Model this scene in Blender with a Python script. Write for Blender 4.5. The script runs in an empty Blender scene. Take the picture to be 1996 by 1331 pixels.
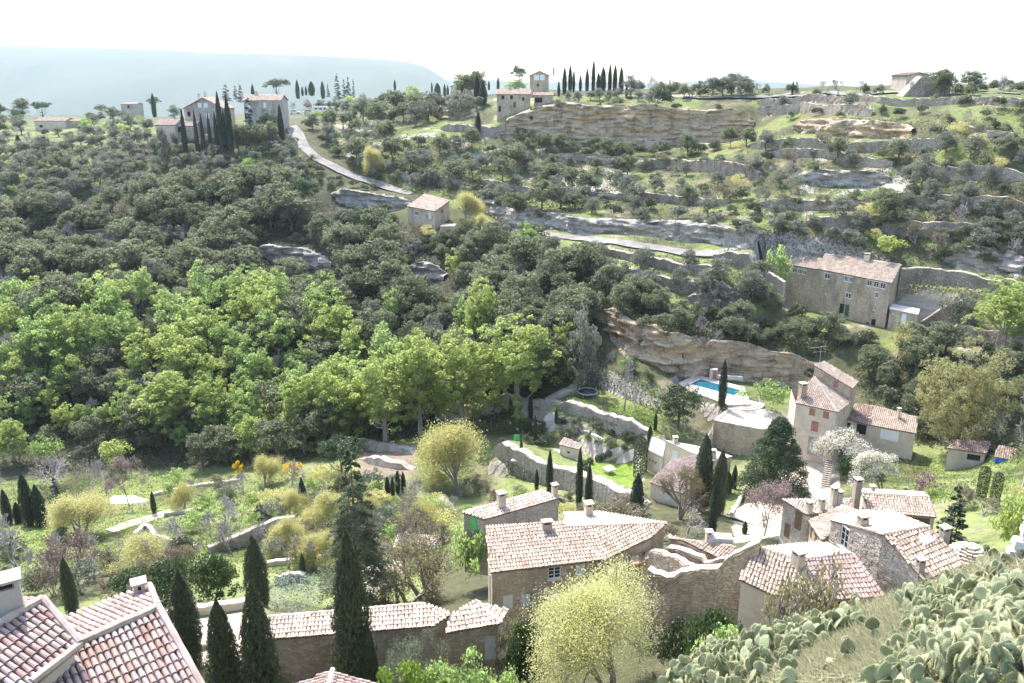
import bpy, math, random
import numpy as np
from mathutils import Vector, Matrix
SC = bpy.context.scene
COL = SC.collection
# ------------------------------------------------------------------ camera, sky, sun, exposure
F = 1600.0; CX, CY = 998.0, 665.5; PITCH = math.radians(17.5)
cam = bpy.data.cameras.new("camera"); cam.sensor_width = 36; cam.lens = F / 1996 * 36
cam.clip_start = .2; cam.clip_end = 30000
camo = bpy.data.objects.new("camera", cam); COL.objects.link(camo)
camo.location = (0, 0, 0); camo.rotation_euler = (math.radians(90) - PITCH, 0, 0)
SC.camera = camo
SUN_EL, SUN_AZ = math.radians(56), math.radians(-27)      # azimuth measured from +Y towards +X
world = bpy.data.worlds.new("World"); SC.world = world; world.use_nodes = True
wn = world.node_tree
sky = wn.nodes.new('ShaderNodeTexSky'); sky.sky_type = 'NISHITA'; sky.sun_disc = False
sky.sun_elevation = SUN_EL; sky.sun_rotation = SUN_AZ
sky.air_density = 1.0; sky.dust_density = 2.2; sky.ozone_density = 1.0
bg = wn.nodes['Background']; wn.links.new(sky.outputs[0], bg.inputs[0]); bg.inputs[1].default_value = .15
sun = bpy.data.lights.new("sun", 'SUN'); sun.energy = 2.7; sun.angle = math.radians(.53); sun.color = (1, .955, .89)
suno = bpy.data.objects.new("sun", sun); COL.objects.link(suno)
sd = Vector((math.sin(SUN_AZ) * math.cos(SUN_EL), math.cos(SUN_AZ) * math.cos(SUN_EL), math.sin(SUN_EL)))
suno.rotation_euler = (-sd).to_track_quat('-Z', 'Y').to_euler()
suno.location = sd * 300
vs = SC.view_settings; vs.view_transform = 'Standard'; vs.look = 'None'; vs.gamma = 1; vs.use_curve_mapping = False
vs.exposure = 1.82
cy = SC.cycles
cy.use_denoising = True; cy.max_bounces = 8; cy.diffuse_bounces = 5; cy.glossy_bounces = 2; cy.transmission_bounces = 5
cy.volume_bounces = 1; cy.transparent_max_bounces = 4; cy.sample_clamp_indirect = 6
try: cy.denoiser = 'OPENIMAGEDENOISE'; cy.denoising_prefilter = 'ACCURATE'
except Exception: pass
SC.render.use_persistent_data = False

rng = np.random.default_rng(7); rnd = random.Random(11)
# ------------------------------------------------------------------ pixel <-> world
cp, sp = math.cos(PITCH), math.sin(PITCH)
def ray(px, py):
    dx, dy = (px - CX) / F, (CY - py) / F
    return np.array([dx, cp + dy * sp, -sp + dy * cp])
def project(p):
    p = np.asarray(p, float)
    d = p[..., 1] * cp - p[..., 2] * sp; u = p[..., 1] * sp + p[..., 2] * cp
    d = np.where(np.abs(d) < 1e-6, 1e-6, d)
    return np.stack([CX + F * p[..., 0] / d, CY - F * u / d, d], -1)
def P(px, py, z):                      # point of the sight line at height z
    r = ray(px, py); return r * (z / r[2])
def PY(px, py, y):                     # point of the sight line at distance y
    r = ray(px, py); return r * (y / r[1])
def PD(px, py, d): return ray(px, py) * d
class Plane:
    def __init__(s, a, b, c):
        s.o = np.array(a, float); n = np.cross(np.array(b) - s.o, np.array(c) - s.o); n /= np.linalg.norm(n)
        s.n = n if n[2] >= 0 else -n
    def px(s, px, py):
        r = ray(px, py); return r * (s.o @ s.n) / (r @ s.n)
    def z(s, x, y): return s.o[2] - (s.n[0] * (x - s.o[0]) + s.n[1] * (y - s.o[1])) / s.n[2]
def slope(a, b, pitch, away=True):
    """plane through the level-ish line a-b, rising (pitch>0) or falling (pitch<0) away from the camera"""
    a, b = np.array(a, float), np.array(b, float)
    d = b - a; h = np.array([-d[1], d[0], 0.]); h /= np.linalg.norm(h)
    if (h @ np.array([a[0], a[1], 0])) < 0: h = -h
    return Plane(a, b, a + h + np.array([0, 0, math.tan(math.radians(pitch))]))
def slope_dir(a, b, pitch, hd):
    a, b = np.array(a, float), np.array(b, float)
    d = b - a; h = np.array([-d[1], d[0], 0.]); h /= np.linalg.norm(h)
    if h @ np.array([hd[0], hd[1], 0]) < 0: h = -h
    return Plane(a, b, a + h + np.array([0, 0, math.tan(math.radians(pitch))]))
# ------------------------------------------------------------------ noise
def vnoise(x, y, seed=0):
    x = np.asarray(x, float); y = np.asarray(y, float)
    xi, yi = np.floor(x).astype(np.int64), np.floor(y).astype(np.int64); fx, fy = x - xi, y - yi
    fx = fx * fx * (3 - 2 * fx); fy = fy * fy * (3 - 2 * fy)
    def h(a, b):
        n = (a * 374761393 + b * 668265263 + seed * 1442695041) & 0xffffffff
        n = ((n ^ (n >> 13)) * 1274126177) & 0xffffffff
        return ((n ^ (n >> 16)) & 0xffff) / 65535.
    return (h(xi, yi) * (1 - fx) + h(xi + 1, yi) * fx) * (1 - fy) + (h(xi, yi + 1) * (1 - fx) + h(xi + 1, yi + 1) * fx) * fy
def fbm(x, y, o=4, seed=0):
    s = 0; a = .5; t = 0
    for k in range(o):
        s = s + a * vnoise(x * 2 ** k, y * 2 ** k, seed + k * 17); t += a; a *= .5
    return s / t
# ------------------------------------------------------------------ materials
def nmat(name):
    m = bpy.data.materials.new(name); m.use_nodes = True
    nt = m.node_tree; b = nt.nodes['Principled BSDF']; b.inputs['Roughness'].default_value = .85
    b.inputs['Specular IOR Level'].default_value = .25
    return m, nt, b
def N(nt, t, **k):
    n = nt.nodes.new(t)
    for a, v in k.items():
        if hasattr(n, a): setattr(n, a, v)
        else: n.inputs[a.replace('_', ' ')].default_value = v
    return n
def rgb(c): return (c[0], c[1], c[2], 1)
def ramp(nt, fac, stops):
    r = N(nt, 'ShaderNodeValToRGB'); e = r.color_ramp.elements
    while len(e) < len(stops): e.new(.5)
    for el, (p, c) in zip(e, stops): el.position = p; el.color = rgb(c)
    nt.links.new(fac, r.inputs[0]); return r.outputs[0]
def mixc(nt, fac, a, b, mode='MIX'):
    m = N(nt, 'ShaderNodeMix', data_type='RGBA', blend_type=mode)
    if isinstance(fac, float): m.inputs[0].default_value = fac
    else: nt.links.new(fac, m.inputs[0])
    for s, v in ((6, a), (7, b)):
        if isinstance(v, tuple): m.inputs[s].default_value = rgb(v)
        else: nt.links.new(v, m.inputs[s])
    return m.outputs[2]
def math_(nt, op, a, b=None, clamp=False):
    m = N(nt, 'ShaderNodeMath', operation=op); m.use_clamp = clamp
    for i, v in ((0, a), (1, b)):
        if v is None: continue
        if isinstance(v, (int, float)): m.inputs[i].default_value = v
        else: nt.links.new(v, m.inputs[i])
    return m.outputs[0]
def noise(nt, scale, detail=4, rough=.6, coord='Object', vec=None, stretch=None):
    n = N(nt, 'ShaderNodeTexNoise'); n.inputs['Scale'].default_value = scale
    n.inputs['Detail'].default_value = detail; n.inputs['Roughness'].default_value = rough
    if vec is None:
        g = N(nt, 'ShaderNodeNewGeometry'); vec = g.outputs['Position']
    if stretch:
        mp = N(nt, 'ShaderNodeMapping'); mp.inputs['Scale'].default_value = stretch
        nt.links.new(vec, mp.inputs[0]); vec = mp.outputs[0]
    nt.links.new(vec, n.inputs['Vector']); return n.outputs[0]
def bump(nt, b, h, strength=.5, dist=.05):
    k = N(nt, 'ShaderNodeBump'); k.inputs['Strength'].default_value = strength; k.inputs['Distance'].default_value = dist
    nt.links.new(h, k.inputs['Height']); nt.links.new(k.outputs[0], b.inputs['Normal'])
def leaf_mat(name, cols, transl=.4, hue=.5, gloss=.35, tv=1.6):
    """cols: dark..light leaf colours, spread leaf by leaf and tree by tree"""
    m = bpy.data.materials.new(name); m.use_nodes = True; nt = m.node_tree; nt.nodes.clear()
    out = N(nt, 'ShaderNodeOutputMaterial'); g = N(nt, 'ShaderNodeNewGeometry'); oi = N(nt, 'ShaderNodeObjectInfo')
    f = math_(nt, 'ADD', math_(nt, 'MULTIPLY', g.outputs['Random Per Island'], .55), math_(nt, 'MULTIPLY', oi.outputs['Random'], .45))
    c = ramp(nt, f, [(i / (len(cols) - 1), q) for i, q in enumerate(cols)])
    d = N(nt, 'ShaderNodeBsdfPrincipled'); d.inputs['Roughness'].default_value = .55; d.inputs['Specular IOR Level'].default_value = gloss
    nt.links.new(c, d.inputs['Base Color'])
    t = N(nt, 'ShaderNodeBsdfTranslucent')
    hs = N(nt, 'ShaderNodeHueSaturation'); hs.inputs['Saturation'].default_value = 1.05; hs.inputs['Value'].default_value = tv; hs.inputs['Hue'].default_value = .495
    nt.links.new(c, hs.inputs['Color']); nt.links.new(hs.outputs[0], t.inputs[0])
    mx = N(nt, 'ShaderNodeMixShader'); mx.inputs[0].default_value = transl
    nt.links.new(d.outputs[0], mx.inputs[1]); nt.links.new(t.outputs[0], mx.inputs[2]); nt.links.new(mx.outputs[0], out.inputs[0])
    return m
def noisy(name, a, b, scale=1.5, rough=.85, detail=5, bmp=0., bs=8., mid=(.35, .65)):
    m, nt, bs_ = nmat(name)
    c = ramp(nt, noise(nt, scale, detail), [(mid[0], a), (mid[1], b)])
    nt.links.new(c, bs_.inputs['Base Color']); bs_.inputs['Roughness'].default_value = rough
    if bmp: bump(nt, bs_, noise(nt, bs, 6), bmp, .06)
    return m
def stone_mat(name, a, b, mortar, scale=3.2, flat=1.7):
    """rubble masonry: cells flattened into courses, stained in large patches"""
    m, nt, bs_ = nmat(name)
    g = N(nt, 'ShaderNodeNewGeometry')
    mp = N(nt, 'ShaderNodeMapping'); mp.inputs['Scale'].default_value = (1, 1, flat); nt.links.new(g.outputs['Position'], mp.inputs[0])
    v = N(nt, 'ShaderNodeTexVoronoi'); v.inputs['Scale'].default_value = scale; nt.links.new(mp.outputs[0], v.inputs['Vector'])
    ve = N(nt, 'ShaderNodeTexVoronoi', feature='DISTANCE_TO_EDGE'); ve.inputs['Scale'].default_value = scale; nt.links.new(mp.outputs[0], ve.inputs['Vector'])
    sep = N(nt, 'ShaderNodeSeparateColor'); nt.links.new(v.outputs['Color'], sep.inputs[0])
    c = ramp(nt, sep.outputs[0], [(0, a), (.6, tuple((np.array(a) + np.array(b)) / 2)), (1, b)])
    e = ramp(nt, ve.outputs['Distance'], [(.02, (1, 1, 1)), (.09, (0, 0, 0))])
    c = mixc(nt, e, c, mortar)
    st = ramp(nt, noise(nt, .45, 6, .65, stretch=(1, 1, .5)), [(.35, (.62, .6, .57)), (.55, (1, 1, 1)), (.75, (1.12, 1.08, 1.0))])
    c = mixc(nt, 1.0, c, st, 'MULTIPLY')
    nt.links.new(c, bs_.inputs['Base Color'])
    h = math_(nt, 'ADD', math_(nt, 'MINIMUM', ve.outputs['Distance'], .12), math_(nt, 'MULTIPLY', noise(nt, 9, 5), .12))
    bump(nt, bs_, h, .8, .25)
    return m
def tile_mat(name, stops, obj=False):
    m, nt, b = nmat(name)
    if obj: f = N(nt, 'ShaderNodeObjectInfo').outputs['Random']
    else: f = N(nt, 'ShaderNodeNewGeometry').outputs['Random Per Island']
    c = ramp(nt, f, stops)
    l = ramp(nt, noise(nt, 1.1, 6, .7), [(.42, (.72, .7, .68)), (.6, (1, 1, 1)), (.75, (1.1, 1.08, 1.02))])
    c = mixc(nt, 1.0, c, l, 'MULTIPLY')
    c = mixc(nt, ramp(nt, noise(nt, 14, 4), [(.56, (0, 0, 0)), (.68, (.55, .55, .55))]), c, (.3, .27, .22))
    nt.links.new(c, b.inputs['Base Color']); b.inputs['Roughness'].default_value = .8
    return m
MT = {}
MT['stone'] = stone_mat('warm rubble stone', (.42, .33, .23), (.62, .51, .38), (.46, .38, .29))
MT['stone_grey'] = stone_mat('grey rubble stone', (.38, .33, .28), (.58, .51, .43), (.42, .37, .31))
MT['drystone'] = stone_mat('dry stone', (.33, .28, .22), (.53, .46, .37), (.14, .12, .095), 2.6, 2.0)
MT['plaster'] = noisy('old lime plaster', (.50, .41, .31), (.64, .55, .44), .8, .9, 6, .2, 10)
MT['plaster_grey'] = noisy('grey render', (.40, .34, .29), (.52, .45, .38), .7, .9, 6, .2, 10)
TS = [(0, (.34, .26, .205)), (.2, (.42, .335, .27)), (.5, (.47, .39, .32)), (.8, (.52, .445, .365)), (1, (.43, .32, .26))]
MT['tile'] = tile_mat('weathered canal tile', TS)
MT['tile_pale'] = tile_mat('pale canal tile', [(0, (.42, .33, .27)), (.4, (.57, .485, .405)), (.8, (.65, .58, .49)), (1, (.55, .42, .33))])  # bleached roofs, and a back slope coloured as if lit brighter
MT['tile_brown'] = tile_mat('brown canal tile', [(0, (.2, .13, .1)), (.5, (.33, .24, .19)), (1, (.42, .33, .27))])
MT['tile_obj'] = tile_mat('rosy canal tile', [(0, (.33, .215, .185)), (.2, (.40, .285, .25)), (.45, (.36, .285, .28)), (.7, (.44, .345, .30)), (.88, (.32, .275, .28)), (1, (.49, .40, .33))], True)
MT['tile_rosy'] = tile_mat('rosy canal tile run', [(0, (.33, .215, .185)), (.2, (.40, .285, .25)), (.45, (.36, .285, .28)), (.7, (.44, .345, .30)), (.88, (.32, .275, .28)), (1, (.49, .40, .33))])
MT['lauze'] = tile_mat('flat stone roof slab', [(0, (.34, .29, .23)), (.5, (.52, .46, .38)), (1, (.62, .56, .47))])
MT['mortar'] = noisy('roof mortar', (.30, .24, .19), (.44, .36, .29), 3)
MT['channel'] = noisy('tile channel', (.16, .11, .085), (.25, .18, .14), 3)
MT['white'] = noisy('white paint', (.74, .73, .70), (.8, .79, .76), 3, .6)
MT['pale_shutter'] = noisy('pale grey shutter paint', (.56, .56, .54), (.66, .66, .63), 2, .6)
MT['red_shutter'] = noisy('faded red shutter paint', (.33, .13, .11), (.40, .175, .15), 2, .6)
MT['brown_wood'] = noisy('brown wood', (.13, .075, .05), (.2, .12, .08), 3, .7)
MT['green_paint'] = noisy('dark green paint', (.05, .11, .06), (.07, .15, .08), 3, .6)
MT['grey_wood'] = noisy('weathered grey wood', (.3, .28, .27), (.4, .38, .37), 3, .7)
MT['lime_paint'] = noisy('bright green paint', (.12, .52, .16), (.15, .6, .2), 3, .6)
MT['blue_tarp'] = noisy('blue tarpaulin', (.02, .14, .55), (.03, .2, .66), 2, .5, 5, .4, 3)
MT['metal'] = noisy('dull zinc', (.33, .34, .36), (.42, .43, .45), 2, .5)
MT['black'] = noisy('black net', (.015, .015, .017), (.025, .025, .028), 3)
m, nt, b = nmat('dark glass'); b.inputs['Base Color'].default_value = (.025, .03, .035, 1); b.inputs['Roughness'].default_value = .12; b.inputs['Specular IOR Level'].default_value = .5; MT['glass'] = m
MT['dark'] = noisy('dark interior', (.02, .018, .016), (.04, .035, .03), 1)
m, nt, b = nmat('pool water'); c = ramp(nt, noise(nt, .9, 4), [(.3, (.010, .085, .12)), (.7, (.016, .115, .155))]); nt.links.new(c, b.inputs['Base Color'])
b.inputs['Roughness'].default_value = .06; b.inputs['Specular IOR Level'].default_value = .5; bump(nt, b, noise(nt, 2.2, 3), .15, .05); MT['water'] = m
m, nt, b = nmat('cloudy pond water'); c = ramp(nt, noise(nt, .5, 5), [(.3, (.26, .34, .32)), (.7, (.42, .5, .46))]); nt.links.new(c, b.inputs['Base Color']); b.inputs['Roughness'].default_value = .25; MT['pond'] = m
MT['paving'] = noisy('pale paving', (.33, .295, .25), (.45, .405, .35), 1.2, .85, 6, .15, 6)
MT['gravel'] = noisy('gravel', (.36, .305, .24), (.48, .415, .34), .6, .95, 8, .3, 12)
MT['asphalt'] = noisy('dusty limestone road', (.15, .142, .13), (.26, .245, .225), .35, .9, 7)
MT['concrete'] = noisy('pale concrete', (.52, .47, .41), (.64, .58, .51), 1, .85)
MT['bark'] = noisy('bark', (.10, .08, .065), (.2, .165, .135), 5, .9, 5, .4, 14)
MT['bark_pale'] = noisy('pale bark', (.22, .19, .16), (.34, .3, .26), 5, .9, 5, .3, 14)
MT['twig'] = noisy('grey twig', (.28, .25, .235), (.44, .40, .385), 6)
MT['twig_red'] = noisy('reddish twig', (.24, .17, .155), (.36, .27, .25), 6)
def rock_mat(name, a, b, dark, orange):
    m, nt, bs_ = nmat(name)
    s = noise(nt, 1.0, 9, .72, stretch=(.16, .16, 2.6)); s2 = noise(nt, 1.0, 6, .6, stretch=(.05, .05, .8))
    c = ramp(nt, s, [(.26, dark), (.36, a), (.52, b), (.64, a), (.8, b)])
    c = mixc(nt, ramp(nt, s2, [(.48, (0, 0, 0)), (.62, (.8, .8, .8))]), c, orange)
    v = N(nt, 'ShaderNodeTexVoronoi', feature='DISTANCE_TO_EDGE'); v.inputs['Scale'].default_value = .55; g = N(nt, 'ShaderNodeNewGeometry'); mp = N(nt, 'ShaderNodeMapping'); mp.inputs['Scale'].default_value = (1, 1, 2.2); nt.links.new(g.outputs['Position'], mp.inputs[0])
    nn = N(nt, 'ShaderNodeTexNoise'); nn.inputs['Scale'].default_value = .8; nt.links.new(mp.outputs[0], nn.inputs['Vector']); mv = N(nt, 'ShaderNodeMix', data_type='VECTOR'); mv.inputs[0].default_value = .35; nt.links.new(mp.outputs[0], mv.inputs[4]); nt.links.new(nn.outputs['Color'], mv.inputs[5]); nt.links.new(mv.outputs[1], v.inputs['Vector'])
    ck = ramp(nt, v.outputs['Distance'], [(.0, (.45, .42, .4)), (.035, (1, 1, 1))]); c = mixc(nt, .8, c, ck, 'MULTIPLY')
    st = ramp(nt, noise(nt, .35, 7, .72, stretch=(1, 1, .3)), [(.34, (.55, .53, .53)), (.5, (1, 1, 1)), (.7, (1.12, 1.08, 1.0))]); c = mixc(nt, 1.0, c, st, 'MULTIPLY')
    nt.links.new(c, bs_.inputs['Base Color'])
    h = math_(nt, 'ADD', math_(nt, 'ADD', s, math_(nt, 'MULTIPLY', noise(nt, 2.4, 7, .7), .6)), math_(nt, 'MINIMUM', v.outputs['Distance'], .06)); bump(nt, bs_, h, 1., .7)
    return m
MT['rock'] = rock_mat('ochre limestone', (.52, .41, .29), (.68, .55, .39), (.26, .19, .13), (.62, .40, .21))
MT['rock_grey'] = rock_mat('grey limestone', (.40, .36, .32), (.56, .51, .45), (.21, .185, .165), (.50, .43, .35))
# leaves (dark .. light)
MT['oak'] = leaf_mat('holm oak leaves', [(.080, .097, .052), (.116, .134, .076), (.150, .165, .103)], .48, gloss=.4, tv=2.1)
MT['olive'] = leaf_mat('olive leaves', [(.115, .130, .095), (.155, .168, .125), (.20, .21, .16)], .38)
MT['spring'] = leaf_mat('new spring leaves', [(.125, .178, .062), (.175, .235, .088), (.225, .285, .125)], .58, tv=2.3)
MT['lime'] = leaf_mat('yellow green leaves', [(.155, .205, .062), (.205, .252, .085), (.255, .295, .12)], .58, tv=2.3)
MT['willow'] = leaf_mat('pale catkins and buds', [(.33, .32, .12), (.43, .415, .175), (.50, .47, .23)], .45)
MT['bud_yellow'] = leaf_mat('yellow buds', [(.32, .335, .12), (.42, .43, .19), (.50, .50, .27)], .5)
MT['old_gold'] = leaf_mat('olive yellow buds', [(.20, .20, .085), (.27, .265, .12), (.33, .318, .16)], .45)
MT['cypress'] = leaf_mat('cypress sprays', [(.026, .040, .020), (.042, .060, .028), (.066, .088, .038)], .15)
MT['cypress_near'] = leaf_mat('cypress sprays with cones', [(.045, .058, .026), (.075, .092, .042), (.13, .145, .072)], .2)
MT['pine'] = leaf_mat('pine needles', [(.035, .058, .03), (.058, .09, .042), (.10, .14, .06)], .25)
MT['cedar'] = leaf_mat('cedar needles', [(.06, .08, .038), (.092, .115, .055), (.13, .15, .075)], .25)
MT['holly'] = leaf_mat('glossy dark leaves', [(.022, .04, .016), (.035, .06, .02), (.06, .09, .03)], .15, gloss=.6)
MT['hedge'] = leaf_mat('clipped hedge leaves', [(.03, .055, .018), (.048, .08, .025), (.075, .115, .035)], .2)
MT['juniper'] = leaf_mat('blue juniper sprays', [(.10, .15, .12), (.15, .2, .165), (.2, .25, .2)], .15)
MT['blossom'] = leaf_mat('white blossom', [(.34, .36, .22), (.56, .54, .46), (.68, .66, .58)], .35)
MT['bud_brown'] = leaf_mat('brownish buds', [(.12, .10, .05), (.17, .15, .075), (.20, .20, .085)], .35)
MT['redbud'] = leaf_mat('dark red leaves', [(.14, .09, .078), (.19, .13, .108), (.22, .17, .14)], .3)
MT['mauve'] = leaf_mat('mauve buds', [(.21, .152, .148), (.28, .212, .20), (.33, .27, .25)], .3)
MT['forsythia'] = leaf_mat('yellow blossom', [(.5, .36, .02), (.62, .46, .03), (.7, .55, .06)], .35)
MT['ivy'] = leaf_mat('ivy leaves', [(.022, .045, .014), (.04, .07, .02), (.06, .1, .03)], .15, gloss=.5)
MT['scrub'] = leaf_mat('scrub leaves', [(.05, .062, .03), (.085, .098, .048), (.13, .135, .07)], .25)
MT['grass'] = leaf_mat('grass blades', [(.08, .14, .02), (.12, .19, .03), (.18, .25, .05)], .45)
MT['drygrass'] = leaf_mat('dry grass blades', [(.21, .225, .10), (.33, .315, .20), (.46, .43, .33)], .4)
MT['pink'] = leaf_mat('pink petals', [(.5, .14, .32), (.6, .24, .42), (.62, .4, .5)], .3)
MT['silver'] = leaf_mat('silvery leaves', [(.12, .145, .095), (.18, .2, .14), (.24, .255, .19)], .25)
# ------------------------------------------------------------------ object helpers
def tag(o, label=None, cat=None, group=None, kind=None):
    if label: o['label'] = label
    if cat: o['category'] = cat
    if group: o['group'] = group
    if kind: o['kind'] = kind
    return o
def empty(name, loc, label, cat, group=None):
    o = bpy.data.objects.new(name, None); COL.objects.link(o); o.location = Vector([float(v) for v in loc])
    o.empty_display_size = .5
    return tag(o, label, cat, group)
def wloc(o):
    v = Vector((0, 0, 0))
    while o is not None: v = v + o.location; o = o.parent
    return v
def mesh_np(name, V, quads=None, tris=None, mats=(), mi=None, smooth=False):
    me = bpy.data.meshes.new(name); V = np.asarray(V, np.float32)
    nq = 0 if quads is None else len(quads); ntr = 0 if tris is None else len(tris)
    me.vertices.add(len(V)); me.vertices.foreach_set('co', V.ravel())
    loops = []
    if nq: loops.append(np.asarray(quads, np.int32).ravel())
    if ntr: loops.append(np.asarray(tris, np.int32).ravel())
    L = np.concatenate(loops); me.loops.add(len(L)); me.loops.foreach_set('vertex_index', L)
    st = np.concatenate([np.arange(nq) * 4, nq * 4 + np.arange(ntr) * 3]).astype(np.int32)
    me.polygons.add(nq + ntr); me.polygons.foreach_set('loop_start', st)
    for m in mats: me.materials.append(m)
    if mi is not None: me.polygons.foreach_set('material_index', np.asarray(mi, np.int32))
    if smooth: me.polygons.foreach_set('use_smooth', np.ones(nq + ntr, bool))
    me.update(calc_edges=True); me.validate()
    return me
def link(name, me, parent=None, loc=None):
    o = bpy.data.objects.new(name, me); COL.objects.link(o)
    if parent is not None: o.parent = parent
    if loc is not None: o.location = Vector([float(v) for v in loc])
    return o
class MB:
    """collects world-space polygons and links them as one mesh object"""
    def __init__(s): s.v = []; s.f = []; s.m = []
    def poly(s, pts, m=0):
        i = len(s.v); s.v += [tuple(float(c) for c in p) for p in pts]; s.f.append(tuple(range(i, i + len(pts)))); s.m.append(m)
    def hexa(s, b, t, m=0):
        n = len(b); i = len(s.v); s.v += [tuple(map(float, p)) for p in b] + [tuple(map(float, p)) for p in t]
        s.f.append(tuple(i + k for k in range(n))[::-1]); s.f.append(tuple(i + n + k for k in range(n))); s.m += [m, m]
        for k in range(n):
            l = (k + 1) % n; s.f.append((i + k, i + l, i + n + l, i + n + k)); s.m.append(m)
    def box(s, c, size, ang=0, m=0, taper=1.):
        c = np.array(c, float); ca, sa = math.cos(ang), math.sin(ang); x, y, z = [q / 2 for q in size]
        q = [(-x, -y), (x, -y), (x, y), (-x, y)]
        s.hexa([c + (a * ca - b_ * sa, a * sa + b_ * ca, -z) for a, b_ in q], [c + ((a * ca - b_ * sa) * taper, (a * sa + b_ * ca) * taper, z) for a, b_ in q], m)
    def obox(s, o, ux, uy, uz, m=0):
        """box from corner o along three edge vectors"""
        o, ux, uy, uz = [np.array(q, float) for q in (o, ux, uy, uz)]
        b = [o, o + ux, o + ux + uy, o + uy]; s.hexa(b, [p + uz for p in b], m)
    def tube(s, pts, rs, n=6, m=0, cap=True):
        pts = [np.array(p, float) for p in pts]; i0 = len(s.v)
        for k, p in enumerate(pts):
            d = pts[min(k + 1, len(pts) - 1)] - pts[max(k - 1, 0)]; d = d / (np.linalg.norm(d) + 1e-9)
            a = np.cross(d, [0, 0, 1.] if abs(d[2]) < .9 else [1., 0, 0]); a /= np.linalg.norm(a); b = np.cross(d, a)
            r = rs[k] if hasattr(rs, '__len__') else rs
            for j in range(n):
                t = 2 * math.pi * j / n; s.v.append(tuple(p + r * (math.cos(t) * a + math.sin(t) * b)))
        for k in range(len(pts) - 1):
            for j in range(n):
                l = (j + 1) % n; s.f.append((i0 + k * n + j, i0 + k * n + l, i0 + (k + 1) * n + l, i0 + (k + 1) * n + j)); s.m.append(m)
        if cap:
            s.f.append(tuple(i0 + j for j in range(n))[::-1]); s.f.append(tuple(i0 + (len(pts) - 1) * n + j for j in range(n))); s.m += [m, m]
    def lathe(s, c, prof, n=12, m=0, sx=1., sy=1.):
        i0 = len(s.v)
        for r, z in prof:
            for j in range(n):
                t = 2 * math.pi * j / n; s.v.append((c[0] + r * sx * math.cos(t), c[1] + r * sy * math.sin(t), c[2] + z))
        for k in range(len(prof) - 1):
            for j in range(n):
                l = (j + 1) % n; s.f.append((i0 + k * n + j, i0 + k * n + l, i0 + (k + 1) * n + l, i0 + (k + 1) * n + j)); s.m.append(m)
        s.f.append(tuple(i0 + j for j in range(n))[::-1]); s.f.append(tuple(i0 + (len(prof) - 1) * n + j for j in range(n))); s.m += [m, m]
    def mesh(s, name, mats, off=(0, 0, 0), smooth=False):
        me = bpy.data.meshes.new(name); o = np.array(off)
        me.from_pydata([tuple(np.array(v) - o) for v in s.v], [], s.f)
        for q in (mats if isinstance(mats, (list, tuple)) else [mats]): me.materials.append(q)
        me.polygons.foreach_set('material_index', s.m)
        if smooth: me.polygons.foreach_set('use_smooth', [True] * len(s.f))
        me.update(); return me
    def build(s, name, mats, parent=None, origin=None, smooth=False):
        off = wloc(parent) if parent is not None else (Vector(origin) if origin is not None else Vector((0, 0, 0)))
        me = s.mesh(name, mats, tuple(off), smooth)
        return link(name, me, parent, None if parent is not None else off)
# ------------------------------------------------------------------ terrain heights from surveyed points
CTRL = []
def c_(*a):
    for px, py, z in a: CTRL.append(P(px, py, z))
def cy_(*a):
    for px, py, y in a: CTRL.append(PY(px, py, y))
def cd_(*a):
    for px, py, d in a: CTRL.append(PD(px, py, d))
cd_((1996,1331,9.5),(1750,1331,13),(1500,1331,17),(1330,1331,20.5),(1996,1200,12),(1800,1200,15.5),(1600,1240,20),(1420,1275,23),(1900,1110,18),(1985,1085,17),(1780,1170,19.5),(1660,1200,20.5),(1720,1262,28),(1800,1245,27),(1600,1292,29),(1900,1200,26),(1970,1180,25),(1500,1340,30))
for q in ((3,3,-7.5),(7,3,-6.5),(1,7,-9.5),(5,6.5,-8.2),(14,6,-6),(-3,5,-10),(-12,8,-15),(-3,14,-18),(-25,5,-14),(16,14,-7),(22,18,-6),(35,28,-12),(45,38,-20),(60,55,-27),
          (15,31,-27),(20,33,-28),(26,36,-28),(24,43,-34.5),(16,42,-34),(30,52,-35),(36,48,-33),(45,60,-36),(10,45.5,-34.6),(14,45,-34.2),(0,50,-38.2),(7,52,-38),(-4,48,-37.8),
          (-10,38,-36.5),(-16,39,-36),(-4,40,-37),(2,36,-34),(7,30,-30),(4,24,-25),(-2,28,-30),(-10,20,-23),(-15,24,-24),(-14,30,-28),(-20,28,-27),(-30,30,-30),(-22,44,-33.5),(-17,45,-34),(-15,48,-37),(-28,46,-38),
          (9,60,-42),(16,60,-43),(24,62,-42.5),(26,70,-44),(33,66,-43),(42,75,-45),(50,90,-47),(65,80,-42),(70,100,-43),(85,110,-41.5),
          (-80,60,-48),(-60,40,-38),(-90,90,-58),(-110,120,-64)): CTRL.append(np.array(q, float))
c_((1480,1010,-50.5),(1600,930,-53.5),(1600,970,-52.5),(1580,880,-53.2),(1500,950,-54),(1440,885,-55.3),(1380,885,-55),(1470,905,-55),(1470,1045,-47.5),(1885,915,-50),(1840,935,-49.8),(1860,870,-51),(1730,880,-52),(1960,900,-47))
c_((1050,815,-56),(1050,890,-56),(1180,800,-52),(1120,780,-52),(1250,830,-52),(1400,755,-50),(1370,738,-50),(1200,960,-53),(1100,985,-53),(1300,930,-54.5),(1000,960,-57),(900,960,-60),(1370,960,-54))
cy_((1300,650,141.5),(1180,600,152),(1230,640,147),(1450,640,145),(1560,660,143))
c_((1560,745,-50.5),(1640,760,-50),(1480,735,-50.3))
cy_((1700,765,128),(1760,700,131),(1650,632,145),(1900,655,135),(1550,640,147),(1996,640,131),(1940,760,117))
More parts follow.
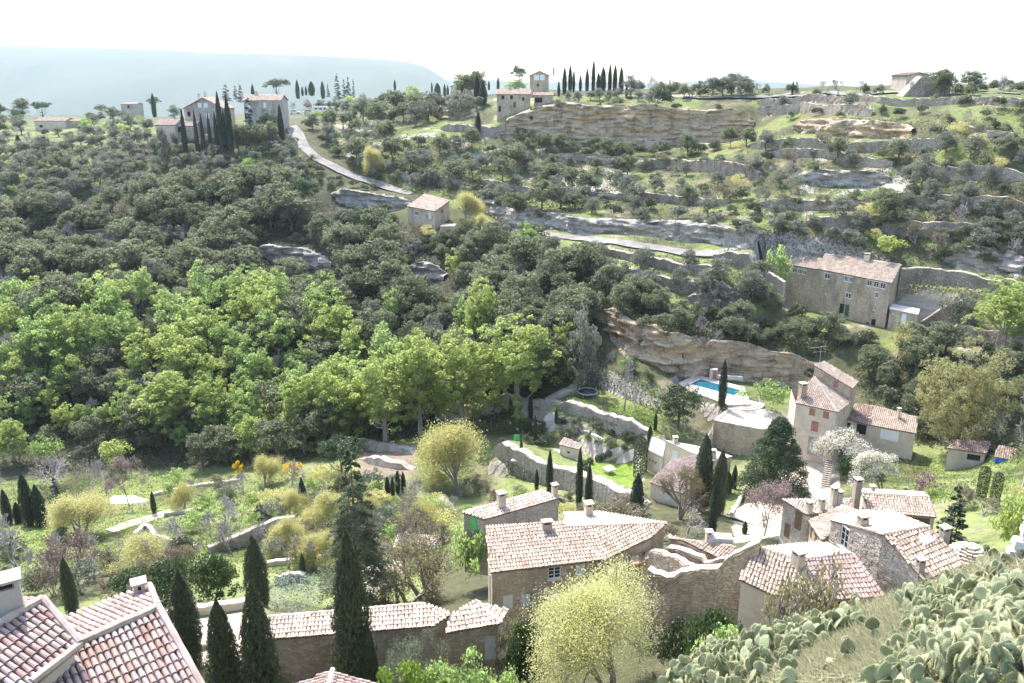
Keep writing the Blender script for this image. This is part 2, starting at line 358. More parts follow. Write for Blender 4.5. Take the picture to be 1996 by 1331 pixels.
cy_((1500,510,156),(1200,470,177),(1040,450,190),(900,410,206),(800,378,221),(700,348,231),(640,322,238),(600,296,246),(572,252,266),(840,440,198),(1360,490,166))
cy_((1250,212,256),(1100,215,256),(1440,215,250),(1000,235,256),(1250,285,246.5),(1100,280,247),(1440,265,244),(1000,280,246),(1250,350,222),(1250,400,200),(1250,440,188),(1450,420,180),(1050,350,226),(1100,420,197))
cy_((1700,200,216),(1700,250,205),(1700,300,192),(1700,350,182),(1700,400,172),(1700,450,163),(1800,500,155),(1900,560,146),(1990,200,192),(1990,300,171),(1990,400,158),(1990,500,148),(1450,300,215),(1450,360,198),(1550,330,195),(1550,470,164))
cy_((1400,190,264),(1250,188,275),(1100,190,275),(1600,186,240),(1800,184,225),(1996,181,212),(1900,165,265),(1700,178,300),(1400,180,340),(1100,182,340),(930,190,290),(960,235,258))
cy_((700,700,158),(700,550,185),(700,480,200),(900,600,165),(900,520,182),(1050,650,150),(1100,720,141),(1100,560,165),(600,850,142),(800,840,136),(900,800,138),(450,400,220),(450,300,245),(100,450,215),(100,600,180),(100,750,150),(100,850,140),(100,950,121),(100,350,235),(100,280,270),(100,240,400),(300,985,113),(300,930,126),(300,750,150),(300,560,185),(300,430,215),(300,320,245),(300,262,300),(300,228,420),(500,930,119),(500,850,141),(500,700,158),(500,560,187),(700,930,112),(800,900,118),(500,230,330),(700,225,300),(850,235,275),(800,280,246),(900,300,238),(700,260,265),(700,300,250),(0,500,204),(0,700,160),(1000,600,163))
cy_((100,1050,98),(100,1150,79),(300,1100,86),(300,1170,73),(200,1230,60),(500,1060,94),(550,1100,84),(600,1060,91),(560,1170,66),(700,1180,70),(850,1120,74),(850,1050,86),(420,1150,72),(0,1050,95),(0,900,128),(700,1000,98),(900,1040,80))
for x in (-420, -250, -80, 80, 250, 420):
    CTRL.append(np.array((x, 470., -17 if x < 0 else -7))); CTRL.append(np.array((x, 570., -40))); CTRL.append(np.array((x, -30., -6 if x > 0 else -12)))
for q in ((-260,230,-34),(-260,130,-62),(-200,150,-62),(250,230,-4),(220,160,-22),(200,110,-34),(170,60,-25),(-160,300,-18),(-300,320,-18),(330,320,-3)): CTRL.append(np.array(q, float))
CTRL = np.array(CTRL)
CM = 1.6
def _phi(d2): return -np.sqrt(d2 + CM * CM)
_S = 100.
_c2 = CTRL[:, :2]
_A = _phi(((_c2[:, None] - _c2[None]) ** 2).sum(-1)) + np.eye(len(_c2)) * .3
_Pm = np.c_[np.ones(len(_c2)), _c2 / _S]
_K = np.block([[_A, _Pm], [_Pm.T, np.zeros((3, 3))]])
_w = np.linalg.solve(_K, np.r_[CTRL[:, 2], 0, 0, 0])
def H0(x, y):
    x = np.atleast_1d(np.asarray(x, float)); y = np.atleast_1d(np.asarray(y, float)); out = np.empty(x.shape); n = len(_c2)
    xf, yf, of = x.ravel(), y.ravel(), out.ravel()
    for i in range(0, len(xf), 20000):
        a, b = xf[i:i + 20000], yf[i:i + 20000]
        d2 = (a[:, None] - _c2[None, :, 0]) ** 2 + (b[:, None] - _c2[None, :, 1]) ** 2
        of[i:i + 20000] = _phi(d2) @ _w[:n] + _w[n] + (a * _w[n + 1] + b * _w[n + 2]) / _S
    return of.reshape(x.shape)
class HF:
    """regular raster of a height function for ray casting"""
    def __init__(s, fn, x0=-420, x1=420, y0=2, y1=520, st=1.25):
        s.x0, s.y0, s.st = x0, y0, st
        xs, ys = np.arange(x0, x1, st), np.arange(y0, y1, st); X, Y = np.meshgrid(xs, ys); s.z = fn(X, Y)
    def __call__(s, x, y):
        u = np.clip((x - s.x0) / s.st, 0, s.z.shape[1] - 1.001); v = np.clip((y - s.y0) / s.st, 0, s.z.shape[0] - 1.001)
        i, j = u.astype(int), v.astype(int); a, b = u - i, v - j; z = s.z
        return (z[j, i] * (1 - a) + z[j, i + 1] * a) * (1 - b) + (z[j + 1, i] * (1 - a) + z[j + 1, i + 1] * a) * b
    def hit(s, pts):
        pts = np.asarray(pts, float); R = np.array([ray(a, b) for a, b in pts]); ts = np.concatenate([np.arange(6, 60, .5), np.arange(60, 300, 1.0), np.arange(300, 560, 2.)])
        X = R[:, None, :] * ts[None, :, None]; below = X[..., 2] < s(X[..., 0], X[..., 1])
        k = np.argmax(below, 1); ok = below.any(1); k = np.where(ok, np.maximum(k, 1), len(ts) - 1)
        lo, hi = ts[k - 1], ts[k]
        for _ in range(9):
            m = (lo + hi) / 2; q = R * m[:, None]; bl = q[:, 2] < s(q[:, 0], q[:, 1]); hi = np.where(bl, m, hi); lo = np.where(bl, lo, m)
        q = R * hi[:, None]; return q, ok
hf0 = HF(H0)
def seg_d(x, y, poly, closed=False):
    """signed distance to a polyline (left of travel positive), arclength parameter"""
    best = np.full(x.shape, 1e9); sg = np.zeros(x.shape); par = np.zeros(x.shape); L = 0; n = len(poly)
    for i in range(n if closed else n - 1):
        a, b = poly[i], poly[(i + 1) % n]; d = b - a; l = math.hypot(*d); 
        t = np.clip(((x - a[0]) * d[0] + (y - a[1]) * d[1]) / (l * l), 0, 1)
        ex, ey = x - a[0] - t * d[0], y - a[1] - t * d[1]; D = np.hypot(ex, ey); m = D < best
        best = np.where(m, D, best); sg = np.where(m, np.sign(d[0] * (y - a[1]) - d[1] * (x - a[0])), sg); par = np.where(m, L + t * l, par); L += l
    return best, sg, par, L
def inside(x, y, poly):
    r = np.zeros(x.shape, bool); n = len(poly)
    for i in range(n):
        a, b = poly[i], poly[(i + 1) % n]
        c = ((a[1] > y) != (b[1] > y)) & (x < (b[0] - a[0]) * (y - a[1]) / (b[1] - a[1] + 1e-12) + a[0]); r ^= c
    return r
# level platforms: (pixel outline, height, blend)
PLAT = []
def plat(px, z, blend): PLAT.append((np.array([P(a, b, z)[:2] for a, b in px]), z, blend))
plat([(1066,800),(1140,745),(1215,775),(1280,800),(1290,852),(1205,832),(1155,818),(1085,802)], -52.0, .4)   # fruit tree lawn
plat([(1318,742),(1366,724),(1470,752),(1480,782),(1420,792),(1380,782)], -50.0, .5)        # pool deck
plat([(1420,786),(1500,790),(1540,815),(1482,833),(1396,815)], -50.6, .4)                    # terrace below the steps
plat([(962,884),(1010,862),(1090,868),(1180,900),(1236,905),(1240,955),(1205,958),(1150,928),(1110,918)], -56.0, .4)  # pond terrace
plat([(1495,588),(1590,599),(1748,632),(1835,648),(1835,668),(1740,668),(1600,640),(1495,612)], -43.6, 1.3)        # ground the hillside house stands on
plat([(360,1300),(330,1210),(480,1190),(475,1290)], -33.6, 1.5)                               # courtyard by the cypresses
# steps in the ground: pixel line along the step's middle (left to right), height(s), reach of the levelling
STEPS = []
def step(px, h, w=4.0, hf=None):
    q, ok = hf0.hit(px); STEPS.append([q[:, :2], h if hasattr(h, '__len__') else [h] * len(px), w])
    return len(STEPS) - 1
S_CLIFF = step([(975,262),(1040,248),(1150,246),(1260,248),(1350,250),(1420,250),(1470,242)], [7,10,10,10,10,9,3], 5)
S_POOL = step([(1170,612),(1200,640),(1240,668),(1300,692),(1380,708),(1450,716),(1540,728),(1640,745)], [3,6,6.5,6.5,6,6,5,3], 3.5)
S_ROCK = {}
for nm, line, h, w in (('road rock', [(930,395),(1000,425),(1100,438),(1200,446),(1300,452),(1400,462),(1490,484)], [3,4,3.5,3.5,4.5,4.5,3], 4),
    ('right band', [(1545,252),(1620,250),(1700,254),(1781,262)], [2,4,4,2], 3.5), ('pale slabs', [(1560,352),(1620,350),(1680,346),(1735,352)], [2,3,3,2], 4),
    ('forest rock', [(500,492),(540,505),(590,510),(645,525)], [2.5,4.5,4.5,3], 4), ('forest rock right', [(795,530),(830,535),(868,540)], [3,4,3], 4),
    ('west rock', [(150,462),(200,464),(280,460),(355,462)], [2,3,3,2], 3), ('far west rock', [(-40,570),(10,568),(55,578)], [3,3.5,2], 3.5),
    ('grotto rock', [(645,380),(690,388),(750,398),(800,402)], [3,4.5,4,2], 4), ('top rock', [(850,222),(890,228),(930,226)], [2.5,3,2.5], 3),
    ('slab right', [(1830,500),(1900,508),(1996,520)], [2,2.5,2.5], 4)):
    S_ROCK[nm] = step(line, h, w)
S_WALL = {}
for nm, line, h, w in (
    ('t1', [(1478,199),(1600,198),(1716,197),(1850,200),(1996,207)], 1.6, 3), ('t2', [(1478,212),(1560,212),(1640,216),(1700,226)], 2, 3.5),
    ('t4', [(1464,288),(1550,286),(1640,290)], 1.8, 4), ('t5', [(1646,287),(1750,284),(1860,288)], 1.8, 4), ('t6', [(1500,305),(1570,303),(1645,308)], 1.6, 3.5),
    ('t7', [(1630,318),(1690,320),(1740,324)], 1.6, 3.5), ('t8', [(1244,322),(1305,318),(1380,330),(1480,344)], 2.4, 4.5), ('t9', [(1700,389),(1800,394),(1900,402),(1996,413)], 2, 4),
    ('t10', [(1571,435),(1640,440),(1725,446),(1820,454),(1913,460)], 2, 4), ('t12', [(1753,540),(1860,548),(1996,562)], 2, 4),
    ('t13', [(1792,634),(1880,650),(1996,676)], 2, 3.5), ('t14', [(1156,494),(1240,512),(1320,528),(1398,540)], 1.3, 3.5), ('t15', [(1047,528),(1190,530),(1325,558),(1423,582)], 1.6, 4),
    ('t16', [(1390,508),(1440,514),(1486,524)], 1.8, 3), ('t17', [(1150,380),(1250,388),(1340,392),(1420,398)], 1.5, 4), ('t18', [(1860,262),(1930,270),(1996,280)], 1.6, 4),
    ('t19', [(1760,330),(1860,340),(1996,352)], 1.6, 4), ('t20', [(860,252),(930,256),(985,262)], 1.8, 3.5), ('t21', [(780,345),(850,354),(905,366)], 1.8, 4), ('t22', [(1050,300),(1150,310),(1220,316)], 1.8, 4),
    ('t23', [(1800,586),(1855,592),(1900,598)], 2.2, 3), ('t24', [(1340,580),(1400,590),(1460,600)], 1.4, 3),
    ('t25', [(940,360),(1020,372),(1100,384)], 1.6, 4), ('t26', [(1480,405),(1580,402),(1690,412)], 1.4, 4)):
    S_WALL[nm] = step(line, h, w)
S_GARDEN = {}
for nm, line, h, w in (
    ('lawn', [(1086,812),(1156,826),(1207,840),(1263,852)], 3.2, 2.5), ('pond', [(960,895),(1040,918),(1111,936),(1160,955),(1204,972),(1262,986)], 3.6, 3),
    ('curve', [(1063,800),(1100,775),(1142,740)], 1.6, 3), ('west', [(850,818),(910,806),(985,790),(1050,806),(1086,812)], 1.8, 3),
    ('orch1', [(700,862),(760,874),(815,886)], 1.2, 3), ('orch2', [(705,895),(760,905),(805,918)], 1.2, 3)):
    S_GARDEN[nm] = step(line, h, w)
def H(x, y, noise_amp=1.):
    x = np.atleast_1d(np.asarray(x, float)); y = np.atleast_1d(np.asarray(y, float)); z = H0(x, y)
    r = np.clip((y - 30) / 60, .25, 1)
    z = z + noise_amp * r * ((fbm(x / 14, y / 14, 3, 3) - .5) * 1.6 + (fbm(x / 3.1, y / 3.1, 3, 9) - .5) * .5)
    for poly, zc, bl in PLAT:
        m = (x > poly[:, 0].min() - 4) & (x < poly[:, 0].max() + 4) & (y > poly[:, 1].min() - 4) & (y < poly[:, 1].max() + 4)
        if not m.any(): continue
        xx, yy = x[m], y[m]; d = seg_d(xx, yy, poly, True)[0]; ins = inside(xx, yy, poly)
        k = np.where(ins, 1, np.clip(1 - d / (bl * 3), 0, 1)); k = k * k * (3 - 2 * k); z[m] = z[m] * (1 - k) + zc * k
    for poly, hs, w in STEPS:
        m = (x > poly[:, 0].min() - w * 3) & (x < poly[:, 0].max() + w * 3) & (y > poly[:, 1].min() - w * 3) & (y < poly[:, 1].max() + w * 3)
        if not m.any(): continue
        xx, yy = x[m], y[m]; d, sg, par, L = seg_d(xx, yy, poly)
        cum = np.r_[0, np.cumsum(np.hypot(*np.diff(poly, axis=0).T))]; h = np.interp(par, cum, hs)
        e = np.clip(np.minimum(par, L - par) / 2.5, 0, 1)
        sd_ = sg * d - .9; z[m] += np.sign(sd_) * h / 2 * e * np.exp(-(np.abs(sd_) / w) ** 1.4)
    return z
hf = HF(H)
def hit(px, py):
    q, ok = hf.hit([(px, py)]); return q[0]
def ground(x, y): return float(H(np.array([x]), np.array([y]))[0])
# ------------------------------------------------------------------ ground sheet
def zone(px_poly): return np.array(px_poly, float)
ys = [2.]
while ys[-1] < 560: ys.append(ys[-1] + max(.42, .0052 * ys[-1]))
ys = np.array(ys); us = np.linspace(-1, 1, 500); us = us * (0.75 + .25 * us ** 2)
GX = us[None, :] * (48 + 1.0 * ys)[:, None]; GY = np.repeat(ys[:, None], len(us), 1)
GZ = H(GX, GY)
ny, nx = GX.shape
V = np.stack([GX, GY, GZ], -1).reshape(-1, 3)
ii = (np.arange(ny - 1)[:, None] * nx + np.arange(nx - 1)[None]).ravel()
Q = np.stack([ii, ii + 1, ii + nx + 1, ii + nx], 1)
# what grows or lies where (albedo of the ground cover, by place)
pr = project(V); U, W_ = pr[:, 0], pr[:, 1]
colr = np.tile(np.array([.085, .088, .045]), (len(V), 1)); x_, y_ = V[:, 0], V[:, 1]
n1 = fbm(x_ / 9, y_ / 9, 4, 5); n2 = fbm(x_ / 3.3, y_ / 3.3, 4, 21); n3 = fbm(x_ / 25, y_ / 25, 3, 31)
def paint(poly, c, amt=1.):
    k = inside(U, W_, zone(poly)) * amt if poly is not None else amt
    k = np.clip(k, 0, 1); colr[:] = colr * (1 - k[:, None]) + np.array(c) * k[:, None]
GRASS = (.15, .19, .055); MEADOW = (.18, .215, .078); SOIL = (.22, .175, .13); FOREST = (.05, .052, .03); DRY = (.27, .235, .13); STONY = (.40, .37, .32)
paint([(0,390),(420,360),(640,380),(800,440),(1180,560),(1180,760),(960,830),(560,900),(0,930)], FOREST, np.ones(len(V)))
paint([(0,225),(560,235),(600,340),(420,372),(0,410)], GRASS, np.clip((n1 - .40) * 5, 0, 1))
hill = [(930,190),(1996,170),(1996,690),(1560,690),(1180,560),(1040,470),(700,330),(620,240)]
paint(hill, GRASS, np.clip((n1 - .40) * 6, 0, .9)); paint(hill, (.17, .155, .085), np.clip((n2 - .52) * 5, 0, .7))
paint(hill, STONY, np.clip((n3 * .5 + n2 * .5 - .585) * 12, 0, .75))
paint([(1560,335),(1760,325),(1790,372),(1700,380),(1560,378)], STONY, np.clip((n2 - .35) * 4, 0, .95))
paint([(1830,470),(1996,480),(1996,545),(1840,535)], STONY, np.clip((n2 - .36) * 4, 0, .9))
paint([(1040,455),(1490,510),(1480,560),(1420,640),(1330,600),(1060,540)], MEADOW, np.clip((n1 - .36) * 5, 0, 1))
paint([(1740,500),(1996,540),(1996,690),(1740,640)], MEADOW, np.clip((n1 - .34) * 5, 0, 1))
paint([(0,195),(960,188),(960,212),(560,232),(300,236),(0,242)], (.10, .11, .06), np.ones(len(V)) * .75)
low = [(0,940),(560,900),(700,870),(960,830),(1180,740),(1560,740),(1800,860),(1996,900),(1996,1100),(1300,1000),(900,1060),(700,1331),(0,1331)]
paint(low, MEADOW, np.clip((n1 - .30) * 4, 0, 1)); paint(low, (.22, .2, .13), np.clip((n2 - .56) * 5, 0, .6))
paint([(695,845),(820,880),(800,930),(700,925)], SOIL, np.ones(len(V)))
paint([(1066,800),(1140,735),(1215,775),(1280,800),(1290,852),(1205,832)], (.19, .23, .075), np.ones(len(V)) * .8)
paint([(1150,905),(1240,905),(1240,958),(1205,965)], (.16, .24, .04), np.ones(len(V)))
paint([(1540,895),(1625,885),(1630,980),(1540,1040),(1430,1060),(1430,985),(1500,965)], (.50, .43, .34), np.ones(len(V)) * .95)
near = (V[:, 1] < 30) & (V[:, 0] > -4)
colr[near] = (np.array([.12, .145, .045]) * (1 - np.clip((n2 - .35) * 4, 0, 1))[:, None] + np.array([.25, .24, .15]) * np.clip((n2 - .35) * 4, 0, 1)[:, None])[near]
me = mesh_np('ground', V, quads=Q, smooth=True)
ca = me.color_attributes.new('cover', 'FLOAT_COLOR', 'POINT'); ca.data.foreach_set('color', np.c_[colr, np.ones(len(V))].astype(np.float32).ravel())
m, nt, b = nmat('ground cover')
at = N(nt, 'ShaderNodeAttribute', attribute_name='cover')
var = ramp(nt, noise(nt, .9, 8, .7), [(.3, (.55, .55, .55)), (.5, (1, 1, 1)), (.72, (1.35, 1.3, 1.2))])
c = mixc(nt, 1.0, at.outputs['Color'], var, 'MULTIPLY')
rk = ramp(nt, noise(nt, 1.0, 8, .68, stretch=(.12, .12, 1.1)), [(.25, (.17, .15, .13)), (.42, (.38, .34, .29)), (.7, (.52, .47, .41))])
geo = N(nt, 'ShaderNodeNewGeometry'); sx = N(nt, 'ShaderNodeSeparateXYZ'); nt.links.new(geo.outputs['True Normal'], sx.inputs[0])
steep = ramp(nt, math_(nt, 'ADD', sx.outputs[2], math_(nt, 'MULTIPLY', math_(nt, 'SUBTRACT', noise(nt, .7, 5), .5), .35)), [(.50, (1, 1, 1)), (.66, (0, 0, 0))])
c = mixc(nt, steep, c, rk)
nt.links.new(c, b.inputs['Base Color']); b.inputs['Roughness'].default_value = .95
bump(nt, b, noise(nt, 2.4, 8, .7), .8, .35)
me.materials.append(m)
tag(link('ground', me), kind='structure')
# ------------------------------------------------------------------ far plain, mountains
def grid_obj(name, xs, ys, fn, mat):
    X, Y = np.meshgrid(xs, ys); Z = fn(X, Y); nyy, nxx = X.shape
    ii = (np.arange(nyy - 1)[:, None] * nxx + np.arange(nxx - 1)[None]).ravel()
    me = mesh_np(name, np.stack([X, Y, Z], -1).reshape(-1, 3), quads=np.stack([ii, ii + 1, ii + nxx + 1, ii + nxx], 1), mats=[mat], smooth=True)
    return tag(link(name, me), kind='structure')
MT['plain'] = noisy('farmland and woods', (.06, .085, .045), (.17, .18, .10), .006, .95, 8, mid=(.42, .58))
MT['mount'] = noisy('wooded mountain', (.048, .064, .045), (.066, .078, .056), .004, .95, 8)
def f_plain(X, Y):
    t = np.clip((Y - 555) / 700, 0, 1); t = t * t * (3 - 2 * t)
    return np.where(X < 120, -42, -42) * (1 - t) + -165 * t + (fbm(X / 400, Y / 400, 4, 2) - .5) * 22 * t
grid_obj('plain', np.linspace(-4700, 4700, 160), np.concatenate([np.linspace(552, 1300, 40), np.linspace(1330, 6200, 70)]), f_plain, MT['plain'])
MY = 4600.
_mx = np.array([PY(a, b, MY)[[0, 2]] for a, b in ((-500,80),(-200,84),(0,88),(130,92),(270,95),(340,97),(390,102),(480,103),(600,107),(700,112),(790,119),(830,130),(860,148),(880,163),(905,180),(960,215),(1000,240))])
def f_mount(X, Y):
    xs = X / Y * MY; crest = np.interp(xs, _mx[:, 0], _mx[:, 1]); base = -175.
    t = np.clip((Y - 3700) / (MY - 3700), 0, 1); back = np.clip((5600 - Y) / 950, 0, 1); t = (1 - (1 - t) ** 1.6) * back
    g = (fbm(X / 280, Y / 600, 5, 8) - .5) * 55 * np.sin(np.pi * np.clip(t, 0, 1))
    return base + (np.maximum(crest, base) - base) * t + g * (crest > base + 20)
grid_obj('mountain', np.linspace(-4400, 250, 240), np.linspace(3700, 5600, 60), f_mount, MT['mount'])
_hx = np.array([PY(a, b, 5700.)[[0, 2]] for a, b in ((700,190),(860,158),(905,152),(1000,158),(1150,160),(1290,163),(1340,158),(1420,154),(1500,158),(1600,166),(1700,170),(1800,172),(2100,176),(2500,182))])
def f_hill(X, Y):
    xs = X / Y * 5700; crest = np.interp(xs, _hx[:, 0], _hx[:, 1]); t = np.clip((Y - 5300) / 400, 0, 1) * np.clip((6100 - Y) / 380, 0, 1)
    return -176 + (crest + 176) * t
grid_obj('hills', np.linspace(-1800, 4600, 160), np.linspace(5300, 6100, 25), f_hill, MT['mount'])
# ------------------------------------------------------------------ automatic wording: things told apart by the landmark they stand nearest to
AUTO = []          # (object, wording, centre pixel x, y)
def auto(o, phrase, px, py): AUTO.append((o, phrase, px, py))
# ------------------------------------------------------------------ roofs
TA = np.radians([0, 60, 120, 180])
def tile_arrays(poly, plane, sp=.23, ex=.36, r=.105, jit=.012, skip=0., seed=1):
    """barrel tiles laid up the slope of a flat polygon; returns vertices (n,8,3)"""
    rg = np.random.default_rng(seed)
    n = plane.n; up = np.array([0, 0, 1.]) - n * n[2]; up /= np.linalg.norm(up); ac = np.cross(up, n)
    q = np.array(poly, float); o = q[0]; st = np.stack([(q - o) @ ac, (q - o) @ up], 1)
    out = []
    a = st[:, 0].min() + sp * .5
    while a < st[:, 0].max():
        cr = []
        for k in range(len(st)):
            p0, p1 = st[k], st[(k + 1) % len(st)]
            if (p0[0] > a) != (p1[0] > a): cr.append(p0[1] + (a - p0[0]) / (p1[0] - p0[0]) * (p1[1] - p0[1]))
        cr.sort()
        for s0, s1 in zip(cr[::2], cr[1::2]):
            s = s0 - .06
            while s < s1 - .1:
                if skip and rg.random() < skip: s += ex; continue
                e = min(ex * 1.18, s1 - s + .08); ja, js = rg.normal(0, jit, 2); rot = rg.normal(0, .035)
                lo, hi = s + js, s + js + e; lift = .045 + rg.random() * .012
                V = []
                for (ss, rr, lf) in ((lo, r, lift), (hi, r * .82, .012)):
                    for t in TA: V.append(o + ac * (a + ja + math.cos(t) * rr + rot * (ss - s)) + up * ss + n * (math.sin(t) * rr * .85 + lf))
                out.append(V); s += ex
        a += sp
    return np.array(out) if out else np.zeros((0, 8, 3))
TQ = np.array([(0, 1, 5, 4), (1, 2, 6, 5), (2, 3, 7, 6)])
def tiles_obj(arr, mat, parent, name='tiles'):
    if not len(arr): return
    V = arr.reshape(-1, 3) - np.array(wloc(parent)); Q = (np.arange(len(arr))[:, None, None] * 8 + TQ[None, :, ::-1]).reshape(-1, 4)
    return tag(link(name, mesh_np(name, V, quads=Q, mats=[mat]), parent), kind='stuff')
def ridge_arr(a, b, r=.13, ex=.38):
    a, b = np.array(a, float), np.array(b, float); d = b - a; L = np.linalg.norm(d); d /= L; s = np.cross(d, [0, 0, 1.]); s /= np.linalg.norm(s); u = np.cross(s, d); out = []
    for k in range(max(1, int(L / ex))):
        V = []
        for ss, rr, lf in ((k * ex, r, .05), (k * ex + ex * 1.15, r * .85, .02)):
            for t in TA: V.append(a + d * ss + s * math.cos(t) * rr + u * (math.sin(t) * rr + lf))
        out.append(V)
    return np.array(out)
def thick(house, poly, name, mats, t=.12, dz=0.):
    m = MB(); up = [np.array(p) + (0, 0, dz) for p in poly]
    a = sum((up[i][0] * up[(i + 1) % len(up)][1] - up[(i + 1) % len(up)][0] * up[i][1]) for i in range(len(up)))
    if a < 0: up = up[::-1]
    m.hexa([p - (0, 0, t) for p in up], up); return m.build(name, mats, house)
class House:
    def __init__(s, name, label, cat='house', group=None, base=None):
        s.root = empty(name, base, label, cat, group); s.walls = []; s.ops = {}
    def roof(s, pts, plane, mat='tile', sp=.23, ex=.36, r=.105, ridge=(), slab='channel', t=.13, skip=0., name='roof'):
        q = [np.array(p) if not (isinstance(p, tuple) and len(p) == 2) else plane.px(*p) for p in pts]
        ro = thick(s.root, q, name, [MT[slab]], t); a = tile_arrays(q, plane, sp, ex, r, skip=skip, seed=len(AUTO) + 3)
        rs = [ridge_arr(u, v, r * 1.2) for u, v in ridge]
        a = np.concatenate([a] + rs) if rs else a
        tiles_obj(a, MT[mat], ro); return q
    def wallset(s, tops, zb, mat='stone', ops=(), inset=.18, drop=.12, stones=(), smat=None, stone=(.34, .2), name='wall'):
        """tops: closed loop of 3-D points along the wall heads; ops: (wall no., px, py, width, height, kind)"""
        T = np.array(tops, float); c = T[:, :2].mean(0)
        ar = sum(T[i, 0] * T[(i + 1) % len(T), 1] - T[(i + 1) % len(T), 0] * T[i, 1] for i in range(len(T)))
        if ar < 0: raise ValueError('wall loop must run anticlockwise: ' + s.root.name)
        for p in T:
            d = c - p[:2]; l = np.linalg.norm(d); p[:2] += d / l * inset
        T[:, 2] -= drop; m = MB(); pend = []; st = MB()
        for i in range(len(T)):
            A, B = T[i], T[(i + 1) % len(T)]; d = B[:2] - A[:2]; L = np.linalg.norm(d); u = np.array([d[0] / L, d[1] / L, 0]); n = np.array([u[1], -u[0], 0])
            pl = Plane(A, A + u, A + (0, 0, 1)); O = []
            for (w, px, py, ww, hh, k) in ops:
                if w != i: continue
                rr = ray(px, py); q = rr * ((A @ np.array([u[1], -u[0], 0])) / (rr @ np.array([u[1], -u[0], 0])))
                uc = (q - A) @ u; zc = q[2]; top = A[2] + (B[2] - A[2]) * uc / L
                uc = min(max(uc, ww / 2 + .1), L - ww / 2 - .1); zc = min(zc, top - hh / 2 - .15)
                O.append((uc - ww / 2, uc + ww / 2, zc - hh / 2, zc + hh / 2, k)); pend.append((A, u, n, O[-1]))
            us = sorted(set([0, L] + [v for o in O for v in o[:2]])); zs = sorted(set([zb] + [v for o in O for v in o[2:4]]))
            tz = lambda x: A[2] + (B[2] - A[2]) * x / L
            pt = lambda x, z, dn=0.: A * (1, 1, 0) + u * x + n * dn + (0, 0, z)
            for x0, x1 in zip(us, us[1:]):
                zz = [z for z in zs if z < min(tz(x0), tz(x1)) - .02]
                for k, z0 in enumerate(zz):
                    z1a, z1b = (zz[k + 1],) * 2 if k + 1 < len(zz) else (tz(x0), tz(x1))
                    if any(o[0] - .001 <= x0 and x1 <= o[1] + .001 and o[2] - .001 <= z0 and z1a <= o[3] + .001 for o in O): continue
                    m.poly([pt(x0, z0), pt(x1, z0), pt(x1, z1b), pt(x0, z1a)])
            for x0, x1, z0, z1, k in O:
                for a, b in (((x0, z0), (x1, z0)), ((x1, z0), (x1, z1)), ((x1, z1), (x0, z1)), ((x0, z1), (x0, z0))):
                    m.poly([pt(*a), pt(*b), pt(*b, -.22), pt(*a, -.22)][::-1])
            if i in stones:
                z = zb + .05; sw, sh = stone
                while z < max(A[2], B[2]) - .1:
                    h = sh * rnd.uniform(.75, 1.25); x = rnd.uniform(-.1, 0)
                    while x < L:
                        w = sw * rnd.uniform(.6, 1.6); x0, x1 = max(x, 0.02) + .012, min(x + w, L - .02) - .012; z0, z1 = z + .012, z + h - .012; x += w
                        if x1 - x0 < .08 or z1 > min(tz(x0), tz(x1)) - .03 or any(x1 > o[0] - .02 and x0 < o[1] + .02 and z1 > o[2] - .02 and z0 < o[3] + .02 for o in O): continue
                        pr_ = rnd.uniform(.015, .06); j = lambda: rnd.uniform(-.02, .02)
                        f = [pt(x0 + j(), z0 + j(), pr_), pt(x1 + j(), z0 + j(), pr_), pt(x1 + j(), z1 + j(), pr_), pt(x0 + j(), z1 + j(), pr_)]
                        g = [pt(x0, z0, -.005), pt(x1, z0, -.005), pt(x1, z1, -.005), pt(x0, z1, -.005)]
                        st.poly(f)
                        for k in range(4): st.poly([g[k], g[(k + 1) % 4], f[(k + 1) % 4], f[k]])
                    z += h
        w = m.build(name, [MT[mat]], s.root)
        if st.v: tag(st.build('stonework', [MT[smat or mat]], w), kind='stuff')
        for A, u, n, (x0, x1, z0, z1, k) in pend: s.opening(A, u, n, x0, x1, z0, z1, k)
        return T
    def opening(s, A, u, n, x0, x1, z0, z1, k):
        o = A * (1, 1, 0) + u * x0 + (0, 0, z0); w, h = x1 - x0, z1 - z0; Z = np.array([0, 0, 1.]); kind, _, mt = k.partition(':')
        if kind == 'win':
            f = MB(); b = .07; q = o - n * .14
            f.obox(q, u * b, n * .06, Z * h); f.obox(q + u * (w - b), u * b, n * .06, Z * h); f.obox(q + u * b, u * (w - 2 * b), n * .06, Z * b); f.obox(q + u * b + Z * (h - b), u * (w - 2 * b), n * .06, Z * b)
            f.obox(q + u * (w / 2 - .03) + Z * b, u * .06, n * .05, Z * (h - 2 * b))
            for t in (1 / 3, 2 / 3): f.obox(q + u * b + Z * (h * t - .015), u * (w - 2 * b), n * .035, Z * .03)
            f.obox(o - u * .06 - Z * .07 - n * .1, u * (w + .12), n * .17, Z * .068)
            if mt == 'lintel': f.obox(o - u * .1 + Z * (h + .002), u * (w + .2), n * .05, Z * .14)
            fo = f.build('window', [MT['white']], s.root); g = MB(); g.obox(o - n * .16 + u * .01 + Z * .01, u * (w - .02), n * .025, Z * (h - .02)); g.build('pane', [MT['glass']], fo)
        elif kind == 'shut':
            f = MB(); q = o + u * .015 - n * .05 + Z * .015
            for t in (0, .5):
                f.obox(q + u * (t * (w - .03) + .008), u * ((w - .03) / 2 - .016), n * .06, Z * (h - .03))
                for zz in (.2, .8): f.obox(q + u * (t * (w - .03) + .008) + n * .061 + Z * (h * zz - .05), u * ((w - .03) / 2 - .016), n * .02, Z * .1)
            f.build('shutter', [MT[mt]], s.root)
        elif kind == 'door':
            f = MB(); nb = max(2, int(w / .22))
            for t in range(nb): f.obox(o - n * .12 + u * (w * t / nb + .004), u * (w / nb - .008), n * .06, Z * (h - .01))
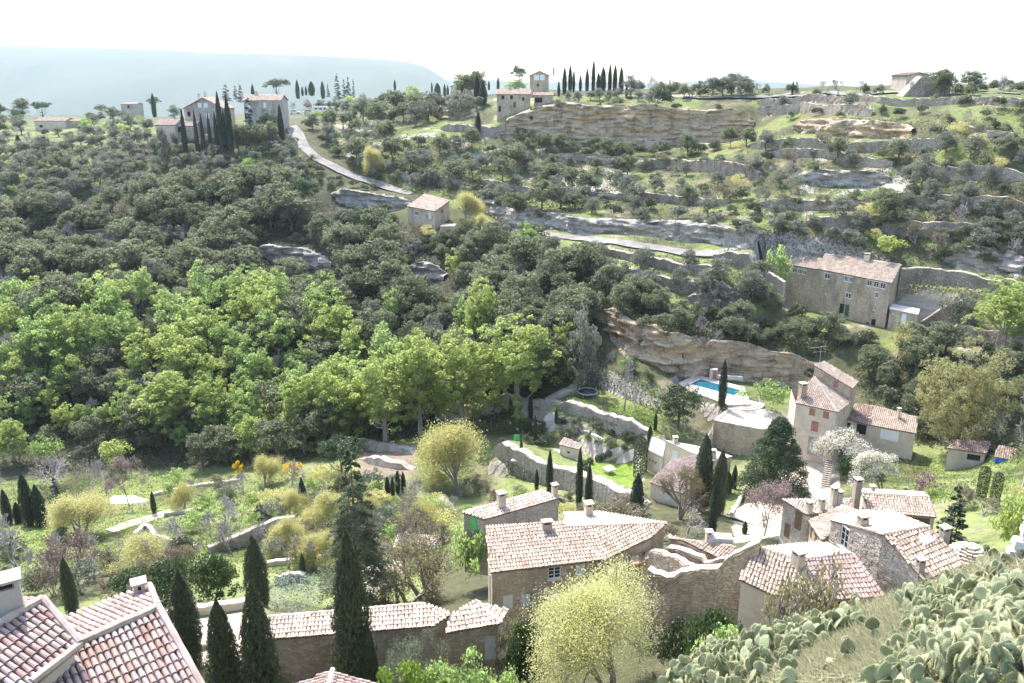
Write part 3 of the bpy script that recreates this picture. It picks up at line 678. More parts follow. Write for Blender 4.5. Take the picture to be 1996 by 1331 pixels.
            f.obox(o - n * .14 + u * .01, u * (w - .02), n * .015, Z * (h - .01))
            d = f.build('door', [MT[mt]], s.root); g = MB(); g.box(o + u * (w * .86) + Z * min(1., h * .45) - n * .03, (.05, .05, .14), 0); g.build('handle', [MT['metal']], d)
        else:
            f = MB(); f.obox(o - n * .24 + u * .002 + Z * .002, u * (w - .004), n * .02, Z * (h - .004)); f.build('doorway' if h > 1.5 else 'opening', [MT['dark']], s.root)  # dark panel closes the hole, the shade inside put into its colour
    def chimney(s, base, h=1.1, w=.55, d=.7, ang=0, mat='plaster', cap='lauze', style=0):
        b = np.array(base, float); m = MB(); m.box(b + (0, 0, h / 2 - .35), (w, d, h + .7), ang)
        for sx_, sy_ in ((-1, -1), (1, -1), (1, 1), (-1, 1)):
            ca, sa = math.cos(ang), math.sin(ang); x, y = sx_ * (w / 2 - .07), sy_ * (d / 2 - .07); m.box(b + (x * ca - y * sa, x * sa + y * ca, h + .11), (.12, .12, .22), ang)
        c = m.build('chimney', [MT[mat]], s.root); k = MB(); k.box(b + (0, 0, h + .265), (w + .16, d + .16, .08), ang); k.build('chimney_cap', [MT[cap]], c)
        i = MB(); i.box(b + (0, 0, h + .03), (w * .6, d * .6, .06), ang); i.build('flue', [MT['dark']], c)
def lower(p, dz): return np.array(p) - (0, 0, dz)
def lerp(a, b, t): return np.array(a) * (1 - t) + np.array(b) * t
# ------------------------------------------------------------------ N1: long farmhouse with the big tiled roof
E1, E2 = P(955, 1116, -34), P(1180, 1090, -34); pl = slope(E1, E2, 15)
h = House('stone_farmhouse', 'long stone farmhouse with a big pale tiled roof behind the yellow budding tree', base=(2, 55, -41))
RL, RM, RR = pl.px(946, 1026), pl.px(1105, 1028), pl.px(1300, 1020); VX = pl.px(1272, 1046)
h.roof([E1, E2, VX, RR, RM, pl.px(1097, 1017), RL], pl, 'tile', ridge=[(RM, RR)])
pb = slope(RM, RR, -16); B1, B2 = pb.px(1097, 1000), pb.px(1170, 998)
h.roof([RM, RR, B2, B1], pb, 'tile_pale')  # back slope in the paler tile: its brighter light put into the colour
bk = RL + (0.4, 3.2, -.6)
h.wallset([E1, E2, VX, RR, lower(B2, 0), lower(B1, 0), lower(pl.px(1096, 1017), .05), RL], -41.5, 'stone', ops=[(0,1081,1116,1.0,1.0,'win'),(0,1131,1110,.75,.95,'shut:pale_shutter'),(0,1128,1150,.8,1.15,'shut:pale_shutter'),(0,1077,1164,.75,1.3,'shut:pale_shutter'),(0,1024,1170,.75,1.1,'shut:pale_shutter'),(0,990,1174,.8,1.2,'shut:pale_shutter')], stones=(0, 1))
h.chimney(pl.px(1066, 1032), .5, .75, .4, .2, 'tile', 'tile'); h.chimney(lower(pb.px(1147, 1006), 0), 1.0, .6, .6, .2)
m = MB(); m.tube([E1 + (-.0, -.12, -.1), E1 + (-.0, -.12, -6.5)], .05, 6); m.build('drainpipe', [MT['metal']], h.root)
# N2: barn behind it
E1, E2 = P(945, 1012, -38), P(1092, 970, -38); pl = slope(E1, E2, 13)
h = House('stone_barn', 'stone barn with a bleached mono-pitch tile roof and two chimneys behind the long farmhouse', base=(1, 69, -43))
K1, K2 = pl.px(1057, 955), pl.px(900, 998); h.roof([E1, E2, K1, K2], pl, 'tile_pale')
h.wallset([E1, E2, K1, K2], -44, 'stone_grey', ops=[(3,923,1019,.8,1.3,'door:lime_paint')], stones=(0, 3))
h.chimney(pl.px(977, 985), 1.1, .7, .7, .4); h.chimney(pl.px(1081, 963), .8, .5, .5, .4)
# N3: long outbuilding along the bottom, two roofs
E1, E2 = P(480, 1249, -32), P(845, 1220, -32); pl = slope(E1, E2, 13)
h = House('long_outbuilding', 'long low stone outbuilding with a bleached tile roof behind the tall cypresses', 'outbuilding', base=(-10, 44, -37))
K2, K1 = pl.px(831, 1177), pl.px(475, 1208); KM = pl.px(880, 1196)
h.roof([E1, E2, KM, K2, K1], pl, 'tile_pale', ridge=[(K1, K2)])
pb = slope(K1, K2, -40); b1, b2 = K1 + (-.3, 2.2, -1.9), K2 + (-.3, 2.2, -1.9)
pb = Plane(K1, K2, b1); h.roof([K1, K2, b2, b1], pb, 'tile_pale')
h.wallset([E1, E2, KM, K2, b2, b1, K1], -38, 'stone', stones=(0,), stone=(.36, .17))
E3, E4 = P(868, 1233, -32.3), P(975, 1215, -32.3); pl = slope(E3, E4, 16)
h2 = House('small_outbuilding', 'small stone outbuilding with a pale grey door at the end of the long outbuilding', 'outbuilding', base=(-3, 44, -37))
K3, K4 = pl.px(880, 1197), pl.px(926, 1171); h2.roof([E3, E4, K4, K3], pl, 'tile_pale', ridge=[(K4, E4)])
pr2 = Plane(E4, K4, E4 + (2.0, 2.2, -.15)); K5 = pr2.px(990, 1188); h2.roof([E4, K5, K4], pr2, 'tile_pale')
h2.wallset([E3, E4, K5, K4, K3], -38, 'stone', ops=[(0,962,1262,.75,1.8,'door:pale_shutter')], stones=(0,), stone=(.36, .17))
# N4: roofed house right of the ruin
F1, F2 = P(1722, 1162, -30), P(1590, 1171, -30); pf = slope(F1, F2, 21)
G1, G2 = pf.px(1662, 1079), pf.px(1560, 1092)
h = House('ochre_house', 'ochre house with pinkish tiled roofs above the prickly pears, beside the ruined wall', base=(18, 45, -34))
h.roof([F2, F1, G1, G2], pf, 'tile_rosy', ridge=[(G2, G1), (F1, G1)])
F3 = P(1440, 1128, -30); plf = Plane(F2, F3, G2); G3 = plf.px(1478, 1067); F4 = plf.px(1505, 1158)
h.roof([F3, F4, F2, G2, G3], plf, 'tile', ridge=[(F2, G2)])
pb = slope(G2, G1, -12); J1, J2 = pb.px(1603, 1057), pb.px(1495, 1067)
h.roof([G2, G1, J1, J2], pb, 'tile_pale'); h.roof([G2, J2, G3], Plane(G2, J2, G3), 'tile_pale')
h.wallset([F3, F4, F2, F1, G1, J1, J2, G3], -36, 'plaster', ops=[(2,1640,1172,.9,.35,'hole')])
h.chimney(lerp(G2, F2, .12) + (-.3, 0, .05), .7, .55, .7, .4, 'plaster')
# N5: big gabled house with skylight
G1, G2 = P(1722, 1042, -27.5), P(1813, 1027, -27.5); pf = slope_dir(G1, G2, -24, (-.1, -1)); pb = slope_dir(G1, G2, -20, (.1, 1))
h = House('gabled_house', 'big stone gabled house with a skylight in its tiled roof, right of the pinkish roofs', base=(25, 46, -34))
Q1, Q2 = pf.px(1801, 1131), pf.px(1880, 1098); h.roof([G1, Q1, Q2, G2], pf, 'tile', ridge=[(G1, G2)], sp=.25)
L1, L2, L3 = pb.px(1618, 1013), pb.px(1685, 996), pb.px(1740, 997); h.roof([G1, G2, L3, L2, L1], pb, 'tile_pale', sp=.25)
h.wallset([Q1, Q2, G2, L3, L2, L1, G1], -36, 'stone_grey', ops=[(5,1645,1044,.9,1.6,'win:lintel')], stones=(5, 6), drop=.1, inset=.1)
h.chimney(lerp(L1, G1, .55) + (.35, .2, .0), .55, .6, .55, .2); h.chimney(pf.px(1792, 1112), .6, .42, .42, .2, 'stone_grey'); h.chimney(pf.px(1840, 1046), .45, .55, .45, .3, 'stone_grey')
q = [pf.px(a, b) + pf.n * .13 for a, b in ((1787,1048),(1809,1043),(1823,1055),(1800,1066))]
sk = thick(h.root, q, 'skylight', [MT['metal']], .1); g = [lerp(p, sum(q) / 4, .12) + pf.n * .012 for p in q]; m, nt, b = nmat('skylight glass'); b.inputs['Base Color'].default_value = (.42, .5, .52, 1); b.inputs['Roughness'].default_value = .1; MT['sky_glass'] = m
for k in range(4):
    t0, t1 = k / 4 + .015, (k + 1) / 4 - .015; mm = MB(); mm.poly([lerp(g[0], g[1], t0), lerp(g[3], g[2], t0), lerp(g[3], g[2], t1), lerp(g[0], g[1], t1)]); mm.build('pane', [MT['sky_glass']], sk)
# N6: tall house with flat-looking roof and four chimneys
A1, A2 = P(1573, 1004, -38.5), P(1524, 973, -38.3); pl = slope_dir(A2, A1, 7, (1, .4))
h = House('tall_stone_house', 'tall grey stone house with four chimneys and brown shutters, left of the gabled house', base=(28, 70, -45))
A3, A4 = pl.px(1655, 992), pl.px(1662, 972); h.roof([A2, A1, A3, A4], pl, 'tile_pale')
h.wallset([A1, A3, A4, A2], -47, 'stone_grey', ops=[(3,1556,1012,.8,1.9,'shut:brown_wood'),(3,1534,1034,.7,1.5,'shut:brown_wood')])
for a, b_, hh in ((1576,999,.9),(1600,993,.9),(1623,984,1.6),(1634,982,1.1)): h.chimney(pl.px(a, b_), hh, .5, .5, .3, 'plaster')
A5 = lerp(A2, A1, .45) + (-.5, -.5, -4.2); bal = MB(); bal.box(A5, (1.0, 1.4, .12), 1.9); bo = bal.build('balcony', [MT['concrete']], h.root); rl = MB()
for k in range(6): rl.tube([A5 + (-.45, -.6 + k * .24, .05), A5 + (-.45, -.6 + k * .24, .85)], .012, 4)
rl.tube([A5 + (-.45, -.65, .85), A5 + (-.45, .65, .85)], .02, 4); rl.build('railing', [MT['metal']], bo)
C1, C2 = P(1602, 1054, -37.5), P(1576, 1015, -37.5); pl = slope_dir(C1, C2, 18, (1, .2)); C3, C4 = pl.px(1676, 998), pl.px(1640, 986)
h = House('lean_to_house', 'low house with a dark tile slope wedged between the tall house and the gabled house', base=(29, 66, -43))
h.roof([C2, C1, C3, C4], pl, 'tile', ridge=[(C4, C3)]); h.wallset([C1, C3, C4, C2], -46, 'stone', ops=[(3,1579,1032,.6,1.1,'shut:brown_wood'),(3,1590,1048,.6,1.1,'shut:brown_wood')])
# N7: cottage with red-brown openings
E1, E2 = P(1695, 997, -39), P(1826, 1008, -39); pl = slope(E1, E2, 20); K1, K2 = pl.px(1680, 961), pl.px(1813, 970)
h = House('cottage', 'cottage with a rosy tiled roof and tall brick chimney below the white blossom tree', base=(33, 71, -44))
h.roof([E1, E2, K2, K1], pl, 'tile', ridge=[(K1, K2)]); pb = slope(K1, K2, -20); b2, b1 = pb.px(1800, 960), pb.px(1674, 953); h.roof([K1, K2, b2, b1], pb, 'tile_pale')
h.wallset([E1, E2, K2, b2, b1, K1], -46, 'plaster', ops=[(0,1800,1017,1.1,1.6,'door:brown_wood'),(0,1780,1014,1.0,1.6,'door:brown_wood'),(5,1681,994,.5,.7,'hole')])
h.chimney(K1 + (-.6, -.2, -1.2), 2.6, .6, .6, .1, 'tile'); h.chimney(pb.px(1700, 958), .4, .4, .4, .1)
# N8: round dry-stone hut (borie)
c = P(1893, 1068, -31.5); bz = ground(c[0], c[1]) - .2; b = empty('stone_hut', (c[0], c[1], bz), 'round dry stone hut with a stepped slab roof beside the gabled house', 'hut')
m = MB(); R0 = 2.6; zc = bz
for k in range(26):
    z = bz + k * .14; t = max(0, (k - 10) / 16); R = R0 * (1 - t ** 1.5 * .93) + .1
    n = max(6, int(R * 2 * math.pi / .42))
    for j in range(n):
        a0 = 2 * math.pi * (j + rnd.random() * .3) / n; a1 = a0 + 2 * math.pi / n * .93; r = R + rnd.uniform(-.06, .1)
        m.hexa([(c[0] + q * math.cos(a), c[1] + q * math.sin(a), z + rnd.uniform(0, .02)) for q, a in ((r, a0), (r, a1), (r - .5, a1), (r - .5, a0))][::-1] if False else [(c[0] + q * math.cos(a), c[1] + q * math.sin(a), z) for q, a in ((r - .5, a0), (r, a0), (r, a1), (r - .5, a1))],
               [(c[0] + q * math.cos(a), c[1] + q * math.sin(a), z + .125) for q, a in ((r - .5, a0), (r, a0), (r, a1), (r - .5, a1))])
tag(m.build('slabs', [MT['lauze']], b), kind='stuff'); m = MB(); m.lathe((c[0], c[1], bz), [(2.3, 0), (2.3, 1.3), (1.6, 2.6), (.3, 3.55)], 20); m.build('core', [MT['dark']], b)
# ------------------------------------------------------------------ house with red shutters, its tower and its wing
E1, E2 = P(1550, 785, -44.5), P(1632, 803, -44.5); pl = slope(E1, E2, 24); AP = pl.px(1587, 733)
h = House('red_shutter_house', 'tall pale house with red shutters and a hipped tile roof near the pool', base=(44, 113, -53))
BL = pl.px(1568, 752); E3 = E2 + (4.2, 4.2, 0); pr2 = Plane(E2, AP, E2 + (3., 4.4, 0)); E3 = pr2.px(1661, 781)
h.roof([E1, E2, AP, BL], pl, 'tile', sp=.26, ridge=[(E2, AP)]); h.roof([E2, E3, AP], pr2, 'tile', sp=.26)
bk1, bk2 = E3 + (-4.2, 5.2, .3), E1 + (1, 5.5, .3)
h.wallset([E1, E2, E3, bk1, bk2], -55, 'plaster', ops=[(0,1583,803,.85,1.1,'shut:red_shutter'),(0,1610,809,.85,1.05,'shut:red_shutter'),(0,1588,831,1.05,1.6,'shut:red_shutter'),(0,1590,871,2.3,2.9,'door:grey_wood'),(0,1580,855,.4,.5,'hole'),(1,1645,803,.5,.8,'hole')])
h.chimney(pl.px(1563, 772), 1.8, .9, .9, .25, 'stone', 'lauze')
T1, T2 = P(1586, 711, -40.2), P(1662, 757, -42.0); T1, T2 = PY(1586, 711, T1[1]), PY(1661, 757, 112.5)
h2 = House('tower_house', 'narrow upper block with a sloping tile roof and a red window behind the hipped roof', base=(48, 118, -50))
pt_ = Plane(T1, T2, T1 + (1.6, 2.8, .75)); T3, T4 = pt_.px(1673, 743), pt_.px(1607, 704); h2.roof([T1, T2, T3, T4], pt_, 'tile', sp=.26)
h2.wallset([T1, T2, T3, T4], -54, 'stone', ops=[(0,1630,747,.7,1.1,'shut:red_shutter')])
an = MB(); a0 = T4 + (-.6, .3, -.3); an.tube([a0, a0 + (0, 0, 2.6)], .03, 5); an.tube([a0 + (-1.6, 0, 2.3), a0 + (1.0, .3, 2.5)], .025, 4); an.tube([a0 + (-1.2, 0, 1.6), a0 + (.6, .2, 1.75)], .02, 4)
for k in range(7): q = a0 + (-1.5 + k * .38, .05 * k, 2.32 + k * .03); an.tube([q - (0, .3, 0), q + (0, .3, 0)], .012, 4)
an.build('aerial', [MT['metal']], h2.root)
E1, E2 = P(1690, 827, -47.6), P(1787, 845, -47.6); pl = slope(E1, E2, 17); K1, K2 = pl.px(1706, 791), pl.px(1788, 813)
h = House('low_wing', 'low wing with white shutters and a long tile roof right of the red shutter house', base=(52, 113, -52))
h.roof([E1, E2, K2, K1], pl, 'tile', sp=.26); D1, D2 = pl.px(1648, 816), pl.px(1668, 786)
h.roof([D1, E1, K1, D2], pl, 'tile_brown', sp=.26)
h.wallset([D1, E1, E2, K2, K1, D2], -54.5, 'plaster', ops=[(1,1734,846,2.5,1.6,'shut:white'),(0,1654,830,.5,1.0,'hole'),(0,1679,836,1.4,1.6,'hole')])
h.chimney(K2 + (-2.6, .4, -.2), 1.2, .4, .4, .2, 'plaster')
# sheds at the right
E1, E2 = P(1846, 873, -47.2), P(1923, 884, -47.2); pl = slope(E1, E2, 9)
h = House('dark_shed', 'small ivy-clad shed with a dark brown tile roof at the edge of the lawn', 'shed', base=(58, 104, -51))
h.roof([E1, E2, pl.px(1933, 860), pl.px(1866, 858)], pl, 'tile_brown', sp=.26); h.wallset([E1, E2, pl.px(1933, 860), pl.px(1866, 858)], -53, 'plaster_grey', ops=[(0,1898,892,1.6,.9,'hole')])
E1, E2 = P(1938, 890, -46.5), P(1972, 897, -46.5); pl = slope(E1, E2, 15)
h = House('tarp_shed', 'open shed with a blue tarpaulin hung under its brown tile roof', 'shed', base=(64, 103, -50))
k1, k2 = pl.px(1984, 876), pl.px(1946, 868); h.roof([E1, E2, k1, k2], pl, 'tile_brown', sp=.26); h.wallset([E1, E2, k1, k2], -51, 'stone_grey', inset=.5)
m = MB(); n = 14; a, b_ = lower(E1, .1) + (.1, -.05, 0), lower(E2, .1) + (-.1, -.05, 0)
for i in range(n):
    for j in range(6):
        f = lambda i, j: lerp(a, b_, i / n) + np.array([0, -.08 * math.sin(i * 1.3 + j * .5) - .03 * j, -j * .5])
        m.poly([f(i, j), f(i, j + 1), f(i + 1, j + 1), f(i + 1, j)])
m.build('tarpaulin', [MT['blue_tarp']], h.root, smooth=True)
# ------------------------------------------------------------------ garden house in the middle
E1, E2 = P(1266, 940, -50), P(1330, 962, -50); pl = slope_dir(E1, E2, 16, (.3, 1)); 
h = House('garden_house', 'stone garden house with rosy tile slopes and a flat slab roof behind the dark cypresses', base=(24, 96, -54))
k1, k2, k3 = pl.px(1308, 897), pl.px(1376, 884), pl.px(1395, 925)
h.roof([E1, E2, k3, k2, k1], pl, 'tile_rosy', sp=.26); h.wallset([E1, E2, k3, k2, k1], -56, 'plaster', ops=[(0,1302,965,.9,1.6,'shut:pale_shutter')])
S1, S2, S3, S4 = [P(a, b_, -48.6) for a, b_ in ((1344,880),(1295,857),(1376,872),(1428,889))]
h2 = House('slab_roof_house', 'pale stone house with a flat slab roof and a grey shutter above the tile slopes', base=(24, 104, -54))
ps = Plane(S1, S2, S4); S3 = ps.px(1376, 872); S5 = ps.px(1392, 898); q = h2.roof([S2, S1, S5, S4, S3], ps, 'lauze', sp=.5, ex=.5, r=.2, slab='lauze')
h2.wallset([S2, S1, S5, S4, S3], -56, 'plaster', ops=[(0,1315,888,1.1,1.5,'shut:pale_shutter')]); h2.chimney(ps.px(1316, 862), .6, .6, .6); h2.chimney(ps.px(1390, 892), .9, .6, .6)
A1, A2 = P(1262, 876, -51.4), P(1292, 890, -51.4); d = np.array([1.5, 5.5, 0]); h3 = House('terrace_annex', 'small walled terrace with square vents left of the slab roof house', 'terrace', base=(20, 106, -55))
h3.wallset([A1, A2, A2 + d, A1 + d], -57, 'plaster', ops=[(0,1266,896,.35,.4,'hole'),(0,1272,899,.35,.4,'hole'),(0,1278,902,.35,.4,'hole'),(0,1288,908,.6,1.4,'door:pale_shutter')], inset=.05, drop=0); thick(h3.root, [A1, A2, A2 + d, A1 + d], 'terrace_floor', [MT['paving']], .15, -.25)
# pool house by the pond
E1, E2 = P(1089, 866, -54.0), P(1128, 876, -54.0); pl = slope(E1, E2, 20); k1, k2 = pl.px(1137, 866), pl.px(1100, 853)
h = House('pump_house', 'tiny stone pump house with a pale tile roof beside the pond terrace', 'hut', base=(9, 124, -56)); h.roof([E1, E2, k1, k2], pl, 'tile_pale', sp=.26)
h.wallset([E1, E2, k1, k2], -57, 'plaster', ops=[(0,1108,882,.5,.4,'hole')])
# ------------------------------------------------------------------ big house on the hillside
E1, E2 = PY(1593, 524, 158), PY(1738, 552, 147); E1[2] = E2[2] = (E1[2] + E2[2]) / 2; E1, E2 = P(1593, 524, E1[2]), P(1738, 552, E2[2]); pl = slope(E1, E2, 21)
h = House('hillside_house', 'big stone house with white windows and a long tile roof on the terraced hillside', base=(65, 153, -43))
K1, K2 = pl.px(1608, 495), pl.px(1757, 516); h.roof([E1, E2, K2, K1], pl, 'tile', sp=.3, ex=.45, r=.14, ridge=[(K1, K2)])
pb = slope(K1, K2, -21); b1, b2 = K1 + (2.2, 4.2, -1.8), K2 + (2.2, 4.2, -1.8); h.roof([K1, K2, b2, b1], pb, 'tile', sp=.3, ex=.45, r=.14)
OPS = [(0,1612,538,1.15,1.05,'win:lintel'),(0,1648.5,543,.7,1.0,'win:lintel'),(0,1657.8,545,.7,1.0,'win:lintel'),(0,1694.5,550.5,1.0,1.05,'win:lintel'),(0,1707.5,553.5,1.0,1.05,'win:lintel'),(0,1720.5,556,1.0,1.05,'win:lintel'),(0,1611,569,.5,.9,'win'),(0,1653,576,1.15,1.0,'win:lintel'),(0,1708.5,575,.65,1.0,'win:lintel'),(0,1704.5,601,.55,.7,'win'),(0,1640,603,1.0,2.3,'hole'),(0,1650.5,605,.9,2.3,'door:green_paint'),(0,1702,629,.9,1.4,'hole'),(0,1690,633,.6,1.0,'hole')]
h.wallset([E1, E2, K2, b2, b1, K1], -46, 'stone', ops=OPS, stones=(0,), stone=(.5, .28)); h.chimney(pl.px(1689, 508), 1.2, 1.0, .8, -.6, 'plaster'); h.chimney(b1 * .6 + b2 * .4 + (0, 0, .6), 1.0, .4, .4)
EW = pl.px(1529, 514); pw = slope(EW, E1, 21); w1, w2 = pw.px(1549, 495), pw.px(1605, 503)
h2 = House('hillside_wing', 'lower wing with three small white windows at the left end of the big hillside house', 'house', base=(56, 162, -42))
EWr = E1 + (E2 - E1) / np.linalg.norm(E2 - E1) * .6 + (0, .1, -.12); h2.roof([EW, EWr, w2, w1], Plane(EW, EWr, w1), 'tile', sp=.3, ex=.45, r=.14); h2.wallset([EW, EWr, EWr + (2.6, 5, .3), EW + (2.6, 5, .3)], -45, 'stone', ops=[(0,1548,527,.75,.85,'win:lintel'),(0,1558,529,.75,.85,'win:lintel'),(0,1568,531,.75,.85,'win:lintel')])
A1 = PY(1733, 606, 145.5); A2 = PY(1790, 612, 141.5); A1[2] = A2[2] = -39.6; d = np.array([2., 3.6, 0]); h3 = House('flat_annex', 'little flat-roofed annex with a white half-glazed door at the right end of the hillside house', 'annex', base=(70, 145, -43))
h3.wallset([A1, A2, A2 + d, A1 + d], -45, 'stone', ops=[(0,1761,622,.9,2.0,'door:white'),(0,1741,610,.4,.5,'win')], inset=.1, drop=.05); thick(h3.root, [A1, A2, A2 + d, A1 + d], 'roof', [MT['concrete']], .16, .1)
# ------------------------------------------------------------------ cave-side house above the valley
E1, E2 = P(793, 402, -29.3), P(848, 412, -29.3); pl = slope(E1, E2, 18); K1, K2 = pl.px(828, 378), pl.px(877, 391)
h = House('roadside_house', 'square stone house with a hipped grey-brown tile roof below the climbing road', base=(-20, 206, -33))
h.roof([E1, E2, K2, K1], pl, 'tile', sp=.34, ex=.5, r=.15); h.wallset([E1, E2, K2, K1], -34.5, 'stone', ops=[(0,812,416,1.6,.9,'win'),(0,838,420,.9,1.6,'shut:pale_shutter'),(1,862,412,.7,.9,'hole')])
m = MB(); a, b_ = E1 + (.8, -1.6, -3.4), E2 + (1.2, -2.0, -3.4); m.obox(lower(b_, 2.2), (4.5, .6, 0), (.3, 4, 0), (0, 0, 2.4)); m.build('terrace_wall', [MT['stone']], h.root)
# ------------------------------------------------------------------ houses on the skyline
def far_house(name, label, x0, x1, yb, ye, y, depth=8, pitch=20, along=True, mat='stone', ops=(), rmat='tile', zdrop=3, chim=(), back=None, cat='house', roofh=None):
    """front wall spans pixels x0..x1 at distance y; ridge along the front (along) or away from it"""
    A, B = PY(x0, ye, y), PY(x1, ye, y); B[2] = A[2]; zb = PY(x0, yb, y)[2] - zdrop; D = np.array([0, depth, 0.])
    h = House(name, label, cat, base=((A[0] + B[0]) / 2, y, zb + zdrop)); rz = (depth / 2 if along else (B[0] - A[0]) / 2) * math.tan(math.radians(pitch))
    if along:
        R1, R2 = A + D / 2 + (0, 0, rz), B + D / 2 + (0, 0, rz); o = np.array([.3, 0, 0])
        h.roof([A - o, B + o, R2 + o, R1 - o], Plane(A, B, R1), rmat, sp=.4, ex=.6, r=.18); h.roof([R1 - o, R2 + o, B + D + o, A + D - o], Plane(R1, R2, A + D), rmat, sp=.4, ex=.6, r=.18)
        h.wallset([A, B, R2 * (1, 1, 1), B + D, A + D, R1], zb, mat, ops, inset=.05)
    else:
        M = (A + B) / 2 + (0, 0, rz); N_ = M + D
        h.roof([A - (.3, .3, .1), A + D - (.3, 0, .1), N_, M - (0, .3, 0)], Plane(A, A + D, M), rmat, sp=.4, ex=.6, r=.18); h.roof([M - (0, .3, 0), N_, B + D + (.3, 0, -.1), B + (.3, -.3, -.1)], Plane(M, N_, B), rmat, sp=.4, ex=.6, r=.18)
        h.wallset([A, M, B, B + D, N_, A + D][:3] + [B + D, N_, A + D], zb, mat, ops, inset=.05)
    for cx, cy_2, hh in chim: h.chimney(PY(cx, cy_2, y + depth * .5), hh, .7, .7)
    return h
far_house('cliff_top_house', 'long stone house standing on the edge of the ochre cliff', 968, 1034, 228, 184, 256, 8, 20, True, ops=[(0,980,189,.8,1.1,'hole'),(0,997,189,.8,1.1,'hole'),(0,1020,193,.7,1.0,'hole'),(0,1003,204,.8,1.6,'door:brown_wood'),(0,974,212,.7,1.7,'hole')], chim=[(993,178,1.0)])
far_house('cliff_top_annex', 'low annex with a tile roof against the right end of the cliff top house', 1041, 1078, 205, 186, 262, 6, 16, True, ops=[(0,1050,195,2.2,1.5,'hole')])
far_house('tall_cliff_house', 'tall stone house with one white-shuttered window rising behind the cliff top house', 1033, 1070, 204, 147, 280, 8, 24, False, ops=[(0,1053,151,1.6,1.7,'shut:white'),(1,1053,151,1.6,1.7,'shut:white'),(0,1049,166,.7,.8,'hole')], chim=[(1079,143,1.6)])
far_house('shaded_gable_house', 'wide gabled stone house with a pale window among the cypresses on the left ridge', 358, 436, 252, 211, 262, 10, 27, False, 'stone_grey', ops=[(0,389,205,1.2,1.4,'shut:white'),(1,389,205,1.2,1.4,'shut:white'),(1,405,226,1.0,1.6,'shut:white'),(0,368,222,1.,1.4,'hole')], chim=[(388,190,.9),(400,188,.9)])
far_house('white_shutter_house', 'grey stone house with white shutters right of the tall cypresses on the left ridge', 474, 546, 240, 196, 264, 9, 20, True, 'stone_grey', ops=[(0,485,207,.9,1.5,'shut:white'),(0,483,222,1.0,1.5,'shut:white'),(0,516,205,.8,1.5,'shut:white'),(0,517,222,.8,1.5,'shut:white')], chim=[(500,186,1.1)])
far_house('veranda_house', 'low house with twin rosy roofs and an open veranda below the row of cypresses', 302, 340, 258, 244, 252, 9, 18, True, 'plaster', 'r' and (), 'tile_rosy')
far_house('veranda_wing', 'low rosy-roofed wing right of the open veranda', 342, 378, 262, 246, 254, 7, 18, True, 'stone', [(0,352,252,2.2,1.5,'hole')], 'tile_rosy')
far_house('long_low_house', 'long low house with a bright pinkish roof at the far left', 66, 126, 250, 236, 330, 9, 14, True, 'plaster', [(0,80,246,1.4,1.0,'hole')], 'tile_rosy')
far_house('left_outhouse', 'flat stone outhouse right of the long low pinkish-roofed house', 128, 150, 246, 236, 332, 6, 8, True, 'stone')
far_house('distant_stone_house', 'distant grey stone house on the skyline left of the lone cypress', 235, 264, 216, 203, 395, 8, 10, True, 'stone_grey', [(0,250,208,1.2,1.2,'hole')])
far_house('pale_far_house', 'pale house with a wide roof on the skyline left of the cliff top cypresses', 878, 936, 190, 168, 330, 9, 16, False, 'plaster', [(0,905,176,1.2,1.4,'shut:white')], 'tile_pale')
far_house('ridge_house', 'half-hidden house with two chimneys behind the bare trees on the cliff top', 1290, 1345, 184, 172, 330, 10, 18, True, 'plaster', (), 'tile_rosy', chim=[(1305,166,1.8),(1312,168,1.8),(1336,171,1.4)])
far_house('ridge_roof_house', 'small rosy roof peeping over the ridge right of the two-chimney house', 1330, 1362, 186, 177, 325, 7, 16, True, 'plaster', (), 'tile_rosy')
far_house('ivy_ruin', 'windowless stone barn half covered in ivy on the right skyline', 1768, 1812, 182, 146, 228, 9, 12, False, 'stone_grey', (), 'tile_brown', cat='barn')
# collapsed vault in front of it
c = PY(1803, 184, 222.); m = MB(); bz = ground(c[0], c[1]); m.hexa([c * (1, 1, 0) + (x, y, bz - 1) for x, y in ((-7.5, -2.5), (6.5, -2.5), (6.5, 2.5), (-7.5, 2.5))], [c * (1, 1, 0) + (x, y, z) for x, y, z in ((-2.2, -1.5, bz + 4.9), (2.6, -1.5, bz + 4.7), (2.6, 1.5, bz + 4.8), (-2.2, 1.5, bz + 5))])
tag(m.build('ruined_vault', [MT['drystone']], None, (c[0], c[1], bz)), 'ruined sloping stone vault in front of the ivy-covered barn', 'ruin')
# hut built into the cliff foot
A, B = PY(1258, 277, 246.5), PY(1284, 277, 246.5); h = House('cliff_hut', 'tiny pale stone hut built against the foot of the ochre cliff', 'hut', base=(41, 247, -17))
h.wallset([A, B, B + (0, 4, 0), A + (0, 4, 0)], A[2] - 3.2, 'plaster', ops=[(0,1269,291,.7,1.2,'hole')], inset=0, drop=0); thick(h.root, [A, B, B + (0, 4, 0), A + (0, 4, 0)], 'roof', [MT['lauze']], .2, .15)
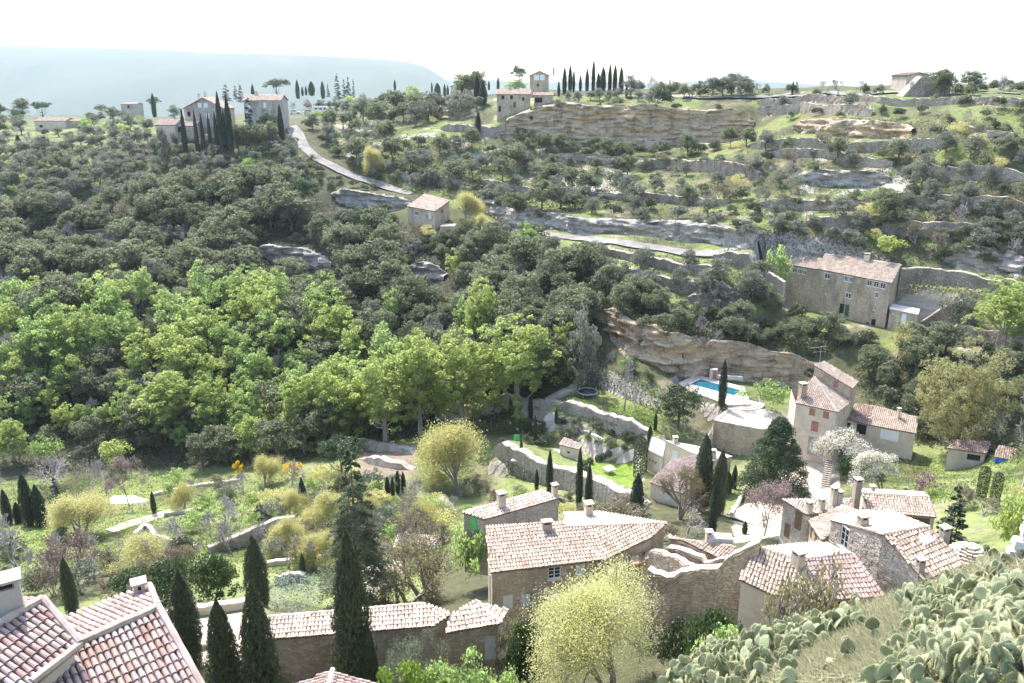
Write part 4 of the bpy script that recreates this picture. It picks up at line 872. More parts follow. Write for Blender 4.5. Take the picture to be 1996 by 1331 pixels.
# ------------------------------------------------------------------ bottom-left houses: every tile of the near slopes its own object
def tile_frames(poly, plane, sp=.195, ex=.36, seed=5):
    rg = np.random.default_rng(seed); n = plane.n; up = np.array([0, 0, 1.]) - n * n[2]; up /= np.linalg.norm(up); ac = np.cross(up, n)
    q = np.array(poly, float); o = q[0]; st = np.stack([(q - o) @ ac, (q - o) @ up], 1); out = []; a = st[:, 0].min() + sp * .5
    while a < st[:, 0].max():
        cr = []
        for k in range(len(st)):
            p0, p1 = st[k], st[(k + 1) % len(st)]
            if (p0[0] > a) != (p1[0] > a): cr.append(p0[1] + (a - p0[0]) / (p1[0] - p0[0]) * (p1[1] - p0[1]))
        cr.sort()
        for s0, s1 in zip(cr[::2], cr[1::2]):
            s = s0 - .05
            while s < s1 - .15:
                ja, js = rg.normal(0, .008, 2); r = rg.normal(0, .02); out.append((o + ac * (a + ja) + up * (s + js), ac * math.cos(r) + up * math.sin(r), up * math.cos(r) - ac * math.sin(r), n)); s += ex
        a += sp
    return out
tb = MB(); TH = np.radians([0, 36, 72, 108, 144, 180]); L_ = .44
for ss, rr, lf in ((0, .105, .05), (L_, .084, .012)):
    for t in TH: tb.v.append((math.cos(t) * rr * .84, ss, math.sin(t) * rr * .9 + lf))
for t in TH: tb.v.append((math.cos(t) * .09, 0, math.sin(t) * .09 * .9 + .05 - .012))
for k in range(5): tb.f += [(k, k + 1, 7 + k, 6 + k)[::-1], (12 + k, 13 + k, k + 1, k)[::-1]]; tb.m += [0, 0]
TILE = tb.mesh('tile', [MT['tile_obj']])
def tile_roof(house, poly, plane, limit=300, **k):
    ro = thick(house.root, poly, 'roof', [MT['channel']], .14); fr = tile_frames(poly, plane, **k); pr_ = [project(f[0]) for f in fr]
    vis = [i for i in range(len(fr)) if -25 < pr_[i][0] < 2000 and pr_[i][1] < 1345]; vis.sort(key=lambda i: pr_[i][2]); vis = set(vis[:limit]); w = np.array(wloc(ro)); rest = []
    base = np.array([v for v in tb.v])
    for i, (o, a, u, n) in enumerate(fr):
        if i in vis:
            t = link('tile', TILE, ro); M = Matrix.Identity(4)
            for r in range(3): M[r][0], M[r][1], M[r][2], M[r][3] = a[r], u[r], n[r], o[r] - w[r]
            t.matrix_local = M
        else: rest.append(o + base[:, :1] * a + base[:, 1:2] * u + base[:, 2:] * n - w)
    if rest:
        V = np.array(rest).reshape(-1, 3); Q = np.array([f for f in tb.f]); Q = (np.arange(len(rest))[:, None, None] * 18 + Q[None]).reshape(-1, 4)
        tag(link('tiles', mesh_np('tiles', V, quads=Q, mats=[MT['tile_rosy']]), ro), kind='stuff')
    return ro
def ridge_tube(house, a, b, r=.15, mat='mortar', sag=.0):
    m = MB(); k = 8; m.tube([lerp(a, b, i / k) + (0, 0, .08 + rnd.uniform(-.012, .012)) for i in range(k + 1)], [r * rnd.uniform(.92, 1.08) for _ in range(k + 1)], 8); return m.build('ridge', [MT[mat]], house.root)
ZR = -16.2
R1, R2 = P(309, 1187, ZR), P(157, 1256, ZR - .05); pn = slope_dir(R1, R2, -17, (.8, -.55)); pf_ = slope_dir(R1, R2, -15, (-.8, .55))
V1 = pn.px(367, 1292); V1 = R1 + (V1 - R1) * 1.5; V2 = pn.px(60, 1334); dn = V1 - R1
hR = House('rosy_tile_house', 'house with a rosy barrel-tile gable roof and a small chimney near the bottom left', base=(-9, 21, -23))
tile_roof(hR, [R1, R2, V2, V2 + dn * .8, V1], pn); X1, X2 = pf_.px(326, 1177), pf_.px(162, 1250); X1, Y1, Y2 = pf_.px(325, 1180), pf_.px(292, 1142), pf_.px(127, 1207)
tile_roof(hR, [R2, R1, Y1, Y2], pf_, seed=6); ridge_tube(hR, R1, R2); ridge_tube(hR, R1 + pn.n * .05, V1, .12, 'tile_rosy'); ridge_tube(hR, Y1, R1 + (0, 0, .05), .11, 'tile_rosy')
hR.wallset([R2, V2, V2 + dn * .8, V1, R1, Y1, Y2], -24, 'plaster', inset=.25, drop=.16); hR.chimney(lerp(pf_.px(272, 1155), pf_.px(275, 1160), .5), .22, .36, .36, .5, 'plaster_grey', 'mortar')
Lr1, Lr2 = P(84, 1171, ZR + 1.1), P(-40, 1243, ZR + 1.1); pn = slope_dir(Lr1, Lr2, -19, (.8, -.55)); pf_ = slope_dir(Lr1, Lr2, -17, (-.8, .55))
W1 = pn.px(157, 1257); W2 = pn.px(62, 1334); W3 = pn.px(-60, 1430); hL = House('chimney_house', 'rosy-tiled house with a broad plastered chimney in the bottom left corner', base=(-15, 19, -23))
tile_roof(hL, [Lr1, Lr2, W3, W2, W1], pn, seed=8); Z1, Z2 = pf_.px(45, 1167), pf_.px(-60, 1215); tile_roof(hL, [Lr2, Lr1, Z1, Z2], pf_, seed=9)
ridge_tube(hL, Lr1, Lr2); ridge_tube(hL, Lr1 + (0, 0, .03), W1, .12, 'tile_rosy'); ridge_tube(hL, W1 + (0, 0, -.05), W2, .13, 'mortar'); hL.wallset([Lr2, W3, W2, W1, Lr1, Z1, Z2], -24, 'plaster', inset=.22, drop=.3)
hL.chimney(pf_.px(14, 1200), 1.0, .95, .6, .55, 'plaster_grey', 'mortar')
# small roof at the bottom edge
A = P(649, 1307, -27); pn1 = Plane(A, A + (-2.6, -1.2, -.75), A + (.1, -2, -.15)); hS = House('ridge_capped_house', 'little tiled roof with a white ridge at the bottom edge below the tallest cypress', base=(A[0], A[1] - 2, -31))
a1, a2 = A + (-2.2, -.5, -.62), A + (2.3, -.4, -.6); b1, b2 = a1 + (0, -4, -.1), a2 + (0, -4, -.1); A2 = A + (0, -4, -.1)
tile_roof(hS, [A, A2, b1, a1], Plane(A, A2, a1), seed=12); tile_roof(hS, [A2, A, a2, b2], Plane(A, A2, a2), seed=13); ridge_tube(hS, A, A2, .13, 'concrete'); hS.wallset([a1, b1, A2, b2, a2, A], -34, 'plaster', inset=.2, drop=.15)
# ------------------------------------------------------------------ ruin beside the farmhouse
def thick_wall(name, label, pts, zb, t=.55, mat='stone', cat='wall', stones=True, group=None, jag=.12, sub=.45):
    """free-standing rubble wall along 3-D top points, ragged top"""
    pts = [np.array(p, float) for p in pts]; P_ = []
    for a, b_ in zip(pts, pts[1:]):
        n = max(1, int(np.linalg.norm(b_ - a) / sub)); P_ += [lerp(a, b_, k / n) for k in range(n)]
    P_.append(pts[-1]); P_ = np.array(P_); m = MB(); rows = []; zbs = zb if hasattr(zb, '__call__') else (lambda p: zb)
    for k, p in enumerate(P_):
        d = P_[min(k + 1, len(P_) - 1)] - P_[max(k - 1, 0)]; d[2] = 0; d /= np.linalg.norm(d); n = np.array([d[1], -d[0], 0]); tz = p[2] + rnd.uniform(-jag, jag); z0 = zbs(p); j = rnd.uniform(-.04, .04)
        rows.append([p * (1, 1, 0) + n * (t / 2 + .08) + (0, 0, z0), p * (1, 1, 0) + n * (t / 2 + .03 + j) + (0, 0, (z0 + tz) / 2), p * (1, 1, 0) + n * (t / 2 + j) + (0, 0, tz), p * (1, 1, 0) - n * (t / 2 - j) + (0, 0, tz + rnd.uniform(-.05, .05)), p * (1, 1, 0) - n * (t / 2) + (0, 0, z0)])
    for a, b_ in zip(rows, rows[1:]):
        for k in range(4): m.poly([a[k], b_[k], b_[k + 1], a[k + 1]], 1 if k == 2 else 0)
    m.poly(rows[0]); m.poly(rows[-1][::-1]); c = P_.mean(0)
    o = m.build(name, [MT[mat], MT['plaster'] if mat == 'stone' else MT[mat]], None, (c[0], c[1], min(r[0][2] for r in rows)))
    if stones:
        st = MB()
        for a, b_ in zip(rows, rows[1:]):
            for side, (i0, i1, i2) in enumerate(((0, 1, 2), (4, 4, 3))):
                z = a[0][2] + rnd.uniform(-.2, .02); T = min(a[i2][2], b_[i2][2])
                while z < T - .15:
                    hh = rnd.uniform(.14, .26); u0, u1 = rnd.uniform(-.3, .2), rnd.uniform(.75, 1.3); f = (z - a[0][2]) / max(.1, T - a[0][2])
                    g = lambda u, ff: lerp(lerp(a[i0], b_[i0], u), lerp(a[i2], b_[i2], u), min(ff, 1)); nn = np.cross(b_[i0] - a[i0], (0, 0, 1.)); nn = nn / (np.linalg.norm(nn) + 1e-9) * (1 if side == 0 else -1); f1 = (z + hh - .03 - a[0][2]) / max(.1, T - a[0][2])
                    pr_ = rnd.uniform(.03, .09); base_ = [g(u0, f), g(u1, f), g(u1, f1), g(u0, f1)]; fr = [q + nn * pr_ for q in base_]
                    if side == 1: base_, fr = base_[::-1], fr[::-1]
                    st.poly(fr)
                    for k in range(4): st.poly([base_[k], base_[(k + 1) % 4], fr[(k + 1) % 4], fr[k]])
                    z += hh
        if st.v: tag(st.build('stones', [MT[mat]], o), kind='stuff')
    tag(o, label, cat, group); return o
RZ = [(1252,1122,50.0),(1266,1106,49.6),(1302,1123,49),(1339,1108,48.6),(1398,1105,47.8),(1431,1077,47.2),(1459,1060,46.8),(1482,1053,46.6)]
thick_wall('ruined_wall', 'curved ruined stone wall with a pale crumbling top right of the long farmhouse', [PY(*q) for q in RZ], -39, .6)
thick_wall('ruined_inner_wall', 'sloping inner wall of the ruin running back from its curved front', [PY(1356,1106,49.2), PY(1320,1086,51), PY(1271,1069,53.5)], -39, .5)
thick_wall('ruined_back_wall', 'short back wall of the ruin in front of the low rosy roof', [PY(1304,1062,53.5), PY(1370,1082,52), PY(1376,1094,51.8), PY(1395,1092,51.2), PY(1423,1084,50.4)], -39, .5)
E1, E2 = P(1308, 1060, -35.2), P(1420, 1096, -35.2); E1, E2 = PY(1303, 1062, 57.), PY(1420, 1096, 53.); E1[2] = E2[2]; pl = slope(E1, E2, 15); k2, k1 = pl.px(1438, 1067), pl.px(1303, 1049)
h = House('sunken_house', 'low rosy tiled roof sunk behind the ruined walls', base=(13, 56, -39)); h.roof([E1, E2, k2, k1], pl, 'tile', ridge=[(k1, k2)]); h.wallset([E1, E2, k2, k1], -41, 'stone'); h.chimney(pl.px(1381, 1054), .6, .45, .45); 
m = MB(); q = pl.px(1403, 1052); m.box(q + (0, 0, .1), (1.8, .9, .5), -.1); m.build('roof_tank', [MT['metal']], h.root)
# rock overhang between farmhouse and ruin
m = MB(); a, b_ = PY(1182, 1094, 53), PY(1268, 1060, 55.5)
for k in range(7):
    t0 = k / 7; m.hexa([lerp(a, b_, t0) + (0, -.5 + .5 * math.sin(k), -5.5), lerp(a, b_, t0 + .17) + (0, -.6, -5.5), lerp(a, b_, t0 + .17) + (.3, 1.6, -5.5), lerp(a, b_, t0) + (.3, 1.6, -5.5)], [lerp(a, b_, t0) + (rnd.uniform(-.2, .2), -.3 + rnd.uniform(-.3, .2), -.8 - .3 * (k % 2)), lerp(a, b_, t0 + .16) + (0, -.4 + rnd.uniform(-.3, .2), -.9), lerp(a, b_, t0 + .16) + (.3, 1.6, -.9), lerp(a, b_, t0) + (.3, 1.6, -.8)])
tag(m.build('rock_ledge', [MT['rock']], None, (8, 54, -40)), kind='structure')
# ------------------------------------------------------------------ cliffs
def cliff(idx, name, mat, rows=34, lip=2.2, out=.9, amp=1.):
    poly, hs, w = STEPS[idx]; cum = np.r_[0, np.cumsum(np.hypot(*np.diff(poly, axis=0).T))]; n = int(cum[-1] / .33); S = np.linspace(0, cum[-1], n)
    X, Y = np.interp(S, cum, poly[:, 0]), np.interp(S, cum, poly[:, 1]); dx, dy = np.gradient(X), np.gradient(Y); l = np.hypot(dx, dy); nxx, nyy = dy / l, -dx / l
    k = 5; nxx = np.convolve(np.pad(nxx, k, 'edge'), np.ones(2 * k + 1) / (2 * k + 1), 'valid'); nyy = np.convolve(np.pad(nyy, k, 'edge'), np.ones(2 * k + 1) / (2 * k + 1), 'valid')
    zt = H(X - nxx * 2.2, Y - nyy * 2.2) + .1; zb = H(X + nxx * 1.2, Y + nyy * 1.2) - .8; V = []
    for r in range(rows + 3):
        t = min(r / rows, 1); z = zb + (zt - zb) * t; wz = z / .62 + fbm(X / 11, Y / 11, 3, 5) * 2.4; lay = np.floor(wz); hsh = vnoise(lay * 7.3, X / 3.5, 77); ver = vnoise(S / 1.7 + lay * 3.7, lay * 5.1, 78)
        o = out * (.25 + .75 * (1 - t)) + amp * ((hsh - .5) * 1.1 + (np.floor(ver * 3) / 3 - .35) * .7 + (fbm(S / 2.2, z / 1.1, 3, 41) - .5) * 1.1 + (fbm(S / 9, z / 5, 2, 43) - .5) * 1.6)
        if r == rows: o = o - .1
        if r > rows: o = o * .2 - lip * (r - rows) / 2
        z2 = z + (fbm(S / 3, z, 2, 55) - .5) * .35 if r <= rows else np.maximum(H(X + nxx * o, Y + nyy * o) + .06, z - 1)
        if r == rows + 2: z2 = z2 - .5
        V.append(np.stack([X + nxx * o, Y + nyy * o, z2], -1))
    V = np.array(V); R = V.shape[0]; ii = (np.arange(R - 1)[:, None] * n + np.arange(n - 1)[None]).ravel(); me = mesh_np(name, V.reshape(-1, 3), quads=np.stack([ii, ii + 1, ii + n + 1, ii + n], 1), mats=[MT[mat]])
    tag(link(name, me), kind='structure')
cliff(S_CLIFF, 'cliff', 'rock', 46, 2.5, 1.2, 1.3); cliff(S_POOL, 'rock_face', 'rock', 40, 2.5, .8, 1.0)
for nm, i in S_ROCK.items(): cliff(i, 'rock_outcrop', 'rock_grey' if nm not in ('right band', 'top rock') else 'rock', 24, 2, .5, 1.3)
# ------------------------------------------------------------------ dry stone walls of the terraces and gardens
def retaining(idx, name, phrase, mat='drystone', par=.15, t=.5, label=None, group=None, cat='wall', stones=False):
    poly, hs, w = STEPS[idx]; cum = np.r_[0, np.cumsum(np.hypot(*np.diff(poly, axis=0).T))]; n = max(3, int(cum[-1] / .9)); S = np.linspace(0, cum[-1], n)
    X, Y = np.interp(S, cum, poly[:, 0]), np.interp(S, cum, poly[:, 1]); dx, dy = np.gradient(X), np.gradient(Y); l = np.hypot(dx, dy); nx_, ny_ = dy / l, -dx / l
    zt = H(X - nx_ * 2., Y - ny_ * 2.) + par + np.array([rnd.uniform(-.24, .2) for _ in S]); zb = H(X + nx_ * .6, Y + ny_ * .6) - .5; zt = np.maximum(zt, zb + .5)
    m = MB(); rows = []
    for k in range(n):
        b_ = np.array([X[k], Y[k], 0]); nn = np.array([nx_[k], ny_[k], 0]); r = []
        for f in (0, .35, .7, 1): r.append(b_ + nn * (.42 - .14 * f + rnd.uniform(-.06, .06)) + (0, 0, zb[k] + (zt[k] - zb[k]) * f))
        r.append(b_ - nn * .9 + (0, 0, zt[k] + rnd.uniform(-.05, .05))); r.append(b_ - nn * .95 + (0, 0, zt[k] - 1.2)); rows.append(r)
    for a, b_ in zip(rows, rows[1:]):
        for k in range(5): m.poly([a[k], b_[k], b_[k + 1], a[k + 1]])
    m.poly(rows[0]); m.poly(rows[-1][::-1]); mid = n // 2; o = m.build(name, [MT[mat]], None, (X[mid], Y[mid], zb[mid])); tag(o, label or 'wall', cat, group)
    if stones:
        st = MB()
        for a, b_ in zip(rows, rows[1:]):
            z = 0.; hgt = (a[3][2] - a[0][2] + b_[3][2] - b_[0][2]) / 2; nn = np.cross(b_[0] - a[0], (0, 0, 1.)); nn /= np.linalg.norm(nn)
            while z < hgt - .12:
                hh = rnd.uniform(.16, .3); u = rnd.uniform(0, .08)
                while u < .95:
                    u1 = min(.99, u + rnd.uniform(.25, .55)); g = lambda uu, zz: lerp(lerp(a[0], a[3], zz / hgt), lerp(b_[0], b_[3], zz / hgt), uu); p_ = rnd.uniform(.06, .14)
                    q = [g(u + .02, z + .02), g(u1 - .02, z + .02), g(u1 - .02, min(z + hh - .02, hgt)), g(u + .02, min(z + hh - .02, hgt))]; fr = [v + nn * p_ for v in q]; st.poly(fr)
                    for k in range(4): st.poly([q[k], q[(k + 1) % 4], fr[(k + 1) % 4], fr[k]])
                    u = u1
                z += hh
        tag(st.build('stones', [MT[mat]], o), kind='stuff')
    if not label: p = project((X[mid], Y[mid], (zb[mid] + zt[mid]) / 2)); auto(o, phrase, p[0], p[1])
    return o
for nm, i in S_WALL.items(): retaining(i, 'dry_stone_wall', 'dry stone terrace wall', stones=nm in ('t9', 't10', 't12', 't13', 't14', 't15', 't16', 't23', 't24', 't17', 't8'), group='dry stone walls of the hillside terraces')
for nm, lab in (('lawn', 'stone retaining wall below the fruit tree lawn'), ('pond', 'tall stone retaining wall in shade below the pond terrace'), ('curve', 'low stone wall climbing along the left edge of the fruit tree lawn'), ('west', 'old stone wall at the foot of the tall bright green trees'), ('orch1', 'upper low wall of the bare orchard terraces'), ('orch2', 'lower low wall of the bare orchard terraces')):
    retaining(S_GARDEN[nm], 'garden_wall', '', 'stone_grey', .35, label=lab, group='garden walls', stones=nm in ('lawn', 'pond', 'block'))
# road and path sheets laid on the ground
def strip(name, px, widths, mat, lift=.06, kind='structure', sub=1.2):
    q, ok = hf.hit(px); q = q[:, :2]; cum = np.r_[0, np.cumsum(np.hypot(*np.diff(q, axis=0).T))]; n = int(cum[-1] / sub) + 2; S = np.linspace(0, cum[-1], n); X, Y = np.interp(S, cum, q[:, 0]), np.interp(S, cum, q[:, 1])
    for _ in range(6): X[1:-1] = (X[:-2] + 2 * X[1:-1] + X[2:]) / 4; Y[1:-1] = (Y[:-2] + 2 * Y[1:-1] + Y[2:]) / 4
    dx, dy = np.gradient(X), np.gradient(Y); l = np.hypot(dx, dy); W = np.interp(S, cum, widths); us = np.linspace(-.5, .5, 7); V = []
    for u in us: x, y = X - dy / l * W * u, Y + dx / l * W * u; V.append(np.stack([x, y, H(x, y)], -1))
    V = np.array(V); zc = V[:, :, 2].max(0); V[:, :, 2] = np.maximum(V[:, :, 2], V[:, :, 2] * .3 + V[:, :, 2].mean(0) * .7) + lift; R = len(us); ii = (np.arange(R - 1)[:, None] * n + np.arange(n - 1)[None]).ravel()
    return tag(link(name, mesh_np(name, V.reshape(-1, 3), quads=np.stack([ii, ii + n, ii + n + 1, ii + 1], 1)[:, ::-1], mats=[MT[mat]], smooth=True)), kind=kind)
strip('road', [(566,246),(578,262),(588,280),(604,298),(640,320),(690,344),(745,362),(800,378)], [3.6,4.4,3.8,3.2,3.2,3,3,3], 'asphalt')
strip('lane', [(1000,446),(1040,452),(1130,464),(1200,472),(1300,486),(1400,498),(1496,514)], [3.4] * 7, 'asphalt')
strip('ridge_road', [(1330,190),(1420,189),(1520,188),(1650,187),(1800,185),(1990,183)], [4] * 6, 'asphalt', .25)
strip('path', [(215,1036),(255,1020),(300,1008),(335,998)], [2.2] * 4, 'gravel')
strip('drive', [(1605,880),(1600,930),(1590,965),(1550,985),(1500,1000),(1455,1020)], [4, 5, 6, 7, 7, 6], 'gravel', .06)

q0, q1, q2 = P(1396, 818, -50.3), P(1486, 835, -50.3), P(1545, 818, -50.3)
thick_wall('terrace_wall', 'high stone wall under the sunny terrace beside the dark conifer', [P(1424, 795, -50.3), q0, q1, q2], -57, .5, 'stone', jag=.02)
thick_wall('terrace_wall', 'tall stone wall holding the terrace left of the hillside house wing', [P(1440, 514, -34.2), P(1486, 522, -34.8), P(1530, 548, -36.5)], -46, .8, 'stone_grey')
# ------------------------------------------------------------------ foliage meshes
def unit(v): return v / (np.linalg.norm(v, axis=-1, keepdims=True) + 1e-9)
def leaves(C, Nn, size, rg, asp=.62, rand=.75, up=None):
    """diamond leaf clusters at C facing roughly Nn"""
    n = len(C); nr = unit(unit(Nn) + rg.normal(0, rand, (n, 3))); t = rg.normal(0, 1, (n, 3))
    if up is not None: t = np.array(up, float)[None] + rg.normal(0, .35, (n, 3)); 
    t = unit(t - nr * (t * nr).sum(1, keepdims=True)); b = np.cross(nr, t); s = (size * rg.uniform(.6, 1.35, n))[:, None]
    q = np.stack([C + t * s * .5, C + b * s * .5 * asp, C - t * s * .5, C - b * s * .5 * asp], 1); q[:, 1] += nr * s * .08; q[:, 3] += nr * s * .08
    return q.reshape(-1, 3)
def quads_n(n, o=0): return np.arange(n * 4).reshape(-1, 4) + o
def lmesh(name, parts):
    """parts: list of (vertices of quads, material)"""
    V = np.concatenate([p[0] for p in parts]); mi = np.concatenate([np.full(len(p[0]) // 4, k) for k, p in enumerate(parts)])
    return mesh_np(name, V, quads=quads_n(len(V) // 4), mats=[p[1] for p in parts], mi=mi)
def sph(rg, n, zmin=-1.): 
    v = unit(rg.normal(0, 1, (n * 3 + 20, 3))); v = v[v[:, 2] > zmin][:n]; return v
def lobed(rg, h, w, z0, lobes, ncl, rcl, nl, leaf, zmin=-.45, tall=1.0, rand=.75, asp=.62):
    """crown of overlapping lobes, each covered with leaf clumps"""
    C, Nn = [], []; zc = (z0 + h) / 2; rz = (h - z0) / 2
    for k in range(lobes):
        d = unit(rg.normal(0, 1, 3)); f = rg.uniform(.25, .6) if k else .1; d[2] = abs(d[2]) * .9 if rg.random() < .3 else d[2]
        lc = np.array([d[0] * w / 2 * f, d[1] * w / 2 * f, zc + d[2] * rz * (rg.uniform(.3, .72) if k else .2)]); lr = w * rg.uniform(.24, .36); lz = lr * tall * min(1.4, rz / (w / 2)) 
        m = ncl // lobes
        for v in sph(rg, m, -.55):
            cc = lc + v * np.array([lr, lr, lz]) * rg.uniform(.72, 1.08); r = w * rcl * rg.uniform(.65, 1.35); u = sph(rg, nl, zmin)
            C.append(cc + u * r * rg.uniform(.55, 1.05, (nl, 1)) * np.array([1, 1, .85])); Nn.append(u)
    C = np.concatenate(C); Nn = np.concatenate(Nn); C[:, 2] = np.maximum(C[:, 2], z0 * .6); return leaves(C, Nn, leaf, rg, asp, rand)
def branchy(rg, h, w, levels=5, trunks=1, r0=.12, split=(2, 3), len0=.34, spread=.55, lift=.25):
    """forking skeleton: list of (p0, p1, r0, r1), twig ends"""
    seg, tips = [], []
    def go(p, d, l, r, lv):
        k = d + rg.normal(0, .12, 3); k = k / np.linalg.norm(k); q = p + k * l; seg.append((p, q, r, r * .72))
        if lv == 0: tips.append((q, k)); return
        for _ in range(rg.integers(split[0], split[1] + 1)):
            nd = k + rg.normal(0, spread, 3) + (0, 0, lift * .5); nd = nd / np.linalg.norm(nd); go(q, nd, l * rg.uniform(.62, .88), r * .62, lv - 1)
    for t in range(trunks):
        d = np.array([0, 0, 1.]) + rg.normal(0, .35 if trunks > 1 else .06, 3); go(np.array([rg.normal(0, .12), rg.normal(0, .12), 0.]) if trunks > 1 else np.zeros(3), d, h * len0, r0, levels)
    P1 = np.array([s[1] for s in seg]); sx_ = (w / 2) / max(.1, np.percentile(np.hypot(P1[:, 0], P1[:, 1]), 96)); sz = h / max(.1, P1[:, 2].max()); S = np.array([sx_, sx_, sz])
    return [(a * S, b * S, r, q) for a, b, r, q in seg], [(p * S, d) for p, d in tips]
def seg_mesh(name, seg, mat, rmin=.012, bigmat=None):
    a = np.array([s[0] for s in seg]); b = np.array([s[1] for s in seg]); ra = np.maximum([s[2] for s in seg], rmin); rb = np.maximum([s[3] for s in seg], rmin)
    d = unit(b - a); e = unit(np.cross(d, np.where(np.abs(d[:, 2:3]) < .9, [[0, 0, 1.]], [[1., 0, 0]]))); f = np.cross(d, e); V = []
    for k in range(3):
        t = 2 * math.pi * k / 3; o = e * math.cos(t) + f * math.sin(t); V += [a + o * ra[:, None], b + o * rb[:, None]]
    V = np.stack(V, 1); n = len(seg); Q = []
    for k in range(3): l = (k + 1) % 3; Q.append(np.stack([np.full(n, 2 * k), np.full(n, 2 * l), np.full(n, 2 * l + 1), np.full(n, 2 * k + 1)], 1))
    Q = np.stack(Q, 1) + (np.arange(n) * 6)[:, None, None]; return mesh_np(name, V.reshape(-1, 3), quads=Q.reshape(-1, 4), mats=[MT[mat]])
def trunk_mesh(rg, h, w, r=.16, mat='bark', top=.6, limbs=5):
    m = MB(); k = [np.array([rg.normal(0, .05) * i, rg.normal(0, .05) * i, h * top * i / 4]) for i in range(5)]; m.tube(k, [r * 1.25, r, r * .85, r * .65, r * .4], 6)
    for _ in range(limbs):
        t = rg.uniform(.35, .9); p = k[int(t * 4)]; an = rg.uniform(0, 6.28); e = np.array([math.cos(an) * w * .3, math.sin(an) * w * .3, p[2] + h * rg.uniform(.15, .32)]); m.tube([p, (p + e) / 2 + (0, 0, -.05 * h), e], [r * .5, r * .35, r * .15], 4)
    return m.mesh('trunk', MT[mat])
KIND = {}
def conifer_v(seed, h, w, nc=640):
    rg = np.random.default_rng(seed); C, Nn = [], []
    for k in range(nc):
        t = rg.random() ** 1.25; a = rg.uniform(0, 6.283); R = w / 2 * (1 - t) ** .62 * rg.uniform(.4, 1.04) + .15; c = np.array([R * math.cos(a), R * math.sin(a), h * (.0 + .93 * t)]); u = sph(rg, 75, -.3); r = .72 * rg.uniform(.7, 1.3) * (1 - .4 * t)
        C.append(c + u * r * np.array([1, 1, 1.25]) * rg.uniform(.5, 1.05, (75, 1))); Nn.append(u)
    return leaves(np.concatenate(C), np.concatenate(Nn), .22, rg, .5, .7)
def kind(key, name, cat, h0, w0, variants, phrase, crown='crown'): KIND[key] = dict(name=name, cat=cat, h=h0, w=w0, var=variants, phrase=phrase, crown=crown, n=0)
R_ = lambda s: np.random.default_rng(s)
kind('oak', 'holm_oak', 'tree', 7, 7, [(lmesh('crown', [(lobed(R_(100 + i), 7, 7, .1, 6 + i % 3, 66, .12, 75, .36), MT['oak'])]), trunk_mesh(R_(i), 7, 7, .2)) for i in range(5)], 'dark holm oak')
kind('shrub', 'evergreen_shrub', 'shrub', 2.6, 3.4, [(lmesh('foliage', [(lobed(R_(140 + i), 2.6, 3.4, .0, 4, 28, .16, 60, .24), MT['oak' if i % 2 else 'scrub'])]), None) for i in range(4)], 'rounded dark shrub')
kind('olive', 'olive_tree', 'tree', 4.4, 5, [(lmesh('crown', [(lobed(R_(160 + i), 4.4, 5, .25, 6, 48, .13, 64, .27), MT['olive'])]), trunk_mesh(R_(30 + i), 4.4, 5, .16, 'bark', .45)) for i in range(4)], 'silvery olive tree')
kind('spring', 'leafy_tree', 'tree', 10, 6.5, [(lmesh('crown', [(lobed(R_(180 + i), 10, 6.5, .6, 7, 84, .095, 52, .34, tall=1.15), MT['spring' if i < 3 else 'lime'])]), trunk_mesh(R_(50 + i), 10, 6.5, .2, 'bark', .7)) for i in range(5)], 'fresh green leafy tree')
kind('plane', 'tall_leafy_tree', 'tree', 18, 12, [(lmesh('crown', [(lobed(R_(200 + i), 18, 12, .3, 14, 260, .064, 66, .42, tall=1.1), MT['lime'])]), trunk_mesh(R_(60 + i), 18, 12, .45, 'bark_pale', .75, 9)) for i in range(3)], 'tall bright green tree')
kind('willow', 'willow_tree', 'tree', 9, 11, [], 'pale yellow willow')
def willow(i, h=9, w=11, nl=26000, leaf=.2, mat='willow', lev=6):
    rg = R_(220 + i); seg, tips = branchy(rg, h * .93, w * .9, lev, 3, .2, (2, 3), .2, .5); th = np.array([e[1] for e in seg if e[2] < .2 * .62 ** 2.5]); T = np.concatenate([np.array([t[0] for t in tips])] * 2 + [th]); k = rg.integers(0, len(T), nl); C = T[k] + rg.normal(0, .055 * w, (nl, 3)) * (1, 1, .9); C[:, 2] = np.clip(C[:, 2], h * .06, h)
    return lmesh('crown', [(leaves(C, rg.normal(0, 1, (nl, 3)), leaf, rg, .5, 1.), MT[mat])]), seg_mesh('trunk', seg, 'bark_pale', .014)
KIND['willow']['var'] = [willow(i) for i in range(3)]
kind('budding', 'budding_tree', 'tree', 5, 5, [willow(20 + i, 5, 5, 5200, .13, 'bud_brown', 5) for i in range(3)], 'thin budding tree')
kind('bright_shrub', 'green_bush', 'bush', 3, 3.4, [(lmesh('foliage', [(lobed(R_(250 + i), 3, 3.4, .1, 4, 30, .15, 60, .2), MT['spring' if i else 'lime'])]), None) for i in range(3)], 'bright green bush')
kind('pale_bush', 'pale_bush', 'bush', 3, 3.6, [(lmesh('foliage', [(lobed(R_(260 + i), 3, 3.6, .1, 4, 30, .16, 55, .2), MT['silver' if i else 'willow'])]), None) for i in range(2)], 'pale grey-green bush')
def bare(i, h=5, w=5, mat='twig', lev=6, tr=2, buds=None, nb=0, leaf=.1):
    rg = R_(270 + i); seg, tips = branchy(rg, h, w, lev, tr, .1 if lev < 7 else .14, (2, 3), .24, .5, .35); b = seg_mesh('branches', seg, mat, .021)
    if not buds: return b, None
    T = np.array([t[0] for t in tips]); k = rg.integers(0, len(T), nb); C = T[k] + rg.normal(0, .035 * w, (nb, 3)); return lmesh('crown', [(leaves(C, rg.normal(0, 1, (nb, 3)), leaf, rg, .7, 1.), MT[buds])]), b
kind('bare', 'bare_bush', 'bush', 4, 5, [bare(i, 4, 5) for i in range(3)], 'leafless grey bush', 'branches')
